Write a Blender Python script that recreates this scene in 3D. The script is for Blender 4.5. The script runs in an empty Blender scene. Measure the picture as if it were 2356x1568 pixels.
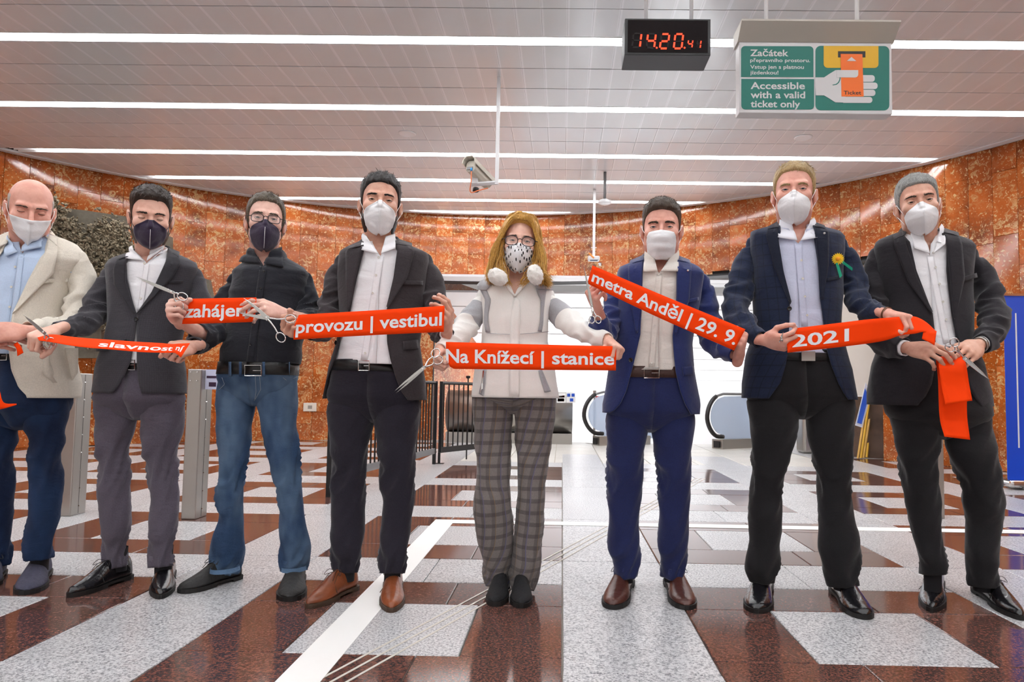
import bpy, bmesh, math, random
import numpy as np
from mathutils import Vector, Matrix, noise as mnoise
from mathutils.bvhtree import BVHTree

rnd = random.Random(7)
PI = math.pi
scene = bpy.context.scene
COL = scene.collection

# ------------------------------------------------------------------ camera
F_PX, CX, CY = 1600.0, 1273.2, 804.6
YAW, PITCH, ROLL, CAM_H = .0134, .0601, .0155, .92
def cam_axes():
    cy, sy = math.cos(YAW), math.sin(YAW)
    f = Vector((-sy, cy, 0)); r = Vector((cy, sy, 0)); u = Vector((0, 0, 1))
    cp, sp = math.cos(PITCH), math.sin(PITCH)
    f, u = f*cp + u*sp, u*cp - f*sp
    cr, sr = math.cos(ROLL), math.sin(ROLL)
    return r*cr + u*sr, u*cr - r*sr, f
AX_R, AX_U, AX_F = cam_axes()
EYE = Vector((0, 0, CAM_H))
cam_d = bpy.data.cameras.new('camera'); cam = bpy.data.objects.new('camera', cam_d); COL.objects.link(cam)
cam_d.sensor_width = 36; cam_d.sensor_fit = 'HORIZONTAL'
cam_d.lens = F_PX/2356*36
cam_d.shift_x = (1178 - CX)/2356; cam_d.shift_y = (CY - 784)/2356
cam_d.clip_start = .05; cam_d.clip_end = 200
cam.matrix_world = Matrix(((AX_R.x, AX_U.x, -AX_F.x, 0), (AX_R.y, AX_U.y, -AX_F.y, 0), (AX_R.z, AX_U.z, -AX_F.z, CAM_H), (0, 0, 0, 1)))
scene.camera = cam
scene.view_settings.view_transform = 'Standard'
scene.view_settings.look = 'None'
scene.view_settings.gamma = 1
scene.view_settings.use_curve_mapping = False
scene.view_settings.exposure = 0.34
LAMP_W = 14.0      # emission of the ceiling tubes
world = bpy.data.worlds.new('hall'); scene.world = world; world.use_nodes = True
world.node_tree.nodes['Background'].inputs[0].default_value = (1, .96, .93, 1)
world.node_tree.nodes['Background'].inputs[1].default_value = .68

def ray(px, py):
    return AX_F + AX_R*((px - CX)/F_PX) - AX_U*((py - CY)/F_PX)
def W(px, py, Y):
    d = ray(px, py); return EYE + d*(Y/d.y)
def Wz(px, py, z=0.0):
    d = ray(px, py); return EYE + d*((z - CAM_H)/d.z)

def area(name, loc, target, sx, sy, power, color=(1, 1, 1)):
    l = bpy.data.lights.new(name, 'AREA'); l.shape = 'RECTANGLE'; l.size = sx; l.size_y = sy; l.energy = power; l.color = color
    o = bpy.data.objects.new(name, l); COL.objects.link(o); o.location = loc
    o.rotation_euler = (Vector(target) - Vector(loc)).to_track_quat('-Z', 'Y').to_euler()
    return o
# lamps down in the escalator shaft, lighting its vault
area('shaft_lamp', (1.2, 15.2, -1.3), (1.2, 15.2, 3), 5, 2.2, 270, (.93, .97, 1))

# ------------------------------------------------------------------ materials
MATS = {}
def new_mat(name):
    m = bpy.data.materials.new(name); m.use_nodes = True
    nt = m.node_tree; b = nt.nodes['Principled BSDF']
    MATS[name] = m
    return m, nt, b
def srgb(r, g, b):
    f = lambda c: (c/12.92 if c <= .04045 else ((c + .055)/1.055)**2.4)
    return (f(r/255), f(g/255), f(b/255), 1)
def node(nt, t, **kw):
    n = nt.nodes.new(t)
    for k, v in kw.items():
        if k.startswith('i_'):
            n.inputs[k[2:].replace('_', ' ')].default_value = v
        else: setattr(n, k, v)
    return n
def ramp(nt, fac, stops, interp='LINEAR'):
    r = nt.nodes.new('ShaderNodeValToRGB'); r.color_ramp.interpolation = interp
    e = r.color_ramp.elements
    while len(e) < len(stops): e.new(.5)
    for i, (p, c) in enumerate(stops): e[i].position = p; e[i].color = c if len(c) == 4 else (*c, 1)
    nt.links.new(fac, r.inputs[0]); return r.outputs[0]
def mix(nt, fac, a, b, mode='MIX'):
    m = nt.nodes.new('ShaderNodeMix'); m.data_type = 'RGBA'; m.blend_type = mode
    for s, v in ((m.inputs[0], fac), (m.inputs[6], a), (m.inputs[7], b)):
        if isinstance(v, (int, float)): s.default_value = v
        elif isinstance(v, tuple): s.default_value = v
        else: nt.links.new(v, s)
    return m.outputs[2]
def bump(nt, b, h, strength, dist=.01):
    n = nt.nodes.new('ShaderNodeBump'); n.inputs['Strength'].default_value = strength; n.inputs['Distance'].default_value = dist
    nt.links.new(h, n.inputs['Height']); nt.links.new(n.outputs[0], b.inputs['Normal'])
def coords(nt, kind='Object', scale=(1, 1, 1), rot=(0, 0, 0)):
    if kind == 'Position': o = nt.nodes.new('ShaderNodeNewGeometry').outputs['Position']
    else: o = nt.nodes.new('ShaderNodeTexCoord').outputs[kind]
    mp = nt.nodes.new('ShaderNodeMapping'); mp.inputs['Scale'].default_value = scale; mp.inputs['Rotation'].default_value = rot
    nt.links.new(o, mp.inputs[0]); return mp.outputs[0]
def noise(nt, vec, scale, detail=3, rough=.55, dist=0):
    n = nt.nodes.new('ShaderNodeTexNoise'); n.inputs['Scale'].default_value = scale; n.inputs['Detail'].default_value = detail
    n.inputs['Roughness'].default_value = rough; n.inputs['Distortion'].default_value = dist
    nt.links.new(vec, n.inputs['Vector']); return n.outputs[0]
def plain(name, col, rough=.5, metal=0, spec=.5, bumpiness=0, bscale=60, emit=None, es=1, coat=0, var=0):
    if name in MATS: return MATS[name]
    m, nt, b = new_mat(name)
    b.inputs['Base Color'].default_value = col; b.inputs['Roughness'].default_value = rough; b.inputs['Metallic'].default_value = metal
    b.inputs['Specular IOR Level'].default_value = spec
    if coat: b.inputs['Coat Weight'].default_value = coat
    v = coords(nt)
    n = noise(nt, v, bscale)
    if bumpiness: bump(nt, b, n, bumpiness)
    if var:
        lo = tuple(c*(1 - var) for c in col[:3]); hi = tuple(min(1, c*(1 + var)) for c in col[:3])
        nt.links.new(ramp(nt, noise(nt, v, bscale*.35), [(.3, lo), (.7, hi)]), b.inputs['Base Color'])
    if emit: b.inputs['Emission Color'].default_value = emit; b.inputs['Emission Strength'].default_value = es
    return m
def add_rand(nt, vec, k=17.0):
    oi = nt.nodes.new('ShaderNodeObjectInfo'); cx = nt.nodes.new('ShaderNodeCombineXYZ')
    mt = nt.nodes.new('ShaderNodeMath'); mt.operation = 'MULTIPLY'; mt.inputs[1].default_value = k
    nt.links.new(oi.outputs['Random'], mt.inputs[0])
    nt.links.new(mt.outputs[0], cx.inputs[0]); nt.links.new(mt.outputs[0], cx.inputs[2])
    a = nt.nodes.new('ShaderNodeVectorMath'); a.operation = 'ADD'; nt.links.new(vec, a.inputs[0]); nt.links.new(cx.outputs[0], a.inputs[1])
    return a.outputs[0], oi.outputs['Random']
def marble(name, dull=0):
    m, nt, b = new_mat(name)
    v, rd = add_rand(nt, coords(nt, 'Position'))
    base = ramp(nt, noise(nt, v, 1.7, 4, .6, .6), [(.28, srgb(104, 50, 18)), (.45, srgb(160, 78, 26)), (.6, srgb(190, 98, 36)), (.78, srgb(206, 130, 74))])
    hue = ramp(nt, rd, [(0, (1, .92, .85, 1)), (.5, (1, 1, 1, 1)), (1, (.82, .8, .72, 1))])
    base = mix(nt, .8, base, hue, 'MULTIPLY')
    veins = ramp(nt, noise(nt, v, 10.5, 3, .62, 1.3), [(.52, (0, 0, 0)), (.57, (1, 1, 1)), (.63, (1, 1, 1)), (.68, (0, 0, 0))])
    patch = ramp(nt, noise(nt, v, 2.1, 2), [(.42, (.08, .08, .08)), (.66, (1, 1, 1))])
    vm = mix(nt, 1.0, veins, patch, 'MULTIPLY')
    col = mix(nt, vm, base, srgb(208, 164, 110))
    blob = ramp(nt, noise(nt, v, 30, 2, .5, .8), [(.61, (0, 0, 0)), (.65, (.9, .9, .9))])
    col = mix(nt, blob, col, srgb(216, 180, 128))
    dark = ramp(nt, noise(nt, v, 5, 4, .7, 2.4), [(.485, (0, 0, 0)), (.5, (.7, .7, .7)), (.515, (0, 0, 0))])
    dpatch = ramp(nt, noise(nt, v, 1.1, 1), [(.5, (0, 0, 0)), (.62, (1, 1, 1))])
    col = mix(nt, mix(nt, 1.0, dark, dpatch, 'MULTIPLY'), col, srgb(88, 78, 52))
    nt.links.new(col, b.inputs['Base Color'])
    b.inputs['Roughness'].default_value = .11 + dull
    b.inputs['Specular IOR Level'].default_value = .55
    bump(nt, b, noise(nt, v, 1.2, 1), .06, .02)
    return m
def granite(name, stops, rough, sc=105):
    m, nt, b = new_mat(name)
    v, rd = add_rand(nt, coords(nt, 'Position'), 5)
    c = ramp(nt, noise(nt, v, sc, 3, .75), stops)
    big = ramp(nt, noise(nt, v, 2.2, 2), [(.3, (.9, .9, .9)), (.7, (1.0, 1.0, 1.0))])
    c = mix(nt, 1.0, c, big, 'MULTIPLY')
    tint = ramp(nt, rd, [(0, (.93, .93, .93, 1)), (1, (1, 1, 1, 1))])
    nt.links.new(mix(nt, 1.0, c, tint, 'MULTIPLY'), b.inputs['Base Color'])
    b.inputs['Roughness'].default_value = rough
    return m
M_MARBLE = marble('orange_marble')
M_MARBLE_DULL = marble('shaft_marble', .06)
M_GREY = granite('grey_granite', [(.33, srgb(92, 92, 97)), (.44, srgb(160, 160, 164)), (.52, srgb(205, 205, 206)), (.66, srgb(228, 227, 227))], .30)
M_RED = granite('red_granite', [(.34, srgb(46, 45, 48)), (.45, srgb(80, 62, 58)), (.54, srgb(112, 72, 62)), (.68, srgb(142, 94, 82))], .10)
M_TACT = granite('pale_paving', [(.35, srgb(196, 192, 184)), (.6, srgb(224, 221, 214))], .4)
M_GROUT = plain('grout', srgb(196, 188, 176), .8)
M_TAPE = plain('white_tape', srgb(244, 243, 240), .45, bumpiness=.05)
M_STEEL = plain('brushed_steel', srgb(176, 172, 166), .32, .9, bumpiness=.02)
M_CHROME = plain('chrome', srgb(214, 212, 210), .12, 1)
M_BLACK = plain('black_paint', srgb(24, 24, 26), .4)
M_RUBBER = plain('black_rubber', srgb(30, 28, 28), .35)
M_WHITE = plain('white_metal', srgb(226, 226, 228), .35)
M_GREYMET = plain('grey_metal', srgb(128, 128, 130), .45, .2)
M_DARK = plain('dark_void', srgb(20, 18, 17), .8)
M_BRONZE = plain('weathered_bronze', srgb(132, 121, 100), .5, .35, bumpiness=.5, bscale=45, var=.45)
M_BRONZE_SLAB = plain('bronze_slab', srgb(104, 97, 84), .55, .35, bumpiness=.1, var=.15)
def ceiling_mat():
    m, nt, b = new_mat('ceiling_panel')
    v = coords(nt, 'Generated')
    sp = nt.nodes.new('ShaderNodeSeparateXYZ'); nt.links.new(v, sp.inputs[0])
    edge = ramp(nt, sp.outputs[0], [(0, srgb(236, 240, 244)), (.07, srgb(236, 240, 244)), (.09, srgb(222, 227, 230)), (.95, srgb(222, 227, 230)), (.97, srgb(236, 240, 244))])
    nt.links.new(edge, b.inputs['Base Color'])
    b.inputs['Roughness'].default_value = .23; b.inputs['Metallic'].default_value = .15
    bump(nt, b, noise(nt, coords(nt, 'Position', (1, .6, 1)), 3.4, 1), .42, .02)
    return m
M_CEIL = ceiling_mat()
def lamp_mat():
    m, nt, b = new_mat('lit_tube')
    b.inputs['Base Color'].default_value = (1, 1, 1, 1)
    b.inputs['Emission Color'].default_value = (.96, .98, 1, 1); b.inputs['Emission Strength'].default_value = LAMP_W
    return m
M_LAMP = lamp_mat()
M_REFL = plain('lamp_reflector', srgb(244, 244, 244), .3)
def glass_mat(name, col=(.9, .96, 1, 1), rough=.02, alpha=.25):
    m, nt, b = new_mat(name)
    b.inputs['Base Color'].default_value = col; b.inputs['Roughness'].default_value = rough
    b.inputs['Alpha'].default_value = alpha; b.inputs['Specular IOR Level'].default_value = .6
    return m
M_GLASS = glass_mat('balustrade_glass', srgb(196, 214, 238), .08, .72)
M_LENS = glass_mat('lens_glass', (1, 1, 1, 1), .02, .12)
def flat(name, col, rough=.5): return plain(name, col, rough)

# ------------------------------------------------------------------ mesh helpers
def base_of(p):
    v = Vector((0, 0, 0))
    while p is not None: v = v + p.location; p = p.parent
    return v
def smooth(me, angle=None):
    me.polygons.foreach_set('use_smooth', [True]*len(me.polygons))
    if angle: me.set_sharp_from_angle(angle=math.radians(angle))
def mk(name, verts, faces, mat, parent=None, origin=None, sm=True, angle=None, uv=None):
    """verts are world points; origin = the object's own location (its parent's otherwise)."""
    off = base_of(parent)
    o_loc = Vector(origin) if origin is not None else off
    v = np.asarray([tuple(p) for p in verts], dtype=float).reshape(-1, 3) - np.array(o_loc)
    me = bpy.data.meshes.new(name); me.from_pydata(v.tolist(), [], faces if isinstance(faces, list) else faces.tolist())
    if mat is not None:
        for mm in (mat if isinstance(mat, (list, tuple)) else [mat]): me.materials.append(mm)
    if uv is not None:
        ul = me.uv_layers.new(name='UVMap')
        li = np.zeros(len(me.loops), dtype=np.int32); me.loops.foreach_get('vertex_index', li)
        ul.data.foreach_set('uv', np.asarray(uv, dtype=np.float32)[li].ravel())
    if sm: smooth(me, angle)
    o = bpy.data.objects.new(name, me); COL.objects.link(o)
    o.parent = parent; o.location = o_loc - off
    return o
def empty(name, loc, parent=None):
    o = bpy.data.objects.new(name, None); COL.objects.link(o); o.location = loc; o.empty_display_size = .1; o.parent = parent
    return o
def tag(o, label=None, cat=None, group=None, kind=None):
    if label: o['label'] = label
    if cat: o['category'] = cat
    if group: o['group'] = group
    if kind: o['kind'] = kind
    return o
class MB:
    def __init__(s): s.v = []; s.f = []
    def add(s, v, f):
        n = len(s.v); s.v += [tuple(p) for p in v]; s.f += [tuple(i + n for i in q) for q in f]
    def box(s, c, d, rot=None):
        hx, hy, hz = d[0]/2, d[1]/2, d[2]/2
        v = [Vector((x, y, z)) for x in (-hx, hx) for y in (-hy, hy) for z in (-hz, hz)]
        if rot is not None: v = [rot @ p for p in v]
        s.add([Vector(c) + p for p in v], [(0, 1, 3, 2), (4, 6, 7, 5), (0, 4, 5, 1), (2, 3, 7, 6), (0, 2, 6, 4), (1, 5, 7, 3)]); return s
    def bbox(s, a, b): return s.box([(a[i] + b[i])/2 for i in range(3)], [abs(a[i] - b[i]) for i in range(3)])
    def tube(s, pts, r, n=8, cap=True, closed=False):
        pts = [Vector(p) for p in pts]; rs = r if isinstance(r, (list, tuple)) else [r]*len(pts)
        m = len(pts); up = None; start = len(s.v); rings = []
        for i in range(m):
            a = pts[i - 1] if (i or closed) else pts[0]; b = pts[(i + 1) % m] if (closed or i < m - 1) else pts[-1]
            t = (b - a).normalized() if (b - a).length > 1e-9 else Vector((0, 0, 1))
            if up is None:
                up = Vector((0, 0, 1)) if abs(t.z) < .9 else Vector((1, 0, 0))
            up = (up - t*up.dot(t)).normalized(); sd = t.cross(up)
            s.v += [tuple(pts[i] + (up*math.cos(2*PI*k/n) + sd*math.sin(2*PI*k/n))*rs[i]) for k in range(n)]
        for i in range(m if closed else m - 1):
            A = start + i*n; B = start + ((i + 1) % m)*n
            for k in range(n): s.f.append((A + k, A + (k + 1) % n, B + (k + 1) % n, B + k))
        if cap and not closed:
            s.f.append(tuple(start + k for k in range(n))[::-1]); s.f.append(tuple(start + (m - 1)*n + k for k in range(n)))
        return s
    def lathe(s, c, prof, n=16, axis='Z'):
        st = len(s.v)
        for r, z in prof:
            for k in range(n):
                a = 2*PI*k/n
                p = (r*math.cos(a), r*math.sin(a), z)
                if axis == 'Y': p = (p[0], -p[2], p[1])
                s.v.append(tuple(Vector(c) + Vector(p)))
        for i in range(len(prof) - 1):
            for k in range(n): s.f.append((st + i*n + k, st + i*n + (k + 1) % n, st + (i + 1)*n + (k + 1) % n, st + (i + 1)*n + k))
        s.f.append(tuple(st + k for k in range(n))[::-1]); s.f.append(tuple(st + (len(prof) - 1)*n + k for k in range(n)))
        return s
    def prism(s, poly, d):
        """poly: list of world points (planar), extruded by vector d"""
        n = len(poly); d = Vector(d)
        s.add([Vector(p) for p in poly] + [Vector(p) + d for p in poly], [tuple(range(n)), tuple(range(2*n - 1, n - 1, -1))] + [(i, i + n, (i + 1) % n + n, (i + 1) % n) for i in range(n)])
        return s
    def build(s, name, mat, parent=None, sm=False, origin=None, angle=None):
        o = mk(name, s.v, s.f, mat, parent, origin, sm, angle)
        bm = bmesh.new(); bm.from_mesh(o.data); bmesh.ops.recalc_face_normals(bm, faces=bm.faces); bm.to_mesh(o.data); bm.free()
        return o
def bevel(o, w=.004, seg=2):
    m = o.modifiers.new('bevel', 'BEVEL'); m.width = w; m.segments = seg; m.limit_method = 'ANGLE'; return o
def thick(o, t, off=0):
    m = o.modifiers.new('thickness', 'SOLIDIFY'); m.thickness = t; m.offset = off; return o
def catmull(pts, n):
    """smooth n samples through control tuples of any length"""
    P = np.asarray(pts, dtype=float); m = len(P)
    if m == 2: return [tuple(P[0]*(1 - t) + P[1]*t) for t in np.linspace(0, 1, n)]
    seg = np.linalg.norm(np.diff(P[:, :3], axis=0), axis=1)**.5; T = np.concatenate([[0], np.cumsum(seg + 1e-6)])
    out = []
    D = np.zeros_like(P)
    for i in range(m):
        a = max(i - 1, 0); b = min(i + 1, m - 1); D[i] = (P[b] - P[a])/(T[b] - T[a])
    for t in np.linspace(0, T[-1], n):
        i = min(np.searchsorted(T, t, 'right') - 1, m - 2); h = T[i + 1] - T[i]; u = (t - T[i])/h
        out.append(tuple((2*u**3 - 3*u**2 + 1)*P[i] + (u**3 - 2*u**2 + u)*h*D[i] + (-2*u**3 + 3*u**2)*P[i + 1] + (u**3 - u**2)*h*D[i + 1]))
    return out
_font_cache = {}
def text2d(body, bold=.012):
    """letters as flat polygons, normalised to x 0..1 over the width; y in units of the cap height"""
    key = (body, bold)
    if key in _font_cache: return _font_cache[key]
    def grab(s, bo):
        c = bpy.data.curves.new('t', 'FONT'); c.body = s; c.offset = bo
        c.resolution_u = 3
        o = bpy.data.objects.new('t', c); COL.objects.link(o); me = o.to_mesh()
        v = np.array([tuple(q.co)[:2] for q in me.vertices]); f = [tuple(p.vertices) for p in me.polygons]
        o.to_mesh_clear(); bpy.data.objects.remove(o); bpy.data.curves.remove(c); return v, f
    hv, _ = grab('H', bold); cap = hv[:, 1].max()
    v, f = grab(body, bold)
    w = v[:, 0].max() - v[:, 0].min()
    v = np.stack([(v[:, 0] - v[:, 0].min())/w, v[:, 1]/cap], 1)
    _font_cache[key] = (v, f); return v, f
# ================================================================== THE SETTING
CC = Vector((-1.4, 4.55, 0)); RAD = 8.3; ZC = 4.2; Z_LINTEL = 2.97
ANG_L, ANG_R = math.radians(152), math.radians(14)
def on_circle(px, py=700):
    d = ray(px, py); d = Vector((d.x, d.y)); c = Vector((CC.x, CC.y))
    A = d.dot(d); B = -2*d.dot(c); C = c.dot(c) - RAD*RAD
    t = (-B + math.sqrt(B*B - 4*A*C))/(2*A); return math.atan2(d.y*t - c.y, d.x*t - c.x)
A_OPL, A_OPR = on_circle(1000), on_circle(2050)
def arc(a, r=RAD, z=0): return Vector((CC.x + r*math.cos(a), CC.y + r*math.sin(a), z))

# --- floor: rows and columns of stone, each tile its own object
XK = [.015, .54]
fl = MB().bbox((-11, -5, -.12), (9.5, 13.0, -.012)).build('floor', M_GROUT); tag(fl, kind='structure')
cubes = {}
def slab_mesh(w, d, h, mat, b=.003):
    key = (round(w, 3), round(d, 3), round(h, 3), mat.name)
    if key in cubes: return cubes[key]
    x, y = w/2, d/2
    v = [(-x, -y, -h), (x, -y, -h), (x, y, -h), (-x, y, -h), (-x, -y, -b), (x, -y, -b), (x, y, -b), (-x, y, -b), (-x + b, -y + b, 0), (x - b, -y + b, 0), (x - b, y - b, 0), (-x + b, y - b, 0)]
    f = [(0, 1, 5, 4), (1, 2, 6, 5), (2, 3, 7, 6), (3, 0, 4, 7), (4, 5, 9, 8), (5, 6, 10, 9), (6, 7, 11, 10), (7, 4, 8, 11), (8, 9, 10, 11)]
    me = bpy.data.meshes.new('tile'); me.from_pydata(v, [], f); me.materials.append(mat); cubes[key] = me; return me
tiles_out = []
def tile(x0, x1, y0, y1, mat):
    g = .0022
    tiles_out.append((x0 + g, x1 - g, y0 + g, y1 - g, mat))
# period in depth 1.85: mixed .56, red .34, grey .47, red .35 ... measured boundaries
rows = [(-4.25, -3.9, 'r'), (-3.9, -3.34, 'm'), (-3.34, -3.0, 'r'), (-3.0, -2.53, 'g'), (-2.53, -2.18, 'r'), (-2.18, -1.62, 'm'), (-1.62, -1.28, 'r'), (-1.28, -.81, 'g'),
        (-.81, -.46, 'r'), (-.46, .1, 'm'), (.1, .44, 'r'), (.44, .91, 'g'), (.91, 1.23, 'r1'), (1.23, 1.79, 'm'), (1.79, 2.12, 'rA'), (2.12, 2.13, 'x'),
        (2.13, 2.47, 'rB'), (2.47, 3.05, 'm'), (3.05, 3.39, 'rC'), (3.39, 3.86, 'g'), (3.86, 4.20, 'rC2'), (4.20, 4.78, 'm2'), (4.78, 5.11, 'rD'), (5.11, 5.58, 'g'),
        (5.58, 5.89, 'rD'), (5.89, 6.48, 'm3'), (6.48, 6.82, 'rC'), (6.82, 7.35, 'g'), (7.35, 7.68, 'rC'), (7.68, 8.28, 'm3'), (8.28, 8.62, 'rD'), (8.62, 9.15, 'g'),
        (9.15, 9.5, 'rD'), (9.5, 10.1, 'm3'), (10.1, 10.45, 'rC'), (10.45, 10.95, 'g'), (10.95, 11.3, 'rC'), (11.3, 11.9, 'm3'), (11.9, 12.25, 'rD'), (12.25, 12.9, 'g')]
PER = 1.99 - .015          # strip + block width on the right side of the middle strip
cols = []
k = 0
xs = .54
while xs < 9: cols.append((xs, xs + 1.335, 1)); xs += 1.335 + .52
xs = .015
while xs > -10.5: cols.append((xs - 1.345, xs, -1)); xs -= 1.345 + .52
strips = [(.015, .54)]
for (a, b, s) in cols: strips.append((b, b + .52) if s > 0 else (a - .52, a))
def inside(x, y): return (x - CC.x)**2 + (y - CC.y)**2 < (RAD - .02)**2 or y < 4.5 or (A_OPR < math.atan2(y - CC.y, x - CC.x) < A_OPL)
for (y0, y1, kd) in rows:
    if kd == 'x' or y1 - y0 < .05: continue
    for (a, b, s) in cols:
        if not inside((a + b)/2, y0 + .1) and not inside(a if abs(a) < abs(b) else b, y0): continue
        if y0 > 9.1 and -1.4 < (a + b)/2 < 3.6: continue
        t = lambda u: (a + u) if s > 0 else (b - u)
        def put(u0, u1, m):
            p, q = t(u0), t(u1); tile(min(p, q), max(p, q), y0, y1, m)
        if kd == 'g': put(0, .67, M_GREY); put(.67, b - a, M_GREY)
        elif kd.startswith('m'):
            e = {'m': (.36, .98), 'm2': (.37, .97), 'm3': (.33, .93)}[kd]
            put(0, e[0], M_RED); put(e[0], e[1], M_GREY); put(e[1], b - a, M_RED)
        else:
            j = {'rB': .51, 'rD': .79}.get(kd, .83 if s > 0 else .50)
            put(0, j, M_RED); put(j, b - a, M_RED)
yj = [-4.25 + 1.6*i + (.0 if True else 0) for i in range(14)]
yj = [-4.08, -2.48, -.88, .72, 2.345, 3.86, 5.11, 6.82, 8.6, 10.4, 11.9, 12.9]
for si, (a, b) in enumerate(strips):
    for i in range(len(yj) - 1):
        mx, my = (a + b)/2, yj[i] + .2
        if not inside(mx, my): continue
        if my > 8.9 and -1.4 < mx < 3.6: continue
        tile(a, b, yj[i], yj[i + 1], M_GREY)
# pale paving in front of the escalators
xx = -1.33
while xx < 3.6:
    yy = 9.15
    while yy < 12.9:
        tile(xx, min(xx + .62, 3.74), yy, min(yy + .62, 12.9), M_TACT); yy += .625
    xx += .625
def size_seen(t): return (t[1] - t[0])*(t[3] - t[2])/max(t[2] - .2, .7)**3 if t[2] > 1.5 else 1e-6
def in_view(t): return t[3] > 2.1 and -0.92*t[3] - .3 < t[1] and t[0] < .78*t[3] + .3
vis = [t for t in tiles_out if in_view(t)]; hid = [t for t in tiles_out if not in_view(t)]
vis.sort(key=size_seen, reverse=True)
for t in vis[:300]:
    me = slab_mesh(t[1] - t[0], t[3] - t[2], .012, t[4])
    o = bpy.data.objects.new('floor_tile', me); COL.objects.link(o); o.parent = fl
    o.location = ((t[0] + t[1])/2, (t[2] + t[3])/2, rnd.uniform(-.0004, .0004))
rest = vis[300:] + hid
mb = MB(); mi = []
mats = [M_GREY, M_RED, M_TACT]
for t in rest:
    n = len(mb.f); mb.bbox((t[0], t[2], -.012), (t[1], t[3], 0)); mi += [mats.index(t[4])]*(len(mb.f) - n)
o = mb.build('floor_tiles', mats, fl); o.data.polygons.foreach_set('material_index', mi); tag(o, kind='stuff')

# --- back wall: curved, marble slabs in columns, with an opening to the escalators
bw = MB(); n = 80
for i in range(n):
    a0 = ANG_R + (ANG_L - ANG_R)*i/n; a1 = ANG_R + (ANG_L - ANG_R)*(i + 1)/n; am = (a0 + a1)/2
    z0 = Z_LINTEL if A_OPR < am < A_OPL else 0
    p = [arc(a0, RAD + .03, z0), arc(a1, RAD + .03, z0), arc(a1, RAD + .3, z0), arc(a0, RAD + .3, z0)]
    bw.prism(p, (0, 0, ZC + .1 - z0))
wall = bw.build('wall_back', M_DARK); tag(wall, kind='structure')
PW = .30; slab_cache = {}
def slab(a, z0, z1, name='marble_slab'):
    w = 2*RAD*math.sin(PW/RAD/2) - .003; h = z1 - z0 - .003
    key = round(h, 2)
    if key not in slab_cache:
        b = .002; x, y = w/2, h/2; d = .03
        v = [(-x, d, -y), (x, d, -y), (x, d, y), (-x, d, y), (-x, b, -y), (x, b, -y), (x, b, y), (-x, b, y), (-x + b, 0, -y + b), (x - b, 0, -y + b), (x - b, 0, y - b), (-x + b, 0, y - b)]
        f = [(0, 1, 5, 4), (1, 2, 6, 5), (2, 3, 7, 6), (3, 0, 4, 7), (4, 5, 9, 8), (5, 6, 10, 9), (6, 7, 11, 10), (7, 4, 8, 11), (8, 9, 10, 11)]
        me = bpy.data.meshes.new('marble_slab'); me.from_pydata(v, [], f); me.materials.append(M_MARBLE); slab_cache[key] = me
    o = bpy.data.objects.new(name, slab_cache[key]); COL.objects.link(o); o.parent = wall
    o.location = arc(a, RAD*math.cos(PW/RAD/2) - rnd.uniform(0, .003), (z0 + z1)/2)
    o.rotation_euler = (rnd.gauss(0, .0016), 0, a - PI/2 + rnd.gauss(.004 if a < 1.2 else -.001, .004))
na = int((ANG_L - ANG_R)*RAD/PW)
for i in range(na):
    a = ANG_R + (i + .5)*PW/RAD
    zt = ZC; zs = [ZC]
    first = (.42, .75, .55)[i % 3] if i % 2 else .34
    z = ZC - first
    while z > .25: zs.append(z); z -= .84
    zs.append(0.0)
    lo = Z_LINTEL if A_OPR < a < A_OPL else 0
    for j in range(len(zs) - 1):
        z1, z0 = zs[j], max(zs[j + 1], lo)
        if z1 - z0 > .06: slab(a, z0, z1)
tr = MB()
m = 40
for i in range(m):
    a0 = A_OPR + (A_OPL - A_OPR)*i/m; a1 = A_OPR + (A_OPL - A_OPR)*(i + 1)/m
    tr.prism([arc(a0, RAD - .005, Z_LINTEL - .03), arc(a1, RAD - .005, Z_LINTEL - .03), arc(a1, RAD + .3, Z_LINTEL - .03), arc(a0, RAD + .3, Z_LINTEL - .03)], (0, 0, .028))
tag(tr.build('trim_1', M_BLACK), kind='structure')
cv = MB()
for i in range(90):     # thin shadow gap and light cornice where the wall meets the ceiling
    a0 = ANG_R + (ANG_L - ANG_R)*i/90; a1 = ANG_R + (ANG_L - ANG_R)*(i + 1)/90
    cv.prism([arc(a0, RAD - .16, ZC - .012), arc(a1, RAD - .16, ZC - .012), arc(a1, RAD - .05, ZC - .012), arc(a0, RAD - .05, ZC - .012)], (0, 0, .03))
tag(cv.build('trim_2', M_WHITE), kind='structure')
# side walls and rear of the hall (outside the frame, they close the room)
for nm, a, b in (('wall_left', (-9.1, -5, 0), (-8.9, 8.6, ZC)), ('wall_right', (7.0, -5, 0), (7.2, 6.7, ZC))):
    tag(MB().bbox(a, b).build(nm, M_MARBLE), kind='structure')

# --- ceiling: metal panels between rows of lamps
cl = MB().bbox((-11, -5, ZC + .12), (9.5, 16, ZC + .2)).build('ceiling', M_DARK); tag(cl, kind='structure')
lamp_rows = [6.26, 7.83, 9.43, 10.62, 11.74, 12.53]
near_rows = [4.66, 3.06, 1.46, -.14, -1.74]
all_rows = sorted(near_rows + lamp_rows); LW = .165
edges = []
for i, y in enumerate(all_rows[:-1]):
    a = y + LW; b = all_rows[i + 1]; nb = 3 if b - a > 1.25 else 2
    for k in range(nb): edges.append((a + (b - a)*k/nb, a + (b - a)*(k + 1)/nb))
edges.append((12.53 + LW, 12.53 + LW + .3)); edges.append((-2.2, -1.74)); edges.append((-2.7, -2.2))
PX = .228; pan = []
def circ_x(y):
    if y < 6.5: return -8.85, 6.9
    h = math.sqrt(max((RAD - .1)**2 - (y - CC.y)**2, 0)); return CC.x - h, CC.x + h
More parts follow.
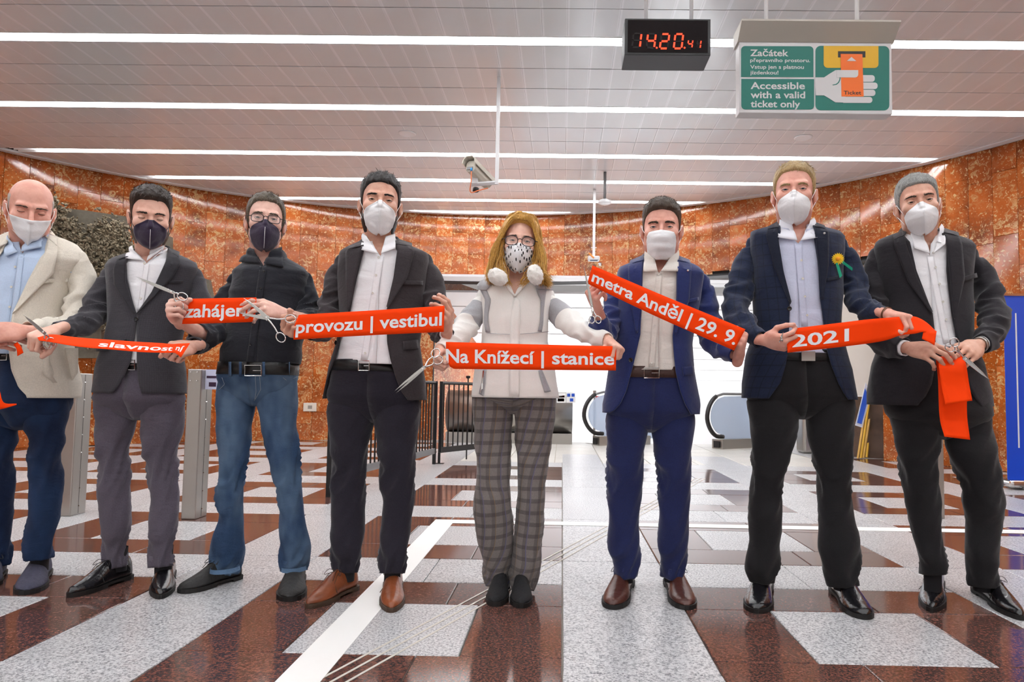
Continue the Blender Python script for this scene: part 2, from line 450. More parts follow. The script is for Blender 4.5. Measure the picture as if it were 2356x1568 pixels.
for (y0, y1) in edges:
    xa, xb = circ_x(max(y0, y1) if y0 > 4.5 else 0); xa2, xb2 = circ_x(y0 if y0 > 4.5 else 0)
    i0 = math.floor(xa2/PX); i1 = math.ceil(xb2/PX)
    for i in range(i0, i1): pan.append((i*PX, (i + 1)*PX, y0, y1))
def pv(p):
    y = (p[2] + p[3])/2; return y > 5.0 and -.84*y < p[1] and p[0] < .72*y
pv_l = [p for p in pan if pv(p)]; pv_l.sort(key=lambda p: p[2] + .02*abs(p[0]))
pm = {}
def panel_mesh(w, d):
    k = (round(w, 3), round(d, 3))
    if k in pm: return pm[k]
    g = .006; x, y = w/2 - .0006, d/2 - g
    v = [(-x, -y, 0), (x, -y, 0), (x, y, 0), (-x, y, 0), (-x, -y, .02), (x, -y, .02), (x, y, .02), (-x, y, .02)]
    f = [(0, 3, 2, 1), (0, 1, 5, 4), (1, 2, 6, 5), (2, 3, 7, 6), (3, 0, 4, 7)]
    me = bpy.data.meshes.new('ceiling_panel'); me.from_pydata(v, [], f); me.materials.append(M_CEIL); pm[k] = me; return me
for p in pv_l[:300]:
    o = bpy.data.objects.new('ceiling_panel', panel_mesh(p[1] - p[0], p[3] - p[2])); COL.objects.link(o); o.parent = cl
    o.location = ((p[0] + p[1])/2, (p[2] + p[3])/2, ZC + rnd.uniform(0, .0015)); o.rotation_euler = (rnd.gauss(0, .002), rnd.gauss(0, .002), 0)
# remaining panels, joined
sel = set(id(p) for p in pv_l[:300]); mb = MB()
for p in pan:
    if id(p) in sel: continue
    t = .0015; mb.bbox((p[0] + t, p[2] + .006, ZC), (p[1] - t, p[3] - .006, ZC + .02))
def ceil_far():
    m, nt, b = new_mat('ceiling_panel_plain')
    v = coords(nt, 'Position', (1/PX, 1, 1)); sp = nt.nodes.new('ShaderNodeSeparateXYZ'); nt.links.new(v, sp.inputs[0])
    fr = nt.nodes.new('ShaderNodeMath'); fr.operation = 'FRACT'; nt.links.new(sp.outputs[0], fr.inputs[0])
    nt.links.new(ramp(nt, fr.outputs[0], [(0, srgb(236, 240, 244)), (.07, srgb(236, 240, 244)), (.09, srgb(222, 227, 232)), (.95, srgb(222, 227, 232)), (.97, srgb(236, 240, 244))]), b.inputs['Base Color'])
    b.inputs['Roughness'].default_value = .23; b.inputs['Metallic'].default_value = .15
    bump(nt, b, noise(nt, coords(nt, 'Position', (1, .6, 1)), 3.4, 1), .42, .02); return m
tag(mb.build('ceiling_panels', ceil_far(), cl), kind='stuff')
# --- lamp rows
ord_l = ['nearest', 'second nearest', 'third nearest', 'fourth nearest', 'fifth nearest', 'farthest']
row_ends = {9.43: (-7.42, 5.02), 10.62: (-6.45, 3.38), 11.74: (-4.98, 2.32), 12.53: (-2.78, .1)}
for y in all_rows:
    x0, x1 = row_ends.get(y, (-8.6, 6.6))
    if y == 7.83: x0, x1 = -8.3, 5.7
    if y == 6.26: x0, x1 = -8.7, 6.6
    r = empty('ceiling_light', ((x0 + x1)/2, y + LW/2, ZC))
    if y in lamp_rows: lab = 'long white strip light across the ceiling, the %s row in view' % ord_l[lamp_rows.index(y)]
    else: lab = 'white strip light row overhead, %s beyond the top edge of the picture' % ['farthest', 'fourth', 'third', 'second', 'first'][sorted(near_rows).index(y)]
    tag(r, lab, 'ceiling light', 'strip lights across the ceiling')
    xr0, xr1 = (x0 - .35, x1 + .35) if y > 9 else (x0, x1)
    h = MB(); h.bbox((xr0, y + .003, ZC + .055), (xr1, y + LW - .003, ZC + .065))
    h.bbox((xr0, y + .003, ZC), (xr1, y + .009, ZC + .06)); h.bbox((xr0, y + LW - .009, ZC), (xr1, y + LW - .003, ZC + .06))
    h.bbox((xr0, y + LW/2 - .006, ZC + .004), (xr1, y + LW/2 + .006, ZC + .055))
    h.build('reflector', M_REFL, r)
    nt_ = max(2, round((x1 - x0)/1.47)); L = (x1 - x0)/nt_
    me = None
    for k in range(nt_):
        for s in (0, 1):
            xa = x0 + k*L + .01; yc = y + LW*(.27 if s == 0 else .73)
            if me is None:
                o = MB().tube([(xa, yc, ZC + .03), (xa + L - .02, yc, ZC + .03)], .024, 6).build('lamp_tube', M_LAMP, r, origin=(xa, yc, ZC + .03)); me = o.data
            else:
                o = bpy.data.objects.new('lamp_tube', me); COL.objects.link(o); o.parent = r; o.location = Vector((xa, yc, ZC + .03)) - r.location
# --- escalator shaft beyond the opening
SL = math.tan(math.radians(27))
def shaft():
    a = arc(A_OPL, RAD + .28); b = arc(A_OPR, RAD + .28)
    # vault: banded metal ceiling running down and back
    z0 = Z_LINTEL - .02
    nb = 22
    root = MB().bbox((-3.2, 13.35, Z_LINTEL + .1), (5.6, 13.5, 4.4)).build('shaft_ceiling', M_WHITE); tag(root, kind='structure')
    ybase = 12.2
    me = None
    for k in range(nb):
        y = ybase + .1 + k*.46
        zc = z0 - max(0, (y - 12.9))*SL*.95
        m = MB()
        p0 = Vector((-2.9, y, zc)); sl = SL*.95 if y > 12.9 else 0
        m.prism([(-3.2, y, zc), (6.5, y, zc), (6.5, y + .43, zc - .43*sl), (-3.2, y + .43, zc - .43*sl)], (0, 0, .04))
        m.build('ceiling_band', M_WHITE, root)
    # left wall of the shaft in marble, right wall pale above and dark below
    ex = Vector((-1.1, 17.5, 0))
    m = MB(); m.prism([(a.x - .05, a.y - .1, -3), (ex.x, ex.y, -3), (ex.x - .2, ex.y, -3), (a.x - .3, a.y, -3)], (0, 0, 6.1)); tag(m.build('shaft_wall_left', M_MARBLE_DULL), kind='structure')
    p = plain('pale_panel', srgb(216, 206, 196), .35, var=.04, bscale=6); q = plain('brown_stone', srgb(98, 78, 66), .25, var=.35, bscale=9)
    m = MB(); m.prism([(b.x - .62, b.y + .55, .93), (b.x + .0, b.y + .1, .93), (b.x + .2, b.y + .2, .93), (b.x - .45, b.y + .65, .93)], (0, 0, 2.2))
    r = m.build('shaft_wall_right', p); tag(r, kind='structure')
    m = MB(); m.prism([(b.x - .62, b.y + .55, 0), (b.x + .0, b.y + .08, 0), (b.x + .2, b.y + .2, 0), (b.x - .45, b.y + .65, 0)], (0, 0, .92)); m.build('dark_plinth', q, r)
    m = MB(); m.prism([(b.x - .7, b.y + .6, -3), (b.x - .5, b.y + .6, -3), (b.x + .9, b.y + 6, -3), (b.x + .7, b.y + 6, -3)], (0, 0, 6.1)); m.build('pale_panel', p, r)
    tag(MB().bbox((-3, 18.0, -5), (7.5, 18.2, 4)).build('shaft_wall_end', M_WHITE), kind='structure')
    tag(MB().bbox((-3, 13.0, -3.2), (7.5, 18.2, -3)).build('shaft_floor', M_GREYMET), kind='structure')
shaft()

# ================================================================== THINGS IN THE HALL
def escalator(x, y, ang, L, label, w=.09):
    """one balustrade: newel with handrail loop, glass panels, skirt"""
    r = empty('escalator_balustrade', (x, y, 0)); tag(r, label, 'escalator', 'escalator balustrades')
    d = Vector((math.sin(ang), math.cos(ang), 0)); sd = Vector((d.y, -d.x, 0)); o0 = Vector((x, y, 0))
    P = lambda u, z, s=0: o0 + d*u + sd*s + Vector((0, 0, z))
    prof = [(.42, .20), (.24, .22), (.10, .34), (.03, .52), (.08, .72), (.22, .87), (.42, .93)]
    tail = [(L, .93), (L + .10, .91), (L + .22, .80), (L + .42, .45), (L + .62, .05), (L + .8, -.3)]
    c = catmull([(u, z, 0) for u, z in prof], 22)
    path = [P(q[0], q[1]) for q in c] + [P(u, z) for u, z in tail]
    MB().tube(path[:19], .037, 8).build('handrail', M_RUBBER, r, sm=True); MB().tube(path[18:], .022, 8).build('handrail_top', M_GREYMET, r, sm=True)
    inner = [(u*.86 + .09, .56 + (z - .56)*.88) for u, z, _ in c]
    g = MB(); n = len(inner)
    pts = [P(.5, .1, -.006)] + [P(u, z, -.006) for u, z in inner[2:]] + [P(L, .90, -.006), P(L + .18, .80, -.006), P(L + .56, .1, -.006)]
    g.prism(pts, sd*.012); g.build('glass_panel', M_GLASS, r)
    for k in (1, 2):
        u = .5 + (L - .5)*k/3
        MB().tube([P(u, .12, -.009), P(u, .885, -.009)], .006, 4).build('glass_joint', M_STEEL, r)
    b = MB(); b.prism([P(.28, 0, -.12), P(L + .4, 0, -.12), P(L + .4, 0, .12), P(.28, 0, .12)], (0, 0, .16)); b.build('skirt', M_STEEL, r)
    MB().prism([P(.26, .02, -.06), P(.26, .02, .06), P(.26, .13, .06), P(.26, .13, -.06)], -d*.01).build('handrail_inlet', M_BLACK, r)
    return r
def cowling(x0, x1, y, label):
    r = empty('escalator_cowling', ((x0 + x1)/2, y, 0)); tag(r, label, 'escalator')
    prof = [(.55, .20)] + [(.36 + .36*math.cos(t)*-1, .555 + .365*math.sin(t)) for t in np.linspace(-PI/2*.98, PI/2, 12)] + [(.75, .92)]
    m = MB(); n = len(prof)
    m.add([(x0, y + a - .0, z) for a, z in prof] + [(x1, y + a, z) for a, z in prof], [(i, i + 1, n + i + 1, n + i) for i in range(n - 1)])
    o = mk('rounded_cover', m.v, m.f, M_STEEL, r, sm=True); thick(o, .01)
    for i, (xa, xb) in enumerate(((x0, x0 + .12), (x0 + .13, x1 - .45), (x1 - .44, x1))):
        MB().bbox((xa, y + .1, 0), (xb, y + .5, .185)).build('base_panel', M_STEEL, r)
    MB().bbox((x0, y + .5, 0), (x1, y + .75, .9)).build('back_panel', M_STEEL, r)
    s = plain('sticker_white', srgb(240, 240, 240), .4); rd_ = plain('sticker_red', srgb(214, 40, 44), .4); bl = plain('sticker_blue', srgb(30, 80, 190), .4)
    return r, s, rd_, bl
cw, s_w, s_r, s_b = cowling(-2.05, .19, 12.25, 'wide rounded stainless steel cover between the escalators, behind the black fence')
def sticker(px0, py0, px1, py1, mat, name, Y=12.245):
    MB().prism([W(px0, py0, Y), W(px1, py0, Y), W(px1, py1, Y), W(px0, py1, Y)], (0, -.004, 0)).build(name, mat, cw)
sticker(1281, 904, 1302, 926, s_w, 'sticker'); sticker(1282, 909, 1299, 914, s_r, 'sticker'); sticker(1283, 916, 1298, 923, s_r, 'sticker')
sticker(1303, 902, 1324, 926, s_w, 'sticker', 12.25); sticker(1305, 905, 1312, 912, s_b, 'sticker'); sticker(1315, 905, 1322, 912, s_b, 'sticker'); sticker(1311, 916, 1319, 923, s_b, 'sticker')
escalator(.36, 12.1, math.radians(62), .95, 'glass escalator balustrade with black handrail, right of the wide steel cover')
escalator(2.42, 11.75, math.radians(55), .95, 'glass escalator balustrade behind the man in the bright blue suit')
escalator(4.25, 12.1, math.radians(50), .8, 'escalator balustrade half hidden behind the tallest man')
m = MB().bbox((3.85, 11.2, 0), (4.3, 11.55, .62)); o = bevel(m.build('escalator_end_cover', M_STEEL), .05, 3); tag(o, 'grey steel escalator end cover seen between the legs of the tallest man', 'escalator')

# stanchion post in front of the escalator
def stanchion():
    b = Wz(1367, 1019, 0); r = empty('stanchion', b); tag(r, 'slim metal barrier post with domed base in front of the escalator', 'barrier post')
    MB().lathe(b, [(.16, 0), (.16, .012), (.10, .03), (.05, .05), (.03, .055)], 20).build('base', M_CHROME, r, sm=True, angle=40)
    MB().lathe(b + Vector((0, 0, .05)), [(.022, 0), (.022, .83), (.032, .84), (.032, .9), (.02, .91)], 12).build('post', M_STEEL, r, sm=True, angle=40)
    tp = b + Vector((0, 0, .86)); e = tp + Vector((.55, .25, -.02))
    m = MB(); m.prism([tp, e, e + Vector((0, 0, -.035)), tp + Vector((0, 0, -.035))], (0, .003, 0))
    m.build('barrier_tape', plain('tape_red', srgb(206, 60, 60), .5), r)
stanchion()

# black fence and gate
def fence(name, A, B, label, bars, gate=False):
    A = Vector(A); B = Vector(B); d = (B - A).normalized(); r = empty(name, A); tag(r, label, 'fence')
    zt, zb = 1.03, .13
    MB().tube([A + Vector((0, 0, zt - .02)), B + Vector((0, 0, zt - .02))], .02, 4).build('top_rail', M_BLACK, r)
    n = d.cross(Vector((0, 0, 1)))*.015
    m = MB(); m.prism([A + Vector((0, 0, zb)) - n, B + Vector((0, 0, zb)) - n, B + Vector((0, 0, zb + .07)) - n, A + Vector((0, 0, zb + .07)) - n], n*2)
    m.build('bottom_rail', M_BLACK if gate else M_GREYMET, r)
    me = None
    for k in range(bars):
        p = A.lerp(B, (k + .5)/bars)
        if me is None: o = MB().tube([p + Vector((0, 0, zb + .05)), p + Vector((0, 0, zt - .02))], .009, 6).build('bar', M_BLACK, r, origin=p); me = o.data
        else: o = bpy.data.objects.new('bar', me); COL.objects.link(o); o.parent = r; o.location = p - A
    for p in (A, B): MB().bbox((p.x - .02, p.y - .02, zb if gate else 0), (p.x + .02, p.y + .02, zt)).build('post', M_BLACK, r)
    return r
fence('fence', (-1.97, 5.95, 0), (-1.58, 8.70, 0), 'black metal railing with thin vertical bars running back behind the man in brown shoes', 28)
g = fence('gate', (-1.53, 8.82, 0), (-.93, 9.9, 0), 'black barred gate beside the woman in the white jacket', 12, True)
p = Wz(1073, 1056, 0); MB().tube([p + Vector((0, 0, .0)), p + Vector((0, 0, 1.09))], .009, 6).lathe(p + Vector((0, 0, 1.08)), [(.012, 0), (.03, .01), (.03, .035), (.01, .04)], 10).build('drop_bolt', M_BLACK, g)
p = Wz(1010, 1066, 0); MB().bbox((p.x - .015, p.y - .015, 0), (p.x + .015, p.y + .015, .14)).bbox((p.x - .06, p.y - .04, 0), (p.x + .06, p.y + .04, .008)).build('foot', M_BLACK, g)

# steel posts of the ticket line
def bollard(x0, x1, y0, y1, z, label, plate=False):
    r = empty('steel_post', ((x0 + x1)/2, (y0 + y1)/2, 0)); tag(r, label, 'post', 'stainless steel posts')
    bevel(MB().bbox((x0, y0, 0), (x1, y1, z)).build('casing', M_STEEL, r), .006)
    for k in range(9):
        zz = .06 + k*.125
        MB().lathe((x1 + .001, (y0 + y1)/2, zz), [(.006, 0), (.004, .006)], 8).build('screw', M_CHROME, r)
    MB().bbox((x1, (y0 + y1)/2 - .001, .01), (x1 + .001, (y0 + y1)/2 + .001, z - .01)).build('seam', M_DARK, r)
    for dx in (.025, .07):
        for dz in (.02, .08): MB().lathe((x0 + dx, y0 - .002, z - dz), [(.005, 0), (.004, .004)], 8, 'Y').build('screw', M_CHROME, r)
    if plate:
        c = plain('notice_plate', srgb(214, 216, 240), .3)
        MB().bbox((x1 + .002, y0 + .05, z - .14), (x1 + .10, y0 + .058, z)).build('notice', c, r)
        MB().bbox((x1 + .012, y0 + .046, z - .06), (x1 + .09, y0 + .049, z - .045)).bbox((x1 + .03, y0 + .046, z - .12), (x1 + .08, y0 + .049, z - .09)).build('notice_mark', plain('plum', srgb(58, 20, 60), .4), r)
bollard(-2.625, -2.525, 4.84, 5.0, 1.04, 'stainless steel post standing between the man in grey trousers and the man in jeans', True)
bollard(-3.52, -3.42, 4.87, 5.03, 1.0, 'stainless steel post standing behind the man in the beige blazer')
bollard(2.83, 2.93, 5.4, 5.56, 1.0, 'stainless steel post behind the legs of the rightmost man')

# hanging clock
def clock():
    Y = 4.4; A = W(1438, 44, Y); B = W(1636, 44, Y); Cc = W(1634, 128, Y); D = W(1436, 126, Y)
    x0 = (A.x + D.x)/2; x1 = (B.x + Cc.x)/2; z1 = (A.z + B.z)/2; z0 = (Cc.z + D.z)/2
    r = empty('digital_clock', ((x0 + x1)/2, Y + .1, z0)); tag(r, 'black digital clock with red digits hanging from the ceiling', 'clock')
    bevel(MB().bbox((x0, Y, z0), (x1, Y + .22, z1)).build('case', plain('clock_case', srgb(66, 68, 72), .5, bumpiness=.15, bscale=300), r), .004)
    MB().bbox((x0 + .002, Y - .006, z0 + .002), (x1 - .002, Y - .0005, z1 - .002)).build('face_frame', M_BLACK, r)
    MB().bbox((x0 + .02, Y - .009, z0 + .015), (x1 - .02, Y - .0065, z1 - .012)).build('screen', plain('clock_screen', srgb(14, 6, 8), .08), r)
    red, nt, b = new_mat('lit_digit'); b.inputs['Base Color'].default_value = (.3, .01, 0, 1); b.inputs['Emission Color'].default_value = (1, .035, .008, 1); b.inputs['Emission Strength'].default_value = 2.4
    dim = plain('unlit_segment', srgb(20, 7, 7), .2)
    SEG = {'0': 'abcdef', '1': 'bc', '2': 'abged', '4': 'fgbc'}
    def digit(ch, cx, cy, w, h, t):   # in pixels; slanted
        def bar(x0, y0, x1, y1, lit):
            m = MB(); dx, dy = x1 - x0, y1 - y0; l = math.hypot(dx, dy); nx, ny = -dy/l*t/2, dx/l*t/2
            sk = lambda x, y: W(x + (cy - y)*.12, y, Y - .0095)
            m.prism([sk(x0 + nx, y0 + ny), sk(x1 + nx, y1 + ny), sk(x1 - nx, y1 - ny), sk(x0 - nx, y0 - ny)], (0, -.002, 0))
            m.build('digit_segment', red if lit else dim, r)
        g = t*.55; x0, x1 = cx - w/2, cx + w/2; y0, ym, y1 = cy - h/2, cy, cy + h/2
        S = {'a': (x0 + g, y0, x1 - g, y0), 'g': (x0 + g, ym, x1 - g, ym), 'd': (x0 + g, y1, x1 - g, y1), 'f': (x0, y0 + g, x0, ym - g), 'b': (x1, y0 + g, x1, ym - g), 'e': (x0, ym + g, x0, y1 - g), 'c': (x1, ym + g, x1, y1 - g)}
        for k, q in S.items(): bar(*q, k in SEG[ch])
    digit('1', 1465, 93, 18, 32, 4); digit('4', 1498, 94, 18, 32, 4); digit('2', 1529, 95, 18, 33, 4); digit('0', 1561, 95, 18, 33, 4)
    digit('4', 1588, 101, 10, 18, 2.6); digit('1', 1608, 102, 8, 18, 2.6)
    for x, y in ((1511, 110), (1575, 110)):
        c = W(x, y, Y - .0095); MB().lathe(c, [(.006, 0), (.006, .002)], 10, 'Y').build('digit_point', red, r)
    for px in (1487, 1592):
        c = W(px, 44, Y + .06); MB().tube([(c.x, Y + .08, z1 - .01), (c.x, Y + .08, ZC + .01)], .013, 10).build('hanging_rod', M_WHITE, r, sm=True)
clock()

# hanging sign
def sign():
    Y = 4.5; P = lambda x, y, dy=0: W(x, y, Y - dy)
    A = P(1700, 100); B = P(2053, 98); z1 = P(1876, 65).z; z0 = P(1876, 261).z; x0 = P(1701, 160).x; x1 = P(2052, 160).x
    r = empty('hanging_sign', ((x0 + x1)/2, Y + .05, z0)); tag(r, 'white hanging ticket sign with green panels and a hand holding a ticket', 'sign')
    wh = plain('sign_white', srgb(206, 204, 204), .4); gr = plain('sign_green', srgb(6, 112, 98), .45); ye = plain('sign_yellow', srgb(222, 172, 12), .45)
    org = plain('sign_orange', srgb(240, 110, 16), .45); bk = plain('sign_black', srgb(22, 20, 18), .45)
    bevel(MB().bbox((x0, Y, z0), (x1, Y + .1, z1)).build('panel', wh, r), .004)
    zt = z1; zm = P(1876, 98).z
    MB().prism([(x0 - .012, Y - .005, zm), (x0 - .012, Y - .11, zt - .012), (x0 - .012, Y - .11, zt), (x0 - .012, Y + .11, zt), (x0 - .012, Y + .11, zm)], (x1 - x0 + .024, 0, 0)).build('canopy', plain('canopy', srgb(190, 184, 174), .5), r)
    def poly(pts, mat, name, lift): MB().prism([P(x, y, lift) for x, y in pts], (0, -.0012, 0)).build(name, mat, r)
    def rr(x0, y0, x1, y1, rad, cs, sk=0.0):
        out = []
        for i, (cx, cy, a0) in enumerate(((x0 + rad, y0 + rad, 180), (x1 - rad, y0 + rad, 270), (x1 - rad, y1 - rad, 0), (x0 + rad, y1 - rad, 90))):
            if cs[i]:
                for k in range(6):
                    a = math.radians(a0 + 90*k/5); out.append((cx + rad*math.cos(a), cy + rad*math.sin(a)))
            else: out.append(((x0, x1, x1, x0)[i], (y0, y0, y1, y1)[i]))
        return [(x, y + (x - 1876)*.003) for x, y in out]
    poly(rr(1705, 106.5, 1871.5, 177.5, 9, (1, 1, 0, 0)), gr, 'green_field', .0008)
    poly(rr(1705.5, 182, 1873, 252, 9, (0, 0, 1, 1)), gr, 'green_field', .0008)
    poly(rr(1876, 105.5, 2046, 253.5, 12, (1, 1, 1, 1)), gr, 'green_field', .0008)
    poly(rr(1895, 105.6, 2021, 156, 9, (0, 0, 1, 1)), ye, 'ticket_machine', .0022)
    poly([(1928, 118), (1991, 118), (1991, 132), (1928, 132)], bk, 'slot', .0036)
    hand = [(1876, 177.5), (1895, 177.5), (1908, 170), (1922, 161), (1940, 161), (1974, 161.5), (1974, 170), (1968, 177), (1940, 178), (1990, 178), (2008, 172.5), (2012, 180), (2008, 187), (2002, 188.5), (2014, 189.5), (2019, 197), (2014, 204), (2002, 205.5), (2010, 206.5), (2014, 213), (2010, 220), (2002, 221.5), (2004, 222.5), (2007, 229), (2003, 236), (1923, 236), (1908, 228), (1895, 220), (1877, 219.5)]
    # palm with wrist, then each finger as its own flat shape
    poly([(1875, 178), (1896, 178), (1908, 170), (1922, 161.5), (1945, 161.5), (1945, 236), (1922, 235.5), (1907, 226), (1896, 219.5), (1877, 219.5)], wh, 'hand_symbol', .0036)
    for (xa, ya, xb, yb) in ((1940, 172.5, 2012.5, 188), (1940, 189.5, 2019, 204.5), (1940, 206, 2014, 220.5), (1940, 222.5, 2007, 236.5)):
        poly(rr(xa, ya, xb, yb, 6.5, (0, 1, 1, 0)), wh, 'hand_symbol', .0036)
    poly([(1934, 124), (1984, 124.5), (1987, 222), (1936, 222)], org, 'ticket', .005)
    poly([(1948, 140.5), (1970, 140.5), (1959, 131)], wh, 'arrow_mark', .0064)
    poly(rr(1925, 161, 1974.5, 178, 7.5, (0, 0, 1, 0)), wh, 'hand_symbol', .0064)
    arcp = [(1933, 178), (1932, 184), (1929, 190), (1924, 194), (1916, 195.5)]
    for i in range(4):
        (xa, ya), (xb, yb) = arcp[i], arcp[i + 1]; poly([(xa - .9, ya - .7), (xa + .9, ya + .7), (xb + .9, yb + .7), (xb - .9, yb - .7)], gr, 'hand_line', .0064)
    def txt(s, xa, yb, xb, cap, mat=None, bold=.02, lift=.0022):
        v, f = text2d(s, bold); pts = [P(xa + u*(xb - xa), yb - w_*cap + (xa + u*(xb - xa) - 1790)*.004, lift) for u, w_ in v]
        mk('lettering', pts, f, mat or wh, r, sm=False)
    txt('Začátek', 1726, 129, 1814, 15); txt('přepravního prostoru.', 1726, 142.5, 1864, 8, bold=.014)
    txt('Vstup jen s platnou', 1726, 158, 1849.5, 8.5, bold=.014); txt('jízdenkou!', 1726, 171, 1791, 8.5, bold=.014)
    txt('Accessible', 1727, 204.5, 1852, 15.5); txt('with a valid', 1727, 225.5, 1852.5, 15.5); txt('ticket only', 1727, 246.5, 1841, 15.5)
    txt('Ticket', 1941, 216.5, 1981.5, 8.5, bk, .016, .0064)
    for px in (1767, 1978):
        c = P(px, 60); MB().tube([(c.x, Y + .04, z1 - .01), (c.x, Y + .04, ZC + .01)], .014, 10).build('hanging_rod', M_WHITE, r, sm=True)
sign()

# camera on its bracket, sprinkler, little sensor on a pole
def cctv():
    Y = 7.1; T = W(1146, 180, Y); Bm = W(1145, 424, Y)
    r = empty('security_camera', (T.x, Y, Bm.z)); tag(r, 'pale security camera on a white pole hanging from the ceiling', 'camera')
    x = (T.x + Bm.x)/2
    MB().bbox((x - .018, Y - .018, Bm.z), (x + .018, Y + .018, ZC)).build('pole', M_WHITE, r)
    e = W(1084, 431, Y); MB().tube([(x, Y, Bm.z + .02), (e.x, Y, Bm.z - .005)], .022, 4).build('arm', M_WHITE, r)
    c0 = W(1083, 380, Y - .14); c1 = W(1122, 420, Y + .2); d = (c1 - c0).normalized(); s1 = d.cross(Vector((0, 0, 1))).normalized(); u1 = s1.cross(d)
    body = plain('camera_body', srgb(196, 190, 176), .45)
    ring = [(-.055, -.045), (-.03, -.07), (.03, -.07), (.055, -.045), (.055, .03), (.03, .055), (-.03, .055), (-.055, .03)]
    m = MB(); m.prism([c0 + s1*a + u1*b for a, b in ring], d*(c1 - c0).length); bevel(m.build('housing', body, r), .008)
    sh = [(-.075, .0), (-.07, .05), (-.035, .082), (.035, .082), (.07, .05), (.075, .0), (.068, .0), (.06, .045), (.03, .072), (-.03, .072), (-.06, .045), (-.068, .0)]
    m = MB(); m.prism([c0 - d*.05 + s1*a + u1*b for a, b in sh], d*((c1 - c0).length + .08)); m.build('sun_shield', body, r)
    m = MB(); m.prism([c0 - d*.004 + s1*a + u1*b for a, b in ((-.035, -.05), (.03, -.05), (.03, -.02), (-.035, -.02))], -d*.006); m.build('socket_plate', M_GREYMET, r)
    pl = c0 + s1*.02 - u1*.04 - d*.012
    MB().tube([pl, pl - Vector((0, 0, .03))], .011, 8).build('plug', plain('plug_blue', srgb(40, 150, 220), .4), r, sm=True)
    pth = catmull([tuple(pl - Vector((0, 0, .03))), tuple(pl - Vector((0, 0, .14))), tuple(pl + Vector((-.01, .05, -.235))), tuple(pl + Vector((.07, .1, -.2))), tuple(pl + Vector((.16, .12, -.17)))], 16)
    MB().tube(pth, .006, 6).build('cable', plain('cable_orange', srgb(232, 130, 84), .5), r, sm=True)
    k = W(1095, 433, Y); MB().lathe((k.x, Y, k.z - .03), [(.02, -.012), (.034, 0), (.034, .03), (.02, .04)], 14).build('lens_dome', M_BLACK, r, sm=True)
    MB().bbox((e.x + .0, Y - .03, Bm.z), (e.x + .07, Y + .03, Bm.z + .09)).build('bracket', M_WHITE, r)
cctv()
def sprinkler():
    p = W(1392, 403, 10.2); b = W(1392, 464, 10.2); r = empty('ceiling_detector', (p.x, 10.2, b.z)); tag(r, 'white disc shaped detector on a short grey rod under the ceiling', 'detector')
    MB().tube([(p.x, 10.2, b.z), (p.x, 10.2, ZC)], .022, 10).build('rod', M_GREYMET, r, sm=True)
    MB().lathe((p.x, 10.2, b.z - .04), [(.06, 0), (.10, .02), (.10, .05), (.04, .075)], 20).build('disc', M_WHITE, r, sm=True, angle=40)
sprinkler()
def pole2():
    Y = 11.1; p = W(1368, 440, Y); b = W(1366, 592, Y); r = empty('sensor_pole', (p.x, Y, b.z)); tag(r, 'thin white ceiling pole ending in a small white sensor with an orange clip', 'sensor')
    MB().bbox((b.x - .02, Y - .02, b.z), (b.x + .02, Y + .02, ZC)).build('pole', M_WHITE, r)
    MB().bbox((b.x - .045, Y - .006, b.z + .155), (b.x + .045, Y + .006, b.z + .165)).build('cross_pin', M_WHITE, r)
    bevel(MB().bbox((b.x - .095, Y - .06, b.z - .06), (b.x + .095, Y + .06, b.z + .02)).build('sensor_head', M_WHITE, r), .02, 3)
    MB().bbox((b.x - .06, Y - .062, b.z - .064), (b.x + .06, Y - .02, b.z - .05)).build('lens_strip', plain('dark_blue', srgb(40, 60, 90), .2), r)
    MB().tube([(b.x - .08, Y - .06, b.z + .06), (b.x, Y - .06, b.z - .02)], .014, 6).build('clip', plain('clip_orange', srgb(240, 140, 60), .4), r)
    q = arc(on_circle(1380), RAD - .03, 0); z = W(1380, 608, q.y).z
    o = MB().lathe((q.x, q.y, z), [(.035, 0), (.035, .02), (.02, .03)], 14, 'Y').build('wall_button', M_CHROME, None, origin=(q.x, q.y, z)); tag(o, 'small round metal fitting on the marble wall above the escalators', 'fitting')
pole2()
for i, (px, py) in enumerate(((937, 307), (1848, 316))):
    c = Wz(px, py, ZC); o = MB().lathe((c.x, c.y, ZC - .012), [(.10, 0), (.115, .006), (.115, .014)], 24).build('ceiling_speaker', M_WHITE, None, origin=(c.x, c.y, ZC))
    tag(o, ('round white speaker flush in the ceiling, left of the security camera pole', 'round white speaker flush in the ceiling, above the head of the tallest man')[i], 'speaker', 'round ceiling speakers')
# wall socket
a = on_circle(713, 936); q = arc(a, RAD - .012, 0); z = W(713, 936, q.y).z
r = empty('wall_socket', (q.x, q.y, z)); tag(r, 'white plastic wall socket low on the marble wall', 'socket')
R3 = Matrix.Rotation(a - PI/2, 3, 'Z')
bevel(MB().box(q + Vector((0, 0, z)), (.22, .03, .15), R3).build('plate', plain('socket_white', srgb(222, 210, 196), .5), r), .005)
MB().box(q + R3 @ Vector((0, -.018, 0)) + Vector((0, 0, z)), (.07, .008, .06), R3).build('socket_insert', plain('socket_grey', srgb(150, 140, 130), .5), r)
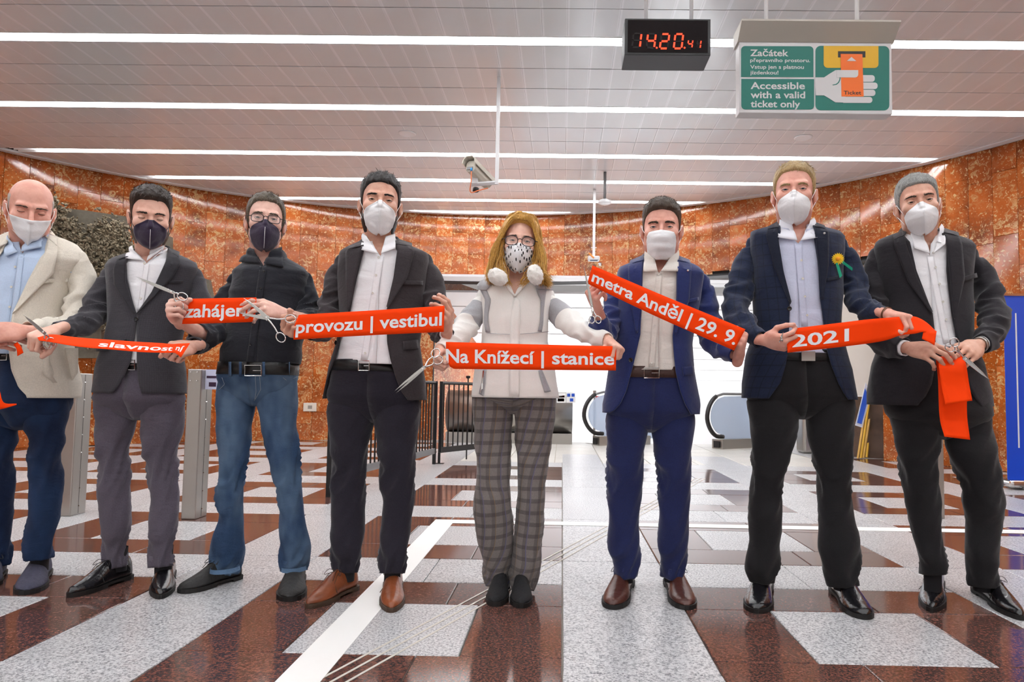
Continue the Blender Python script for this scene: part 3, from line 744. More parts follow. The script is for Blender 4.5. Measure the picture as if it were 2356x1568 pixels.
# roll-up banner
def banner():
    # stands just in front of the curved wall
    Y = 7.25; bl = W(2316, 1000, 7.25); x0 = bl.x; zt = W(2318, 678, Y).z
    r = empty('rollup_banner', (x0 + .45, Y, 0)); tag(r, 'blue roll-up banner with a white line at the right edge of the picture', 'banner')
    c0, ntb, bb = new_mat('banner_blue')
    sp = ntb.nodes.new('ShaderNodeSeparateXYZ'); ntb.links.new(coords(ntb, 'Generated'), sp.inputs[0])
    ntb.links.new(ramp(ntb, sp.outputs[2], [(.0, srgb(4, 74, 214)), (1, srgb(52, 88, 208))]), bb.inputs['Base Color']); bb.inputs['Roughness'].default_value = .45
    MB().bbox((x0, Y, .1), (x0 + .85, Y + .004, zt)).build('banner_sheet', c0, r)
    MB().bbox((x0 + .115, Y - .002, .42), (x0 + .13, Y - .0005, zt - .19)).build('white_line', M_TAPE, r)
    MB().bbox((x0 - .005, Y - .01, zt - .01), (x0 + .86, Y + .015, zt + .015)).build('top_bar', M_CHROME, r)
    bevel(MB().bbox((x0 - .03, Y - .1, .02), (x0 + .9, Y + .1, .1)).build('cassette', M_CHROME, r), .03, 3)
    MB().bbox((x0 + .1, Y - .16, 0), (x0 + .14, Y + .16, .025)).bbox((x0 + .7, Y - .16, 0), (x0 + .74, Y + .16, .025)).build('feet', M_GREYMET, r)
banner()
# bundle of placards leaning
def placards():
    woods = [plain('pale_wood', srgb(206, 160, 70), .5, var=.15, bscale=20), plain('yellow_wood', srgb(226, 176, 40), .5), plain('dark_wood', srgb(150, 100, 44), .5)]
    Yb = 11.0
    for i, (xb, xt, mt, lb) in enumerate(((1974, 1998, 0, 'pale wooden placard stick, leftmost of the leaning bundle'), (1981, 2004, 1, 'yellow wooden placard stick, second from the left in the leaning bundle'), (1987, 2011, 0, 'pale wooden placard stick in the middle of the leaning bundle'), (1994, 2012, 1, 'yellow wooden placard stick, rightmost of the leaning bundle'))):
        b = Wz(xb, 1056 - i, 0); t = W(xt, 895, b.y + .2)
        o = MB().tube([b + Vector((0, 0, .01)), t], .019, 4).build('placard_stick', woods[mt], None, origin=b); tag(o, lb, 'stick', 'placard sticks leaning behind the rightmost man')
    Y = 10.25; pts = [W(1968, 978, Y), W(1984, 983, Y), W(2004, 905, Y + .15), W(1992, 880, Y + .15)]
    r = empty('placard', pts[0]); tag(r, 'small blue and white placard leaning beside the wooden sticks', 'placard')
    MB().prism(pts, (0, .01, 0)).build('board', plain('placard_white', srgb(226, 230, 240), .5), r)
    Y = 10.24; pts = [W(1972, 972, Y), W(1982, 975, Y), W(1998, 912, Y + .12), W(1990, 893, Y + .14)]
    MB().prism([p + Vector((0, -.006, 0)) for p in pts], (0, .004, 0)).build('blue_print', plain('placard_blue', srgb(40, 90, 200), .5), r)
placards()
# bronze relief on the wall
def relief():
    Y = 9.6
    def PP(px, py, dy=0): return W(px, py, (.205*px + 955)/100 + .05 - dy)   # plane of the relief follows the curved wall
    c = PP(300, 640); r = empty('bronze_relief', c); tag(r, 'weathered bronze relief of trees on the orange wall, behind the two leftmost men', 'relief')
    sl = [[(120, 478), (200, 486), (295, 500), (295, 760), (120, 760)], [(385, 543), (398, 546), (400, 700), (385, 700)], [(115, 700), (240, 745), (240, 820), (115, 800)]]
    for p in sl:
        MB().prism([PP(x, y) for x, y in p], (.0, -.07, 0)).build('slab', M_BRONZE_SLAB, r)
    MB().prism([PP(x, y) for x, y in [(470, 640), (486, 645), (494, 690), (488, 760), (470, 760)]], (0, -.09, 0)).build('slab', M_BRONZE_SLAB, r)
    MB().prism([PP(x, y) for x, y in [(190, 812), (242, 812), (242, 824), (190, 824)]], (0, -.12, 0)).build('slab', M_BRONZE_SLAB, r)
    m = MB()
    def leaf(c, L, w):
        a = rnd.uniform(0, 2*PI); e = rnd.uniform(-.6, .6); d = Vector((math.cos(a), -abs(math.sin(e)) - .2, math.sin(a))).normalized(); s = d.cross(Vector((0, 1, 0))).normalized()*w; nrm = Vector((0, -w*.8, 0))
        m.add([c, c + d*L*.5 + s, c + d*L, c + d*L*.5 - s, c + d*L*.5 + nrm], [(0, 1, 4), (1, 2, 4), (2, 3, 4), (3, 0, 4)])
    def lump(c, q):
        n = 7; v = []; f = []
        for i in range(1, 4):
            for k in range(n):
                t = PI*i/4.4; a = 2*PI*k/n; rr_ = q*(1 + rnd.uniform(-.25, .25)); v.append(c + Vector((math.sin(t)*math.cos(a)*rr_, -math.cos(t)*rr_*1.1, math.sin(t)*math.sin(a)*rr_)))
        v.append(c + Vector((0, -q*1.2, 0)))
        for i in range(2):
            for k in range(n): f.append((i*n + k, i*n + (k + 1) % n, (i + 1)*n + (k + 1) % n, (i + 1)*n + k))
        for k in range(n): f.append((k, (k + 1) % n, len(v) - 1))
        m.add(v, f)
    def cluster(x0, y0, x1, y1, wd, cnt, q):
        for _ in range(int(cnt*1.5)):
            t = rnd.random(); x = x0 + (x1 - x0)*t + rnd.gauss(0, wd); y = y0 + (y1 - y0)*t + rnd.gauss(0, wd); c = PP(x, y, rnd.uniform(.1, .26))
            lump(c, q*rnd.uniform(.35, .85))
            leaf(c + Vector((0, -.03, 0)), q*1.5, q*.45); leaf(PP(x + rnd.gauss(0, 3), y + rnd.gauss(0, 3), rnd.uniform(.14, .28)), q*1.3, q*.4)
    cluster(118, 462, 205, 590, 8, 220, .040); cluster(120, 520, 200, 600, 14, 200, .042); cluster(225, 560, 290, 575, 20, 330, .040); cluster(235, 530, 280, 540, 13, 140, .04)
    cluster(120, 600, 210, 640, 18, 120, .045); cluster(215, 600, 300, 610, 14, 120, .04); cluster(140, 640, 300, 720, 30, 120, .05)
    o = m.build('foliage', M_BRONZE, r, sm=False); tag(o, kind='stuff')
relief()
# floor markings: white tape in an L, three thin diagonal guide lines
o = MB().bbox((-.885, 1.2, .0008), (-.745, 4.872, .0022)).build('floor_tape', M_TAPE, None, origin=(-.815, 3, 0)); tag(o, 'wide white tape stripe running towards the camera, under the brown shoe', 'tape', 'white tape on the floor')
o = MB().bbox((-.885, 4.875, .0008), (7.0, 5.0, .0022)).build('floor_tape', M_TAPE, None, origin=(3, 4.93, 0)); tag(o, 'white tape stripe crossing the floor behind the group', 'tape', 'white tape on the floor')
M_LINE = plain('pale_line', srgb(206, 200, 190), .6)
p0 = Wz(900, 1492); p1 = Wz(1340, 1250)
dd = (p1 - p0).normalized(); nn = Vector((-dd.y, dd.x, 0))
for i, lb in enumerate(('nearest', 'middle', 'farthest')):
    s = nn*(-.045 + .045*i); A_ = p0 - dd*.55 + s; B_ = p0 + dd*5.6 + s
    o = MB().prism([A_ - nn*.005 + Vector((0, 0, .0006)), B_ - nn*.005 + Vector((0, 0, .0006)), B_ + nn*.005 + Vector((0, 0, .0006)), A_ + nn*.005 + Vector((0, 0, .0006))], (0, 0, .001)).build('guide_line', M_LINE, None, origin=A_.lerp(B_, .5))
    tag(o, '%s of three thin pale diagonal guide lines across the floor' % lb, 'floor line', 'diagonal guide lines')
# ================================================================== PEOPLE: builders
def snet(fn, lo, hi, h):
    """surface nets of an implicit function (negative inside)"""
    lo = np.array(lo, float); hi = np.array(hi, float); n = np.ceil((hi - lo)/h).astype(int) + 1
    ax = [lo[i] + h*np.arange(n[i]) for i in range(3)]
    X, Y, Z = np.meshgrid(*[a.astype(np.float32) for a in ax], indexing='ij')
    Fv = fn(X, Y, Z).astype(np.float32)
    Fv[0] = np.maximum(Fv[0], .001); Fv[-1] = np.maximum(Fv[-1], .001); Fv[:, 0] = np.maximum(Fv[:, 0], .001); Fv[:, -1] = np.maximum(Fv[:, -1], .001); Fv[:, :, 0] = np.maximum(Fv[:, :, 0], .001); Fv[:, :, -1] = np.maximum(Fv[:, :, -1], .001)
    ins = Fv < 0
    c = ins[:-1, :-1, :-1].astype(np.int8)
    for dx in (0, 1):
        for dy in (0, 1):
            for dz in (0, 1):
                if dx + dy + dz: c = c + ins[dx:n[0] - 1 + dx, dy:n[1] - 1 + dy, dz:n[2] - 1 + dz]
    act = (c > 0) & (c < 8); idx = np.full(act.shape, -1, dtype=np.int64); I, J, K = np.nonzero(act); idx[I, J, K] = np.arange(len(I))
    S = np.zeros((len(I), 3)); C = np.zeros(len(I))
    corners = [(a, b, d) for a in (0, 1) for b in (0, 1) for d in (0, 1)]
    for p in corners:
        for a in range(3):
            if p[a] == 0:
                q = list(p); q[a] = 1
                f0 = Fv[I + p[0], J + p[1], K + p[2]]; f1 = Fv[I + q[0], J + q[1], K + q[2]]
                m = (f0 < 0) != (f1 < 0); t = np.where(m, f0/np.where(m, f0 - f1, 1), 0)
                for d in range(3): S[:, d] += np.where(m, p[d] + (t if d == a else 0), 0)
                C += m
    V = lo + h*(np.stack([I, J, K], 1) + S/C[:, None])
    faces = []
    for a in range(3):
        b, d = [(1, 2), (2, 0), (0, 1)][a]
        s0 = [slice(0, n[i]) for i in range(3)]; s1 = list(s0); s0[a] = slice(0, n[a] - 1); s1[a] = slice(1, n[a])
        A = ins[tuple(s0)]; B = ins[tuple(s1)]; E = A != B
        P = np.argwhere(E); ok = (P[:, b] > 0) & (P[:, d] > 0) & (P[:, b] < n[b] - 1) & (P[:, d] < n[d] - 1); P = P[ok]
        def at(ob, od): q = P.copy(); q[:, b] -= ob; q[:, d] -= od; return idx[q[:, 0], q[:, 1], q[:, 2]]
        Q = np.stack([at(1, 1), at(0, 1), at(0, 0), at(1, 0)], 1)
        flip = ~A[P[:, 0], P[:, 1], P[:, 2]]
        Q[flip] = Q[flip][:, ::-1]; faces.append(Q)
    return V, np.concatenate(faces)
def smin(a, b, k): h = np.clip(.5 + .5*(b - a)/k, 0, 1); return b*(1 - h) + a*h - k*h*(1 - h)
def smax(a, b, k): return -smin(-a, -b, k)
def ell(X, Y, Z, c, r):
    x, y, z = (X - c[0])/r[0], (Y - c[1])/r[1], (Z - c[2])/r[2]; k0 = np.sqrt(x*x + y*y + z*z) + 1e-6
    x, y, z = x/r[0], y/r[1], z/r[2]; k1 = np.sqrt(x*x + y*y + z*z) + 1e-6; return k0*(k0 - 1)/k1
def cap(X, Y, Z, a, b, ra, rb):
    a = np.array(a, float); b = np.array(b, float); d = b - a; L = max(d @ d, 1e-9)
    t = np.clip(((X - a[0])*d[0] + (Y - a[1])*d[1] + (Z - a[2])*d[2])/L, 0, 1)
    return np.sqrt((X - a[0] - t*d[0])**2 + (Y - a[1] - t*d[1])**2 + (Z - a[2] - t*d[2])**2) - (ra + (rb - ra)*t)
# ---- head, local frame: face looks along -Y, z up, origin between the ears at eye level
def head_sdf(X, Y, Z, jaw=1.0, nose=1.0, neck=.056, lean=0.0, ears=1.0):
    A = np.abs(X)
    d = ell(X, Y, Z, (0, .014, .040), (.0765, .098, .086))
    d = smin(d, ell(X, Y, Z, (0, -.028, -.030), (.064*jaw, .066, .088)), .03)
    d = smin(d, ell(A, Y, Z, (.044*jaw, -.012, -.066), (.022, .040, .032)), .028)
    d = smin(d, ell(X, Y, Z, (0, -.066, -.100), (.030*jaw, .026, .022)), .03)
    d = smin(d, ell(A, Y, Z, (.046, -.064, -.024), (.020, .020, .017)), .022)
    d = smin(d, cap(A, Y, Z, (.010, -.090, .021), (.044, -.076, .024), .010, .009), .014)
    d = smax(d, -ell(A, Y, Z, (.032, -.103, .000), (.022, .018, .0125)), .012)
    d = smin(d, cap(X, Y, Z, (0, -.090, .010), (0, -.118*nose, -.034), .007, .0105), .010)
    d = smin(d, ell(A, Y, Z, (.0125, -.103, -.038), (.0085, .012, .008)), .008)
    d = smin(d, ell(X, Y, Z, (0, -.095, -.064), (.023, .010, .010)), .012)
    e = ell(A, Y, Z, (.0800*ears, .014, -.012), (.0085, .019, .031)); e = smin(e, ell(A, Y, Z, (.086*ears, .022, .002), (.006, .017, .022)), .006)
    e = smax(e, -ell(A, Y, Z, (.0930*ears, .004, -.006), (.009, .010, .017)), .004)
    d = smin(d, e, .006)
    d = smin(d, cap(X, Y, Z, (0, .022, -.06), (0, .064 + lean, -.215), neck, neck*1.0), .03)
    d = smin(d, cap(A, Y, Z, (.05, .04, -.03), (.020, .016 + lean, -.19), .014, .012), .025)
    return d
def hairline(A, Y, st):
    """height of the lower edge of the hair at depth y (front -, back +)"""
    zf, zt, zs, zb = st['front'], st['temple'], st['side'], st['nape']
    z = np.interp(Y, [-.12, -.085, -.062, -.038, -.014, .004, .03, .06, .12], [zf + .02, zf, zt, zt - .022, zs, zs + .012, -.034, zb + .02, zb])
    rec = np.clip((A - .022)/.03, 0, 1)*st.get('recede', .014)*np.clip((-.035 - Y)/.03, 0, 1)
    return z + rec
def hair_sdf(X, Y, Z, st, hk):
    A = np.abs(X)
    b = head_sdf(X, Y, Z, **{**hk, 'ears': .01})
    top = np.clip((Z - .045)/.05, 0, 1)
    t = st['ts'] + (st['tt'] - st['ts'])*top + st.get('quiff', 0)*np.clip((-.03 - Y)/.05, 0, 1)*top
    t = t + st.get('wave', .0014)*np.sin(X*210 + 2*np.sin(Y*60))*top + .0010*np.sin(Y*330 + X*90)
    zl = hairline(A, Y, st)
    return smax(b - t, (zl - Z)*.75, .006)
# ---- hand, local frame: wrist at origin, fingers +y, back of the hand +z, thumb at -x (right hand)
def hand_build(pose):
    P = pose; cap_list = []; nails = []
    mcp = [(-.027, .086, .002), (-.006, .091, .005), (.0145, .087, .003), (.033, .077, -.002)]
    ln = [(.043, .026, .021), (.047, .030, .022), (.043, .028, .021), (.034, .021, .019)]
    rr = [.0092, .0094, .0088, .0079]; spread = P.get('spread', [-.08, -.01, .06, .14])
    for i in range(4):
        a = [math.radians(q) for q in P['curl'][i]]; p = np.array(mcp[i]); ang = 0; r = rr[i]
        for k in range(3):
            ang += a[k]; d = np.array([math.sin(spread[i])*math.cos(ang), math.cos(spread[i])*math.cos(ang), -math.sin(ang)])
            q = p + d*ln[i][k]; cap_list.append((p.copy(), q.copy(), r*(1 - .07*k)*(1.06 if k == 0 else 1), r*(1 - .07*(k + 1)), i))
            if k == 2:
                up = np.array([math.sin(spread[i])*math.sin(ang), math.cos(spread[i])*math.sin(ang), math.cos(ang)]); nails.append((p + (q - p)*.75 + up*r*.80, q - p, up, r))
            p = q
    t0 = np.array((-.016, .022, -.006)); ds = P['thumb']; lens = (.046, .036, .028); rs = (.0135, .0112, .0100, .0088); p = t0
    for k in range(3):
        d = np.array(ds[k], float); d /= np.linalg.norm(d); q = p + d*lens[k]; cap_list.append((p.copy(), q.copy(), rs[k], rs[k + 1], 4))
        if k == 2:
            up = np.array(P.get('thumb_up', (-.5, 0, .8)), float); up -= d*(up @ d); up /= np.linalg.norm(up); nails.append((p + (q - p)*.72 + up*rs[3]*.82, q - p, up, rs[3]*1.15))
        p = q
    def fn(X, Y, Z):
        d = cap(X, Y, Z, (0, -.038, 0), (0, .002, 0), .022, .0235)
        d = smin(d, ell(X, Y, Z, (.001, .045, .0), (.041, .052, .0165)), .014)
        for i in range(4): d = smin(d, cap(X, Y, Z, (mcp[i][0]*.55, .018, 0), mcp[i], .013, .0115), .010)
        d = smin(d, ell(X, Y, Z, (-.022, .032, -.010), (.017, .028, .013)), .012)
        for i in range(5):
            f = None
            for (a, b, ra, rb, j) in cap_list:
                if j == i: c = cap(X, Y, Z, a, b, ra, rb); f = c if f is None else smin(f, c, .0035)
            d = smin(d, f, .006 if i < 4 else .010)
        # little knuckle bumps
        return d
    pts = np.array([c[0] for c in cap_list] + [c[1] for c in cap_list])
    lo = np.minimum(pts.min(0) - .016, (-.045, -.070, -.03)); hi = np.maximum(pts.max(0) + .016, (.052, .1, .03))
    V, Fc = snet(fn, lo, hi, .0031)
    return V, Fc, nails
_hand_cache = {}
POSES = {
 'pinch': dict(curl=[(48, 52, 28), (56, 58, 32), (62, 64, 36), (66, 66, 38)], thumb=[(-.62, .62, -.45), (-.1, .85, -.5), (.1, .9, -.42)], thumb_up=(-.7, .1, .6)),
 'grip': dict(curl=[(62, 74, 42), (68, 80, 44), (72, 82, 46), (74, 82, 46)], thumb=[(-.62, .55, -.55), (-.02, .75, -.68), (.45, .75, -.5)], thumb_up=(-.6, .3, -.75)),
 'hold': dict(curl=[(24, 38, 22), (30, 42, 26), (36, 46, 28), (40, 48, 30)], thumb=[(-.62, .6, -.5), (-.12, .92, -.36), (.02, .98, -.2)], thumb_up=(-.8, 0, .6)),
 'flatcurl': dict(curl=[(16, 34, 20), (20, 36, 22), (24, 38, 24), (26, 40, 26)], thumb=[(-.6, .6, -.55), (.0, .8, -.6), (.2, .9, -.4)], spread=[-.10, -.02, .05, .12]),
}
def hand(pose, side, wrist, toward, back, s=1.0):
    """returns (verts, faces, nail list) in world space"""
    if pose not in _hand_cache: _hand_cache[pose] = hand_build(POSES[pose])
    V, Fc, nails = _hand_cache[pose]
    y = (Vector(toward) - Vector(wrist)).normalized(); z = Vector(back); z = (z - y*z.dot(y)).normalized(); x = y.cross(z)
    mir = -1 if side == 'L' else 1
    M = np.array([list(x*mir), list(y), list(z)])*s
    Vw = V @ M + np.array(wrist)
    Fw = Fc if mir > 0 else Fc[:, ::-1]
    T = lambda q: np.array(q) @ M
    nl = [(Vector(T(c)) + Vector(wrist), Vector(T(a)).normalized(), Vector(T(u)).normalized(), r*s) for c, a, u, r in nails]
    return Vw, Fw, nl
# ---- lofts
def supers(a, b, n, th):
    c, s = math.cos(th), math.sin(th); e = 2/n
    return a*math.copysign(abs(c)**e, c), b*math.copysign(abs(s)**e, s)
class Loft:
    """body-like shell from pixel rows: (py, xl, xr, half depth, centre depth offset)"""
    def __init__(s, Y, rows, n=2.1, shrink=0.0, yaw=0):
        s.Y = Y; s.n = n; L = []
        for r in rows:
            py, xl, xr, b = r[:4]; off = r[4] if len(r) > 4 else 0
            p = W(xl, py, Y); q = W(xr, py, Y); c = (p + q)/2; A = (q.x - p.x)/2; A = math.sqrt(max(A*A - (b*c.x/Y)**2, (.7*A)**2)); L.append((c.z, c.x, A - shrink, b - shrink, Y + off))
        L.sort(key=lambda t: t[0]); s.L = np.array(L)
    def at(s, z):
        L = s.L; return [float(np.interp(z, L[:, 0], L[:, k])) for k in (1, 2, 3, 4)]   # cx, a, b, cy
    def front(s, px, py, off=0.0):
        Yg = s.Y - .1
        for _ in range(5):
            p = W(px, py, Yg); cx, a, b, cy = s.at(p.z); u = max(-.995, min(.995, (p.x - cx)/a)); v = (1 - abs(u)**s.n)**(1/s.n); Yg = cy - b*v
        g = Vector((math.copysign(abs(u)**(s.n - 1), u)/a, -(v**(s.n - 1))/b, 0)).normalized()
        return W(px, py, Yg) + g*off
def fold(p, amp, f=(7, 7, 16), seed=0.0):
    q = Vector((p[0]*f[0] + seed, p[1]*f[1] + seed*.7, p[2]*f[2])); v = mnoise.noise(q)
    q2 = Vector((p[0]*f[0]*1.1 + p[2]*f[2]*.5 + seed, p[1]*f[1], p[2]*f[2]*1.2 - p[0]*f[0]*.6)); r = .5 - abs(mnoise.noise(q2 + Vector((9.1, 3.3, 7.7))))**.8*2.1
    return amp*(v*.9 + max(r, -1)*.8)*1.35
def loft_mesh(name, lf, parent, mat, nz=44, nt=64, opening=None, z0=None, z1=None, amp=.004, seed=0, thickness=.004, close=False, hem=None, uvs=True, f=(5, 5, 9)):
    """opening: rows (py, xl, xr) in pixels"""
    zmin, zmax = lf.L[0, 0] if z0 is None else z0, lf.L[-1, 0] if z1 is None else z1
    if opening:
        O = []
        for (py, xl, xr) in opening:
            a = lf.front(xl, py); b = lf.front(xr, py); O.append(((a.z + b.z)/2, a.x, b.x))
        O.sort(key=lambda t: t[0]); O = np.array(O)
    V = []; UV = []
    for i in range(nz + 1):
        z = zmin + (zmax - zmin)*i/nz; cx, a, b, cy = lf.at(z)
        if opening:
            xl = float(np.interp(z, O[:, 0], O[:, 1])); xr = float(np.interp(z, O[:, 0], O[:, 2]))
            if xr - xl < .001: xr = xl + .001
            fa = lambda x: math.copysign(abs(max(-.99, min(.99, (x - cx)/a)))**(lf.n/2), x - cx)
            tr = -math.acos(max(-1, min(1, fa(xr)))); tl = -math.acos(max(-1, min(1, fa(xl)))) + 2*PI
        else: tr = -PI/2; tl = 1.5*PI
        for j in range(nt + 1):
            t = tr + (tl - tr)*j/nt; x, y = supers(a, b, lf.n, t); zz = z
            if hem and i == 0: zz = z + hem*math.sin(3*t)
            p = Vector((cx + x, cy + y, zz)); nrm = Vector((x/a, y/b, 0)).normalized()
            e = 1.0 if (not opening) else min(1, j/5, (nt - j)/5)
            V.append(p + nrm*fold(p, amp, f, seed)*(.35 + .65*e)); UV.append((t*(a + b)*.5, z))
    F = []
    m = nt + 1
    for i in range(nz):
        for j in range(nt): F.append((i*m + j, i*m + j + 1, (i + 1)*m + j + 1, (i + 1)*m + j))
    if close: F.append(tuple(range(nt))[::-1]); F.append(tuple(nz*m + j for j in range(nt)))
    o = mk(name, V, F, mat, parent, sm=True, uv=UV if uvs else None)
    if thickness: thick(o, thickness, -1)
    return o
def tube_mesh(path, n=20, m=44, amp=.003, seed=0, f=(5, 16), cuff=True, flat=1.0, joint=None, twist=.0):
    """path: (Vector, radius). Returns verts, faces, uv of a sleeve or trouser leg"""
    pts = [(p[0], p[1], p[2], r) for (p, r) in path]; C = catmull(pts, m)
    up = None; V = []; UV = []; s = 0; cen = [Vector(c[:3]) for c in C]
    for i, c in enumerate(C):
        a = cen[max(i - 1, 0)]; b = cen[min(i + 1, m - 1)]; t = (b - a).normalized()
        if i: s += (cen[i] - cen[i - 1]).length
        if up is None: up = Vector((0, 1, 0)) if abs(t.y) < .9 else Vector((0, 0, 1))
        up = (up - t*up.dot(t)).normalized(); sd = t.cross(up); r = c[3]
        w = 1.0
        if joint: w = .42 + 1.5*sum(math.exp(-((i/(m - 1) - j)/.10)**2) for j in joint)
        for k in range(n + 1):
            th = 2*PI*k/n; cs, sn = math.cos(th), math.sin(th)
            q = Vector((cs*.8 + seed, sn*.8 + seed*.3, s*f[1] + cs*1.1*twist + sn*.7*twist)); a1 = mnoise.noise(q); a2 = abs(mnoise.noise(q*.75 + Vector((5.2, 1.3, 2.2)))); v = a1*.55 + (.55 - 2.2*a2**.8)*.9
            d = max(-.011, min(.009, max(-1.1, min(.8, v))*amp*w*1.7))
            V.append(cen[i] + (up*cs*flat + sd*sn)*(r + d)); UV.append((th*r, s))
    F = []; M_ = n + 1
    for i in range(m - 1):
        for k in range(n): F.append((i*M_ + k, i*M_ + k + 1, (i + 1)*M_ + k + 1, (i + 1)*M_ + k))
    if cuff:   # turned-in edge
        st = len(V); c = cen[-1]; t = (cen[-1] - cen[-2]).normalized()
        for k in range(M_): V.append(c + (V[(m - 1)*M_ + k] - c)*.86); UV.append(UV[(m - 1)*M_ + k])
        for k in range(M_): V.append(c + (V[(m - 1)*M_ + k] - c)*.84 - t*.05); UV.append(UV[(m - 1)*M_ + k])
        for k in range(n): F.append(((m - 1)*M_ + k, (m - 1)*M_ + k + 1, st + k + 1, st + k)); F.append((st + k, st + k + 1, st + M_ + k + 1, st + M_ + k))
    return V, F, UV
def join_parts(name, parts, mat, parent, sm=True, angle=None):
    V = []; F = []; UV = []
    for v, f, uv in parts:
        n = len(V); V += list(v); F += [tuple(i + n for i in q) for q in f]; UV += list(uv)
    return mk(name, V, F, mat, parent, sm=sm, uv=UV, angle=angle)
def patch(name, lf, parent, mat, left, right, off=.006, nu=4, nv=14, thickness=.003, bulge=0.0, offs=None):
    """strip on the front of a loft between two pixel polylines (same run)"""
    A = catmull([(x, y, 0) for x, y in left], nv + 1); B = catmull([(x, y, 0) for x, y in right], nv + 1)
    if len(left) > 2 or True:
        A = resample(left, nv + 1); B = resample(right, nv + 1)
    V = []
    for i in range(nv + 1):
        for j in range(nu + 1):
            t = j/nu; x = A[i][0]*(1 - t) + B[i][0]*t; y = A[i][1]*(1 - t) + B[i][1]*t
            o = off if offs is None else offs[0]*(1 - t) + offs[1]*t
            V.append(lf.front(x, y, o + bulge*math.sin(PI*t)))
    F = [(i*(nu + 1) + j, i*(nu + 1) + j + 1, (i + 1)*(nu + 1) + j + 1, (i + 1)*(nu + 1) + j) for i in range(nv) for j in range(nu)]
    o = mk(name, V, F, mat, parent, sm=True, angle=35); thick(o, thickness, 0); return o
def resample(pl, n):
    P = np.array(pl, float); 
    if len(P) == 1: return [tuple(P[0])]*n
    d = np.concatenate([[0], np.cumsum(np.linalg.norm(np.diff(P, axis=0), axis=1) + 1e-6)]); t = np.linspace(0, d[-1], n)
    return list(zip(np.interp(t, d, P[:, 0]), np.interp(t, d, P[:, 1])))
# ---- cloth and skin materials
def cloth(name, col, rough=.85, weave=900, wrinkle=.45, check=None, var=.06, sheen=.2, wr_scale=14):
    m, nt, b = new_mat(name)
    v = coords(nt); b.inputs['Roughness'].default_value = rough; b.inputs['Specular IOR Level'].default_value = .25
    b.inputs['Sheen Weight'].default_value = sheen; b.inputs['Sheen Roughness'].default_value = .5
    lo = tuple(c*(1 - var*2.5) for c in col[:3]); hi = tuple(min(1, c*(1 + var*2.5)) for c in col[:3])
    c = ramp(nt, noise(nt, v, 210, 2, .7), [(.3, lo), (.7, hi)])
    if check:
        uv = coords(nt, 'UV'); sp = nt.nodes.new('ShaderNodeSeparateXYZ'); nt.links.new(uv, sp.inputs[0])
        for axis, per, width, cc, amt in check:
            mt = nt.nodes.new('ShaderNodeMath'); mt.operation = 'MULTIPLY'; mt.inputs[1].default_value = 1/per; nt.links.new(sp.outputs[axis], mt.inputs[0])
            fr = nt.nodes.new('ShaderNodeMath'); fr.operation = 'FRACT'; nt.links.new(mt.outputs[0], fr.inputs[0])
            k = ramp(nt, fr.outputs[0], [(0, (amt,)*3), (width*.92, (amt,)*3), (width, (0, 0, 0)), (.97, (0, 0, 0)), (1, (amt,)*3)])
            c = mix(nt, k, c, cc)
    nt.links.new(c, b.inputs['Base Color'])
    h1 = noise(nt, coords(nt, 'Object', (1, 1, 2.0)), wr_scale, 3, .5, .6); h2 = noise(nt, v, weave, 1)
    mx = nt.nodes.new('ShaderNodeMath'); mx.operation = 'MULTIPLY_ADD'; mx.inputs[1].default_value = .06; nt.links.new(h2, mx.inputs[0]); nt.links.new(h1, mx.inputs[2])
    bump(nt, b, mx.outputs[0], wrinkle, .02)
    return m
def skin(name, col, red=.5):
    m, nt, b = new_mat(name)
    v = coords(nt)
    lo = tuple(c*f for c, f in zip(col[:3], (.90, .76, .72))); hi = tuple(min(1, c*1.08) for c in col[:3])
    nt.links.new(ramp(nt, noise(nt, v, 22, 4, .6), [(.32, lo), (.62, hi)]), b.inputs['Base Color'])
    b.inputs['Roughness'].default_value = .45; b.inputs['Specular IOR Level'].default_value = .45
    b.inputs['Subsurface Weight'].default_value = .12; b.inputs['Subsurface Radius'].default_value = (.012, .005, .003); b.inputs['Subsurface Scale'].default_value = 1
    bump(nt, b, noise(nt, v, 160, 3), .12, .002)
    return m
def hair_mat(name, c0, c1, scale=(60, 60, 9)):
    m, nt, b = new_mat(name)
    n = noise(nt, coords(nt, 'Object', scale), 6, 3, .7)
    nt.links.new(ramp(nt, n, [(.3, c0), (.7, c1)]), b.inputs['Base Color']); b.inputs['Roughness'].default_value = .38; b.inputs['Specular IOR Level'].default_value = .4
    bump(nt, b, n, .5, .004); return m
M_EYEW = plain('eye_white', srgb(232, 226, 222), .15)
def iris(name, col): return plain(name, col, .1)
M_PUPIL = plain('pupil', srgb(12, 10, 10), .08)
M_BROWN_IRIS = iris('iris_brown', srgb(70, 46, 32)); M_BLUE_IRIS = iris('iris_blue', srgb(92, 112, 130))
M_MASKW = cloth('mask_white', srgb(238, 238, 240), .8, 700, .12, var=.01, wr_scale=25); M_MASKB = cloth('mask_dark', srgb(50, 38, 62), .8, 700, .15, var=.05, wr_scale=25)
M_LOOPW = plain('loop_white', srgb(240, 240, 240), .6); M_LOOPB = plain('loop_black', srgb(24, 20, 28), .6)
M_BTN_W = plain('button_white', srgb(226, 222, 214), .25); M_BTN_B = plain('button_black', srgb(20, 19, 22), .15)
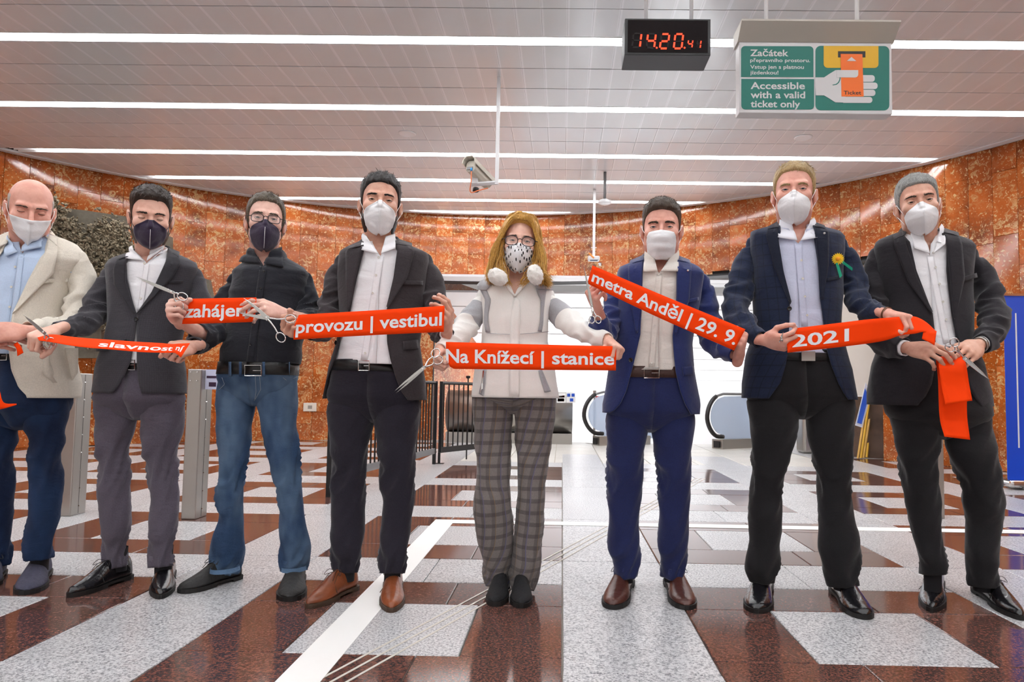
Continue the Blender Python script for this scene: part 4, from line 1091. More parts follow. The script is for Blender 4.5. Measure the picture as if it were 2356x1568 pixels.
# ---- head assembly
def make_head(root, H):
    """H: centre px,py,Y ; px height crown..chin -> scale ; rotations; returns world head verts and the transform"""
    s = H['s']; M = (Matrix.Translation(W(*H['c'])) @ Matrix.Rotation(H.get('yaw', 0) - math.atan2(W(*H['c']).x, W(*H['c']).y), 4, 'Z') @ Matrix.Rotation(H.get('roll', 0), 4, 'Y') @ Matrix.Rotation(H.get('tilt', 0), 4, 'X') @ Matrix.Diagonal((s*H.get('sx', 1), s, s*H.get('sz', 1), 1)))
    hk = dict(jaw=H.get('jaw', 1), nose=H.get('nose', 1), neck=H.get('neck', .056), lean=H.get('lean', 0), ears=1.0)
    V, Fc = snet(lambda X, Y, Z: head_sdf(X, Y, Z, **hk), (-.10, -.135, -.25), (.10, .125, .14), .0034)
    R = np.array(M)[:3]; Vw = V @ R[:, :3].T + R[:, 3]
    bvh = BVHTree.FromPolygons([tuple(v) for v in V], [tuple(int(i) for i in f) for f in Fc])
    def face_y(x, z):
        h = bvh.ray_cast(Vector((x, -.3, z)), Vector((0, 1, 0))); return h[0].y if h[0] is not None else None
    T = lambda p: M @ Vector(p)
    # eyes
    for sx in (-1, 1):
        c = Vector((sx*.0325, -.0735, -.001)); rr = .0122
        gz = Vector((H.get('gaze', (0, 0))[0], -1, H.get('gaze', (0, 0))[1])).normalized()
        v = []; f = []; n1, n2 = 10, 16; side = gz.orthogonal().normalized(); up = gz.cross(side)
        mats_i = []
        for i in range(n1 + 1):
            t = PI*.55*(i/n1)**1.3
            for k in range(n2): v.append(T(c + (gz*math.cos(t) + (side*math.cos(2*PI*k/n2) + up*math.sin(2*PI*k/n2))*math.sin(t))*rr))
        for i in range(n1):
            for k in range(n2):
                f.append((i*n2 + k, i*n2 + (k + 1) % n2, (i + 1)*n2 + (k + 1) % n2, (i + 1)*n2 + k)); t = math.sin(PI*.55*((i + .5)/n1)**1.3)*rr; mats_i.append(2 if t < .0022 else (1 if t < .0058 else 0))
        e = mk('eye', v, f, [M_EYEW, H.get('iris', M_BROWN_IRIS), M_PUPIL], root); e.data.polygons.foreach_set('material_index', mats_i)
        # lids
        op = H.get('open', .30); lo_ = -.16
        v = []; f = []; nu, nv = 14, 7; rl = rr + .0013
        def lid(sign):
            st = len(v)
            for i in range(nv + 1):
                for j in range(nu + 1):
                    az = (j/nu*2 - 1)*1.12; arch = max(0, math.cos(az/1.12*PI/2))**.75
                    edge = (op*arch - .05) if sign > 0 else (lo_*arch - .05)
                    if sign > 0: edge = max(edge, lo_*arch - .045 + .01)
                    el = edge + (sign*1.15 - edge)*(i/nv)
                    r_ = rl + (.0012 if i == 0 else 0) + .001*(i/nv)
                    v.append(T(c + Vector((math.sin(az)*math.cos(el), -math.cos(az)*math.cos(el), math.sin(el)))*r_))
            for i in range(nv):
                for j in range(nu): f.append((st + i*(nu + 1) + j, st + i*(nu + 1) + j + 1, st + (i + 1)*(nu + 1) + j + 1, st + (i + 1)*(nu + 1) + j))
        lid(1); lid(-1); o = mk('eyelid', v, f, H['skin'], root); thick(o, .0012, 1)
        # lashes line
        v = []; f = []
        for j in range(nu + 1):
            az = (j/nu*2 - 1)*1.05; arch = math.cos(az/1.12*PI/2)**.75; el = max(op*arch - .05, lo_*arch - .035)
            for q in (0, 1): v.append(T(c + Vector((math.sin(az)*math.cos(el), -math.cos(az)*math.cos(el), math.sin(el) - .0004*0))*(rl + .0014 + .0014*q) + Vector((0, 0, -.0006*q))))
        f = [(2*j, 2*j + 1, 2*j + 3, 2*j + 2) for j in range(nu)]; o = mk('eyelashes', v, f, M_BLACK, root); thick(o, .0011, 0)
        # brow made of short hairs
        m = MB(); br = H.get('brow', 1.0)
        for k in range(int(110*br)):
            t = rnd.random(); x = sx*(.013 + .037*t); z = .0180 + .0055*math.sin(t*PI*.75) - .004*t + rnd.gauss(0, .0017)*br**.5*(1.1 - .6*t) + H.get('browz', 0)
            y = face_y(x, z)
            if y is None: continue
            y2 = face_y(x + sx*.006, z + .0005) or y; b0 = Vector((x, y - .0003, z)); b1 = Vector((x + sx*.0075, y2 - .0016, z + .0022 - .0035*t)); w = Vector((0, 0, .0009))
            m.add([T(b0 - w), T(b0 + w), T(b1)], [(0, 1, 2)]); m.add([T(b0 + Vector((0, -.0007, 0))), T(b0 + w), T(b1)], [(0, 1, 2)])
        o = m.build('eyebrow', H['browmat'], root)
    # hair
    st = H.get('hair')
    if st:
        hv, hf = snet(lambda X, Y, Z: hair_sdf(X, Y, Z, st, hk), (-.105, -.135, -.13), (.105, .15, .165), .0042)
        keep = hv
        hw = hv @ R[:, :3].T + R[:, 3]
        hb = BVHTree.FromPolygons([tuple(q) for q in hv], [tuple(int(i) for i in q) for q in hf])
        # tufts of strands lying over the cap
        Vv = [tuple(q) for q in hw]; Ff = [tuple(int(i) for i in q) for q in hf]
        tv = []; tf = []; L0 = st.get('len', .02); cnt = st.get('n', 1500)
        idx = np.random.RandomState(int(abs(H['c'][0]))).randint(0, len(hv), cnt*2); done = 0
        rs = random.Random(int(H['c'][0]))
        for ii in idx:
            p = Vector(hv[ii]); 
            if done >= cnt: break
            loc, nr, fi, ds = hb.find_nearest(p)
            if nr is None: continue
            outw = (p - Vector((0, .01, .03))).normalized()
            if nr.dot(outw) < 0: nr = -nr
            if nr.dot(outw) < .4: continue
            top = max(0, min(1, (p.z - .05)/.05))
            flow = Vector(st.get('flow', (.3, -.6, .2)))*top + Vector((0, .35, -1))*(1 - top)
            flow = flow + Vector((rs.gauss(0, .35), rs.gauss(0, .35), rs.gauss(0, .25))); flow = (flow - nr*flow.dot(nr)).normalized()
            L = L0*(.45 + .75*top)*rs.uniform(.6, 1.25); lift = st.get('lift', .25)*(.35 + .65*top); sd = flow.cross(nr)*rs.uniform(.0007, .0014)
            a = p - nr*.001; b_ = p + flow*L*.55 + nr*L*lift*.55; c_ = p + flow*L + nr*L*lift*.55
            k = len(tv); tv += [M @ (a - sd), M @ (a + sd), M @ (b_ + sd*.8), M @ (b_ - sd*.8), M @ c_]; tf += [(k, k + 1, k + 2, k + 3), (k + 3, k + 2, k + 4)]; done += 1
        k = len(Vv); Vv += [tuple(q) for q in tv]; Ff += [tuple(i + k for i in q) for q in tf]
        mk('hair', Vv, Ff, H['hairmat'], root)
    if H.get('beard'):
        def bd(X, Y, Z):
            A = np.abs(X); b = head_sdf(X, Y, Z, **{**hk, 'ears': .01})
            cut = np.maximum((Z + .028 + .9*np.clip(-.02 - Y, 0, 1)), (Y - .012))
            cut = np.maximum(cut, -(Z + .118)); cut = np.maximum(cut, .047 - A); return smax(b - H['beard'], cut*.8, .004)
        hv, hf = snet(bd, (-.09, -.13, -.14), (.09, .06, .02), .0042); mk('beard', hv @ R[:, :3].T + R[:, 3], hf, H.get('beardmat', H['hairmat']), root)
    # mask
    mk_mask(root, H, T, face_y)
    if H.get('glasses'): mk_glasses(root, H, T)
    return Vw, Fc, M
def mk_mask(root, H, T, face_y):
    kind = H['mask']; mat = H['maskmat']; loopm = H['loopmat']; dz = H.get('mz', 0.0); nu, nv = 28, 26
    if kind == 'surgical':
        zt, zb = -.016, -.132; wf = lambda v: np.interp(v, [0, .12, .3, .7, .9, 1], [.026, .044, .056, .060, .056, .050])
        ridge = lambda v: np.interp(v, [0, .15, .35, .6, .8, .93, 1], [-.080, -.104, -.122, -.130, -.1325, -.127, -.108]); top = lambda u: -.004*u*u - .002*abs(u)
    elif kind == 'fold':
        zt, zb = -.030, -.140; wf = lambda v: np.interp(v, [0, .2, .5, .8, 1], [.006, .030, .052, .064, .070])
        ridge = lambda v: np.interp(v, [0, .3, .6, 1], [-.085, -.112, -.126, -.120]); top = lambda u: .006*u*u
    else:
        zt, zb = -.010, -.134; wf = lambda v: np.interp(v, [0, .06, .15, .3, .5, .66, .78, .9, 1], [.008, .026, .040, .053, .061, .0625, .054, .030, .012])
        ridge = lambda v: np.interp(v, [0, .1, .3, .5, .68, .85, 1], [-.080, -.098, -.122, -.136, -.137, -.116, -.101]); top = lambda u: 0
        if kind == 'cloth': zt, zb = -.016, -.136; wf = lambda v: np.interp(v, [0, .06, .15, .3, .5, .7, .84, .94, 1], [.008, .024, .038, .053, .063, .065, .060, .045, .022])
    cy = lambda x, z: (face_y(x, z) if face_y(x, z) is not None else -.02)
    V = []
    for i in range(nv + 1):
        v = i/nv
        for j in range(nu + 1):
            u = j/nu*2 - 1; w = float(wf(v)); x = u*w; z = zb + (zt - zb)*v + top(u)*v + dz; ye = None
            e = cy(math.copysign(w, u)*.98, z); e = min(max(e, -.09), -.028)
            yr = float(ridge(v)); pw = 1.5 if kind != 'surgical' else 2.4
            y = e + (yr - e)*(1 - abs(u)**pw)
            if kind == 'surgical': y -= .0022*math.sin(v*PI*6.2)*(1 - u**4)
            if kind == 'kn': y -= .002*math.exp(-((v - .62 + .12*abs(u))/.03)**2); y -= .0016*math.exp(-(u/.035)**2)
            fy = cy(x, z)
            if fy is not None: y = min(y, fy - .0022 - H.get('beard', 0)*4)
            V.append(T((x, y, z)))
    F = [(i*(nu + 1) + j, i*(nu + 1) + j + 1, (i + 1)*(nu + 1) + j + 1, (i + 1)*(nu + 1) + j) for i in range(nv) for j in range(nu)]
    o = mk('face_mask', V, F, mat, root); thick(o, .0018, 0)
    g = lambda i, j: V[i*(nu + 1) + j]
    if kind in ('kn', 'cloth', 'fold'):   # centre seam
        c = nu//2; pts = [g(i, c) + (M_OUT(T))*.0016 for i in range(1, nv - 7 if kind == 'kn' else nv)]
        MB().tube(pts, .0011, 5).build('centre_seam', H.get('seammat', mat), o, sm=True)
    if kind == 'kn' and H.get('foam', False):
        pts = [g(nv - 2, j) + M_OUT(T)*.002 for j in range(7, nu - 6)]; MB().tube(pts, .0016, 5).build('nose_wire', mat, o, sm=True)
    for sx in (0, 1):
        j = nu if sx else 0; s_ = 1 if sx else -1
        i0, i1 = (nv - 4, 4) if kind == 'surgical' else (int(nv*.72), int(nv*.28))
        ear_t = T((s_*.0815, -.004, .012)); ear_b = T((s_*.080, -.002, -.040)); mid = T((s_*.092, .030, -.012))
        a = g(i0, j); b = g(i1, j)
        m1 = T((s_*.078, -.035, -.004)); m2 = T((s_*.0715, -.034, -.064))
        pts = catmull([tuple(a), tuple(m1), tuple(ear_t), tuple(mid), tuple(ear_b), tuple(m2), tuple(b)], 26); MB().tube(pts, .0014, 5).build('ear_loop', loopm, o, sm=True)
def M_OUT(T):
    return (T((0, -1, 0)) - T((0, 0, 0))).normalized()
def mk_glasses(root, H, T):
    g = H['glasses']; hw, hh, e = g
    fr = empty('glasses', base_of(root) + Vector((0, 0, 0)), None)
    bpy.data.objects.remove(fr)
    m = MB(); yl = -.104
    rims = []
    for s in (-1, 1):
        c = Vector((s*(hw + .0095), yl + .002, -.004)); pts = []
        for k in range(28):
            a = 2*PI*k/28; x, z = supers(hw, hh, e, a); pts.append(T(c + Vector((x, .010*(abs(x*s + hw)/(2*hw))**2, z))))
        m.tube(pts, .0017, 6, closed=True); rims.append(pts)
    m.tube([T((-.0105, yl, .002)), T((0, yl - .003, .005)), T((.0105, yl, .002))], .0017, 6)
    for s in (-1, 1): m.tube([T((s*(2*hw + .009), yl + .010, .003)), T((s*.082, yl + .03, .004)), T((s*.084, .0, .004)), T((s*.082, .03, -.012))], .0018, 6)
    o = m.build('glasses', H.get('framemat', M_BLACK), root, sm=True)
    for pts in rims:
        mk('lens', pts, [tuple(range(len(pts)))], M_LENS, o, sm=False)
# ---- shoes
def shoe(root, toe, heel, mat, solemat, width=.10, pointed=0, h=.0, name='shoe', laces=True, heelh=.022, lacemat=None, ankle=None, wedge=0):
    toe = Vector((toe.x, toe.y, 0)); heel = Vector((heel.x, heel.y, 0)); d = (toe - heel); L = d.length; d.normalize(); s = Vector((d.y, -d.x, 0))
    w = width*.575; sc = max(L/.30, 1)
    ks = [0, .03, .10, .22, .36, .5, .62, .74, .85, .93, .975, 1.0]
    wd = [.30, .62, .74, .76, .70, .78, .94, 1.0, .90, .70, .46, .16] if not pointed else [.30, .62, .74, .74, .68, .74, .86, .86, .70, .48, .32, .10]
    ht = [.080, .100, .104, .106, .108, .094, .072, .054, .045, .039, .031, .014]
    cx = [.0]*12
    V = []; n = 16
    for i, k in enumerate(ks):
        c = heel + d*(L*k); ww = w*wd[i]; hh = ht[i]*min(sc, 1.08)
        for j in range(n):
            a = PI*j/(n - 1); x, z = supers(ww, hh - .012, 2.1, a); V.append(c + s*x + Vector((0, 0, .016 + z + (.004 if i > 9 else 0))))
    F = [(i*n + j, i*n + j + 1, (i + 1)*n + j + 1, (i + 1)*n + j) for i in range(11) for j in range(n - 1)]
    F.append(tuple(range(n))); F.append(tuple(11*n + j for j in range(n))[::-1])
    for i in range(11): F.append((i*n, (i + 1)*n, (i + 1)*n + n - 1, i*n + n - 1))
    o = mk(name, V, F, mat, root, origin=(heel + toe)/2, sm=True, angle=60); sub = o.modifiers.new('s', 'SUBSURF'); sub.levels = 1; sub.render_levels = 1
    # sole with heel
    m = MB()
    top = []; 
    for side in (1, -1):
        rng = range(12) if side > 0 else range(11, -1, -1)
        for i in rng: top.append(heel + d*(L*(ks[i]*1.02 - .01)) + s*(w*wd[i]*1.05*side) + Vector((0, 0, .020)))
    m.prism(top, (0, 0, -.010))
    fore = []; 
    for side in (1, -1):
        rng = range(5, 12) if side > 0 else range(11, 4, -1)
        for i in rng: fore.append(heel + d*(L*(ks[i]*1.02 - .01)) + s*(w*wd[i]*1.04*side) + Vector((0, 0, .011)))
    m.prism(fore, (0, 0, -.0105))
    hl = []
    for side in (1, -1):
        rng = range(0, 4) if side > 0 else range(3, -1, -1)
        for i in rng: hl.append(heel + d*(L*(ks[i]*1.02 - .01)) + s*(w*wd[i]*1.03*side) + Vector((0, 0, .012)))
    m.prism(hl, (0, 0, -.0115)); m.build('sole', solemat, o)
    if laces:
        lm = lacemat or M_BLACK; m = MB()
        for k, hz in ((.42, .104), (.49, .097), (.56, .084)):
            c = heel + d*(L*k); ww = .020
            m.tube(catmull([tuple(c - s*ww + Vector((0, 0, hz - .004))), tuple(c + Vector((0, 0, hz + .004))), tuple(c + s*ww + d*.008 + Vector((0, 0, hz - .004)))], 8), .0018, 5)
        c = heel + d*(L*.42) + Vector((0, 0, .111))
        for sg in (-1, 1):
            m.tube(catmull([tuple(c), tuple(c + s*sg*.03 + Vector((0, 0, .008)) + d*.01), tuple(c + s*sg*.042 + Vector((0, 0, -.012)) + d*.03), tuple(c + s*sg*.018 + Vector((0, 0, -.006)) + d*.012)], 10), .0014, 5)
            m.tube(catmull([tuple(c), tuple(c + s*sg*.015 + d*.03 + Vector((0, 0, -.005))), tuple(c + s*sg*.022 + d*.055 + Vector((0, 0, -.028)))], 8), .0014, 5)
        m.build('laces', lm, o, sm=True)
        # quarter edge line (facing)
        q = MB()
        for sg in (-1, 1):
            q.tube([heel + d*(L*.40) + s*sg*.016 + Vector((0, 0, .106)), heel + d*(L*.50) + s*sg*.020 + Vector((0, 0, .093)), heel + d*(L*.585) + s*sg*.030 + Vector((0, 0, .070)), heel + d*(L*.60) + s*sg*w*.9 + Vector((0, 0, .035))], .0018, 4)
        q.build('facing_seam', solemat, o)
    return o

def wing(root, mat, lf, c, rx, ry, tip, throat, sg, zt=.04):
    A0 = math.radians(78); A1 = math.radians(36)
    ao = Vector((c.x + sg*rx*1.12*math.sin(A0), c.y - ry*1.12*math.cos(A0), c.z + zt + .006)); ai = Vector((c.x + sg*rx*1.06*math.sin(A1), c.y - ry*1.06*math.cos(A1), c.z + zt*.55))
    bt = lf.front(tip[0], tip[1], .020); bi = lf.front(throat[0], throat[1], .012); V = []; nu, nv = 6, 10
    for i in range(nv + 1):
        v = i/nv
        for j in range(nu + 1):
            u = j/nu; p = ao.lerp(bt, v).lerp(ai.lerp(bi, v), u); p = p + Vector((sg*.004, -.014, .004))*math.sin(PI*min(1, .15 + .85*(1 - abs(2*v - 1)))) *(.35 + .65*math.sin(PI*(1 - v)*.8)) ; V.append(p)
    F = [(i*(nu + 1) + j, i*(nu + 1) + j + 1, (i + 1)*(nu + 1) + j + 1, (i + 1)*(nu + 1) + j) for i in range(nv) for j in range(nu)]
    o = mk('collar_wing', V, F, mat, root, sm=True); thick(o, .003, 0); return o
# ================================================================== PEOPLE: assembly
def leg_path(rows, Y, ys=None):
    out = []
    for r in rows:
        py, xl, xr = r[:3]; Yy = Y + (r[3] if len(r) > 3 else 0)
        a = W(xl, py, Yy); b = W(xr, py, Yy); c = (a + b)/2; rad = (b.x - a.x)/2/math.sqrt(1 + (c.x/Yy)**2*.85)
        out.append((c, rad))
    return out
def arm_path(rows): return [(W(x, y, Yy), r/F_PX*Yy) for (x, y, Yy, r) in rows]
def capped(path, n=14, m=16, k=1.0):
    V, F, _ = tube_mesh([(p, r*k) for p, r in path], n=n, m=m, amp=0, cuff=False)
    M_ = n + 1; F.append(tuple(range(n))[::-1]); F.append(tuple((m - 1)*M_ + j for j in range(n)))
    # weld the seam
    mp = {i*M_ + n: i*M_ for i in range(m)}; F = [tuple(mp.get(i, i) for i in q) for q in F]
    return V, F
def to_obj(V, F):
    me = bpy.data.meshes.new('tmp'); me.from_pydata([tuple(v) for v in V], [], [tuple(int(i) for i in q) for q in F]); o = bpy.data.objects.new('tmp', me); COL.objects.link(o)
    bm = bmesh.new(); bm.from_mesh(me); bmesh.ops.delete(bm, geom=[v for v in bm.verts if not v.link_faces], context='VERTS'); bmesh.ops.recalc_face_normals(bm, faces=bm.faces); bm.to_mesh(me); bm.free(); return o
def body_union(root, core, fine, mat):
    V = []; F = []
    for v, f in core: n = len(V); V += list(v); F += [tuple(i + n for i in q) for q in f]
    A = to_obj(V, F); m = A.modifiers.new('r', 'REMESH'); m.mode = 'VOXEL'; m.voxel_size = .014
    V = []; F = []
    for v, f in fine:
        n = len(V); V += [tuple(q) for q in v]; F += [tuple(int(i) + n for i in q) for q in f]
    B = to_obj(V, F)
    m = A.modifiers.new('b', 'BOOLEAN'); m.operation = 'UNION'; m.object = B; m.solver = 'MANIFOLD'
    dg = bpy.context.evaluated_depsgraph_get(); me = bpy.data.meshes.new_from_object(A.evaluated_get(dg))
    if len(me.vertices) < len(B.data.vertices)*.6:
        print('BOOLEAN FALLBACK'); m.solver = 'EXACT'; dg = bpy.context.evaluated_depsgraph_get(); me = bpy.data.meshes.new_from_object(A.evaluated_get(dg))
    for o in (A, B): d = o.data; bpy.data.objects.remove(o); bpy.data.meshes.remove(d)
    co = np.zeros(len(me.vertices)*3); me.vertices.foreach_get('co', co); co = co.reshape(-1, 3) - np.array(root.location); me.vertices.foreach_set('co', co.ravel())
    me.materials.clear(); me.materials.append(mat); smooth(me); root.data = me
def collar(name, root, mat, c, rx, ry, throat, tips, zb, drop=.045, lf=None, out=1.30, off=.012, front_gap=.5):
    """folded collar: c = neck centre (world), throat = two pixel points, tips = two pixel points, zb = height of the back edge above c"""
    o_all = []
    for sd in (0, 1):
        sg = -1 if sd == 0 else 1; tp = lf.front(*throat[sd], off*.6); tip = lf.front(*tips[sd], off); V = []; n = 18; rowsn = 5
        for i in range(n + 1):
            s = i/n; th = -PI/2 + sg*(front_gap + (PI - front_gap)*s)
            e1 = min(1, s/.42); e1 = e1*e1*(3 - 2*e1); zt = c.z + (zb)*(s**.8)
            te = Vector((c.x + rx*math.cos(th), c.y + ry*math.sin(th), zt)); t_ = tp.lerp(te, e1)
            te2 = Vector((c.x + rx*out*math.cos(th), c.y + ry*out*math.sin(th), zt - drop)); e2 = min(1, s/.55); e2 = e2*e2*(3 - 2*e2); b_ = tip.lerp(te2, e2)
            for k in range(rowsn):
                u = k/(rowsn - 1); p = t_.lerp(b_, u); o_ = (p - Vector((c.x, c.y, p.z))); o_.z = 0
                if o_.length > 1e-6: p = p + o_.normalized()*.006*math.sin(PI*min(1, u*1.2))
                V.append(p)
        F = [(i*rowsn + k, i*rowsn + k + 1, (i + 1)*rowsn + k + 1, (i + 1)*rowsn + k) for i in range(n) for k in range(rowsn - 1)]
        o = mk(name, V, F, mat, root, sm=True); thick(o, .003, 0); o_all.append(o)
    return o_all
def button(root, lf, px, py, r, mat, off=.006, Y=None, name='button'):
    p = lf.front(px, py, off); a = lf.front(px + 2, py, off) - lf.front(px - 2, py, off); nrm = Vector((a.y, -a.x, 0)).normalized()
    m = MB(); m.lathe((0, 0, 0), [(r*.95, 0), (r, r*.3), (r*.75, r*.42), (r*.6, r*.3), (.0001, r*.28)], 12)
    q = nrm.to_track_quat('Z', 'Y'); m.v = [tuple(q @ Vector(v) + p) for v in m.v]; return m.build(name, mat, root, sm=True, angle=40)
def nails_of(root, nl, mat):
    me = None
    for (c, a, u, r) in nl:
        s = a.cross(u).normalized(); V = []
        for i in range(4):
            t = i/3*2 - 1
            for j in range(5):
                w = (j/4*2 - 1); V.append(c + a*(t*r*.72) + s*(w*r*.62*(1 - .25*(t > .9))) + u*(r*.24*(1 - w*w*.9)))
        F = [(i*5 + j, i*5 + j + 1, (i + 1)*5 + j + 1, (i + 1)*5 + j) for i in range(3) for j in range(4)]
        mk('fingernail', V, F, mat, root)
def person(P):
    Y = P['Y']; b0 = P['base']; me = bpy.data.meshes.new('person'); root = bpy.data.objects.new('person', me); COL.objects.link(root)
    root.location = (b0[0], b0[1], 0); tag(root, P['label'], 'person')
    fine = []; core = []
    hv, hf, M = make_head(root, P['head']); fine.append((hv, hf))
    H = P['head']; hs = H['s']
    # lofts
    jr = []
    T0 = P['torso']; S = T0[3]
    for i, r in enumerate(T0):
        r = list(r); k = 0
        if i == 2: k = 7
        elif i >= 3 and r[0] < T0[-1][0] - 110: k = P.get('armhole', 8)
        r[1] += k; r[2] -= k; jr.append(tuple(r))
    for A in P['arms']:
        p = A['path']; x1, y1, Y1, r1 = p[1]; left = abs(x1 - S[1]) < abs(x1 - S[2]); sg = 1 if left else -1; xe = S[1] if left else S[2]
        A['path'] = [(xe + sg*24, S[0] + 4, p[0][2], 6), (xe + sg*17, S[0] + 13, p[0][2], 15), (xe + sg*r1*.72 - sg*3, S[0] + 32, (p[0][2] + Y1)/2, r1*.80)] + [q for q in p[1:] if q[1] > S[0] + 50 or q is not p[1]]
    top = P.get('top_shrink', .014); lf = Loft(Y, jr, P.get('n', 2.1)); sh = Loft(Y, jr, P.get('n', 2.1), shrink=top if P.get('jacket') else 0)
    inner = Loft(Y, jr, 2.2, shrink=(top if P.get('jacket') else 0) + P.get('skin_gap', .022))
    V = []; F = []; nz, nt = 14, 20; L = inner.L
    for i in range(nz + 1):
        zb_ = W(P['waist'][0], P['waist'][1], Y).z + .01; z = zb_ + (L[-1, 0] - .012 - zb_)*i/nz; cx, a, b, cy = inner.at(z)
        for j in range(nt): x, y = supers(max(a, .03), max(b, .03), 2.2, 2*PI*j/nt); V.append(Vector((cx + x, cy + y, z)))
    for i in range(nz):
        for j in range(nt): F.append((i*nt + j, i*nt + (j + 1) % nt, (i + 1)*nt + (j + 1) % nt, (i + 1)*nt + j))
    F.append(tuple(range(nt))[::-1]); F.append(tuple(nz*nt + j for j in range(nt))); core.append((V, F))
    nb = M @ Vector((0, .04, -.19)); core.append(capped([(nb + Vector((0, .02, -.16)), .05), (nb, .05*hs), (nb + Vector((0, -.002, .06)), .045*hs)]))
    seed = P['seed']
    # arms
    jac = P.get('jacket'); garment_parts = []
    skinm = H['skin']
    for k, A in enumerate(P['arms']):
        path = arm_path(A['path']); f_amp = A.get('amp', .0042)*1.5
        garment_parts.append(tube_mesh(path, n=36, m=90, amp=f_amp*1.25, seed=seed + 3.1*k, joint=A.get('joint', (.50, .80)), f=(5, A.get('freq', 20)), twist=.6))
        e, r = path[-1]; e2, r2 = path[-2]
        fa = [(p, r_*.62) for p, r_ in path[:-1]]
        if A.get('bare'):
            bp = arm_path(A['bare']); fine_path = [(path[-2][0], .040)] + bp
            core.append(capped([(p, r_*.55) for p, r_ in path], k=1)); core.append(capped(fine_path, n=18, m=22))
            wrist = bp[-1][0]
        else: core.append(capped(fa + [(path[-1][0], .024)])); wrist = path[-1][0]
        if A.get('cuff') is not None:
            d = (e - e2).normalized(); v, f, uv = tube_mesh([(e - d*.04, r*.80), (e + d*A.get('cufflen', .012), r*.78)], n=20, m=5, amp=0, cuff=True)
            mk('shirt_cuff', v, f, A['cuff'], root, sm=True)
        for hd in A['hands']:
            w_ = W(*hd['wrist']); t_ = W(*hd['to']); v, f, nl = hand(hd['pose'], hd['side'], w_, t_, hd['back'], hd.get('s', 1.06)); fine.append((v, f)); nails_of(root, nl, P.get('nailmat', H['nail']))
            if (w_ - wrist).length > .03: core.append(capped([(wrist, .024), (w_, .024)]))
    # legs
    parts = []
    cr = P['crotch']; pr = [r for r in P['pelvis'] if r[0] < cr - 38]; l_ = P['pelvis'][-1]
    xa = np.interp(cr - 30, [r[0] for r in P['pelvis']], [r[1] for r in P['pelvis']]); xb = np.interp(cr - 30, [r[0] for r in P['pelvis']], [r[2] for r in P['pelvis']]); cxp = P.get('crotchx', (xa + xb)/2)
    if jac:
        tt = sorted(jr); hem_y = P['hem'][1]; ty = [r[0] for r in tt]; q = []
        ys_ = sorted(set([r[0] for r in pr] + [hem_y - 6, hem_y + 14]))
        for y_ in ys_:
            if y_ > cr - 38: continue
            a_ = np.interp(y_, [r[0] for r in P['pelvis']], [r[1] for r in P['pelvis']]); b_ = np.interp(y_, [r[0] for r in P['pelvis']], [r[2] for r in P['pelvis']]); d_ = np.interp(y_, [r[0] for r in P['pelvis']], [r[3] for r in P['pelvis']])
            if y_ < hem_y + 10: a_ = max(a_, np.interp(y_, ty, [r[1] for r in tt]) + 9); b_ = min(b_, np.interp(y_, ty, [r[2] for r in tt]) - 9); d_ = min(d_, np.interp(y_, ty, [r[3] for r in tt]) - .022)
            q.append((y_, float(a_), float(b_), float(d_)))
        pr = q
    pr += [(cr - 30, xa + (cxp - xa)*.10, xb - (xb - cxp)*.10, .095), (cr - 14, xa + (cxp - xa)*.38, xb - (xb - cxp)*.38, .078), (cr - 2, xa + (cxp - xa)*.72, xb - (xb - cxp)*.72, .05), (cr + 4, xa + (cxp - xa)*.93, xb - (xb - cxp)*.93, .03)]
    pel = Loft(Y, pr, 2.5)
    pv = []; pf = []; puv = []; nz, nt = 14, 44
    for i in range(nz + 1):
        z = pel.L[0, 0] + (pel.L[-1, 0] - pel.L[0, 0])*i/nz; cx, a, b, cy = pel.at(z)
        for j in range(nt + 1):
            t = -PI/2 + 2*PI*j/nt; x, y = supers(a, b, 2.5, t); p = Vector((cx + x, cy + y, z)); nr = Vector((x/a, y/b, 0)).normalized(); pv.append(p + nr*fold(p, .0022, (7, 7, 12), seed)); puv.append((t*(a + b)*.5, z))
    for i in range(nz):
        for j in range(nt): pf.append((i*(nt + 1) + j, i*(nt + 1) + j + 1, (i + 1)*(nt + 1) + j + 1, (i + 1)*(nt + 1) + j))
    parts.append((pv, pf, puv))
    for k, lg in enumerate(P['legs']):
        s = lg['shoe']; tz = Wz(*s['toe'], .012); hz = Wz(*s['heel'], .012); dv = hz - tz; dv.z = 0
        if dv.length > .325: mx = min(abs(dv.x), .30); dv = Vector((math.copysign(mx, dv.x), math.sqrt(max(.325**2 - mx*mx, .004)), 0))
        ank = tz + dv*.72; hm = lg['rows'][-1][0]; rw = []
        y0_ = min(P['hem'][1], P['crotch'] - 44) if jac else 0
        for r in lg['rows']:
            r = list(r) + [0]*(4 - len(r)); k = max(0, min(1, (r[0] - (hm - 190))/190)); r[3] = r[3]*(1 - k) + (ank.y - Y)*k
            if r[0] >= y0_: rw.append(tuple(r))
        if jac:
            R_ = lg['rows']; g = lambda y, k: float(np.interp(y, [q[0] for q in R_], [q[k] for q in R_])); wv = g(y0_, 2) - g(y0_, 1)
            rw = [(y0_ - 22, g(y0_, 1) + wv*.20, g(y0_, 2) - wv*.20, 0), (y0_ - 6, g(y0_, 1) + wv*.09, g(y0_, 2) - wv*.09, 0), (y0_ + 12, g(y0_ + 12, 1) + 2, g(y0_ + 12, 2) - 2, 0)] + [q for q in rw if q[0] > y0_ + 26]
        lg['rows'] = rw; path = leg_path(rw, Y)
        v, f, uv = tube_mesh(path, n=32, m=90, amp=P.get('leg_amp', .0042)*1.8, seed=seed + 11 + 5*k, joint=P.get('leg_joint', (.47, .95)), f=(5, P.get('leg_freq', 11)), flat=.86, twist=1.2)
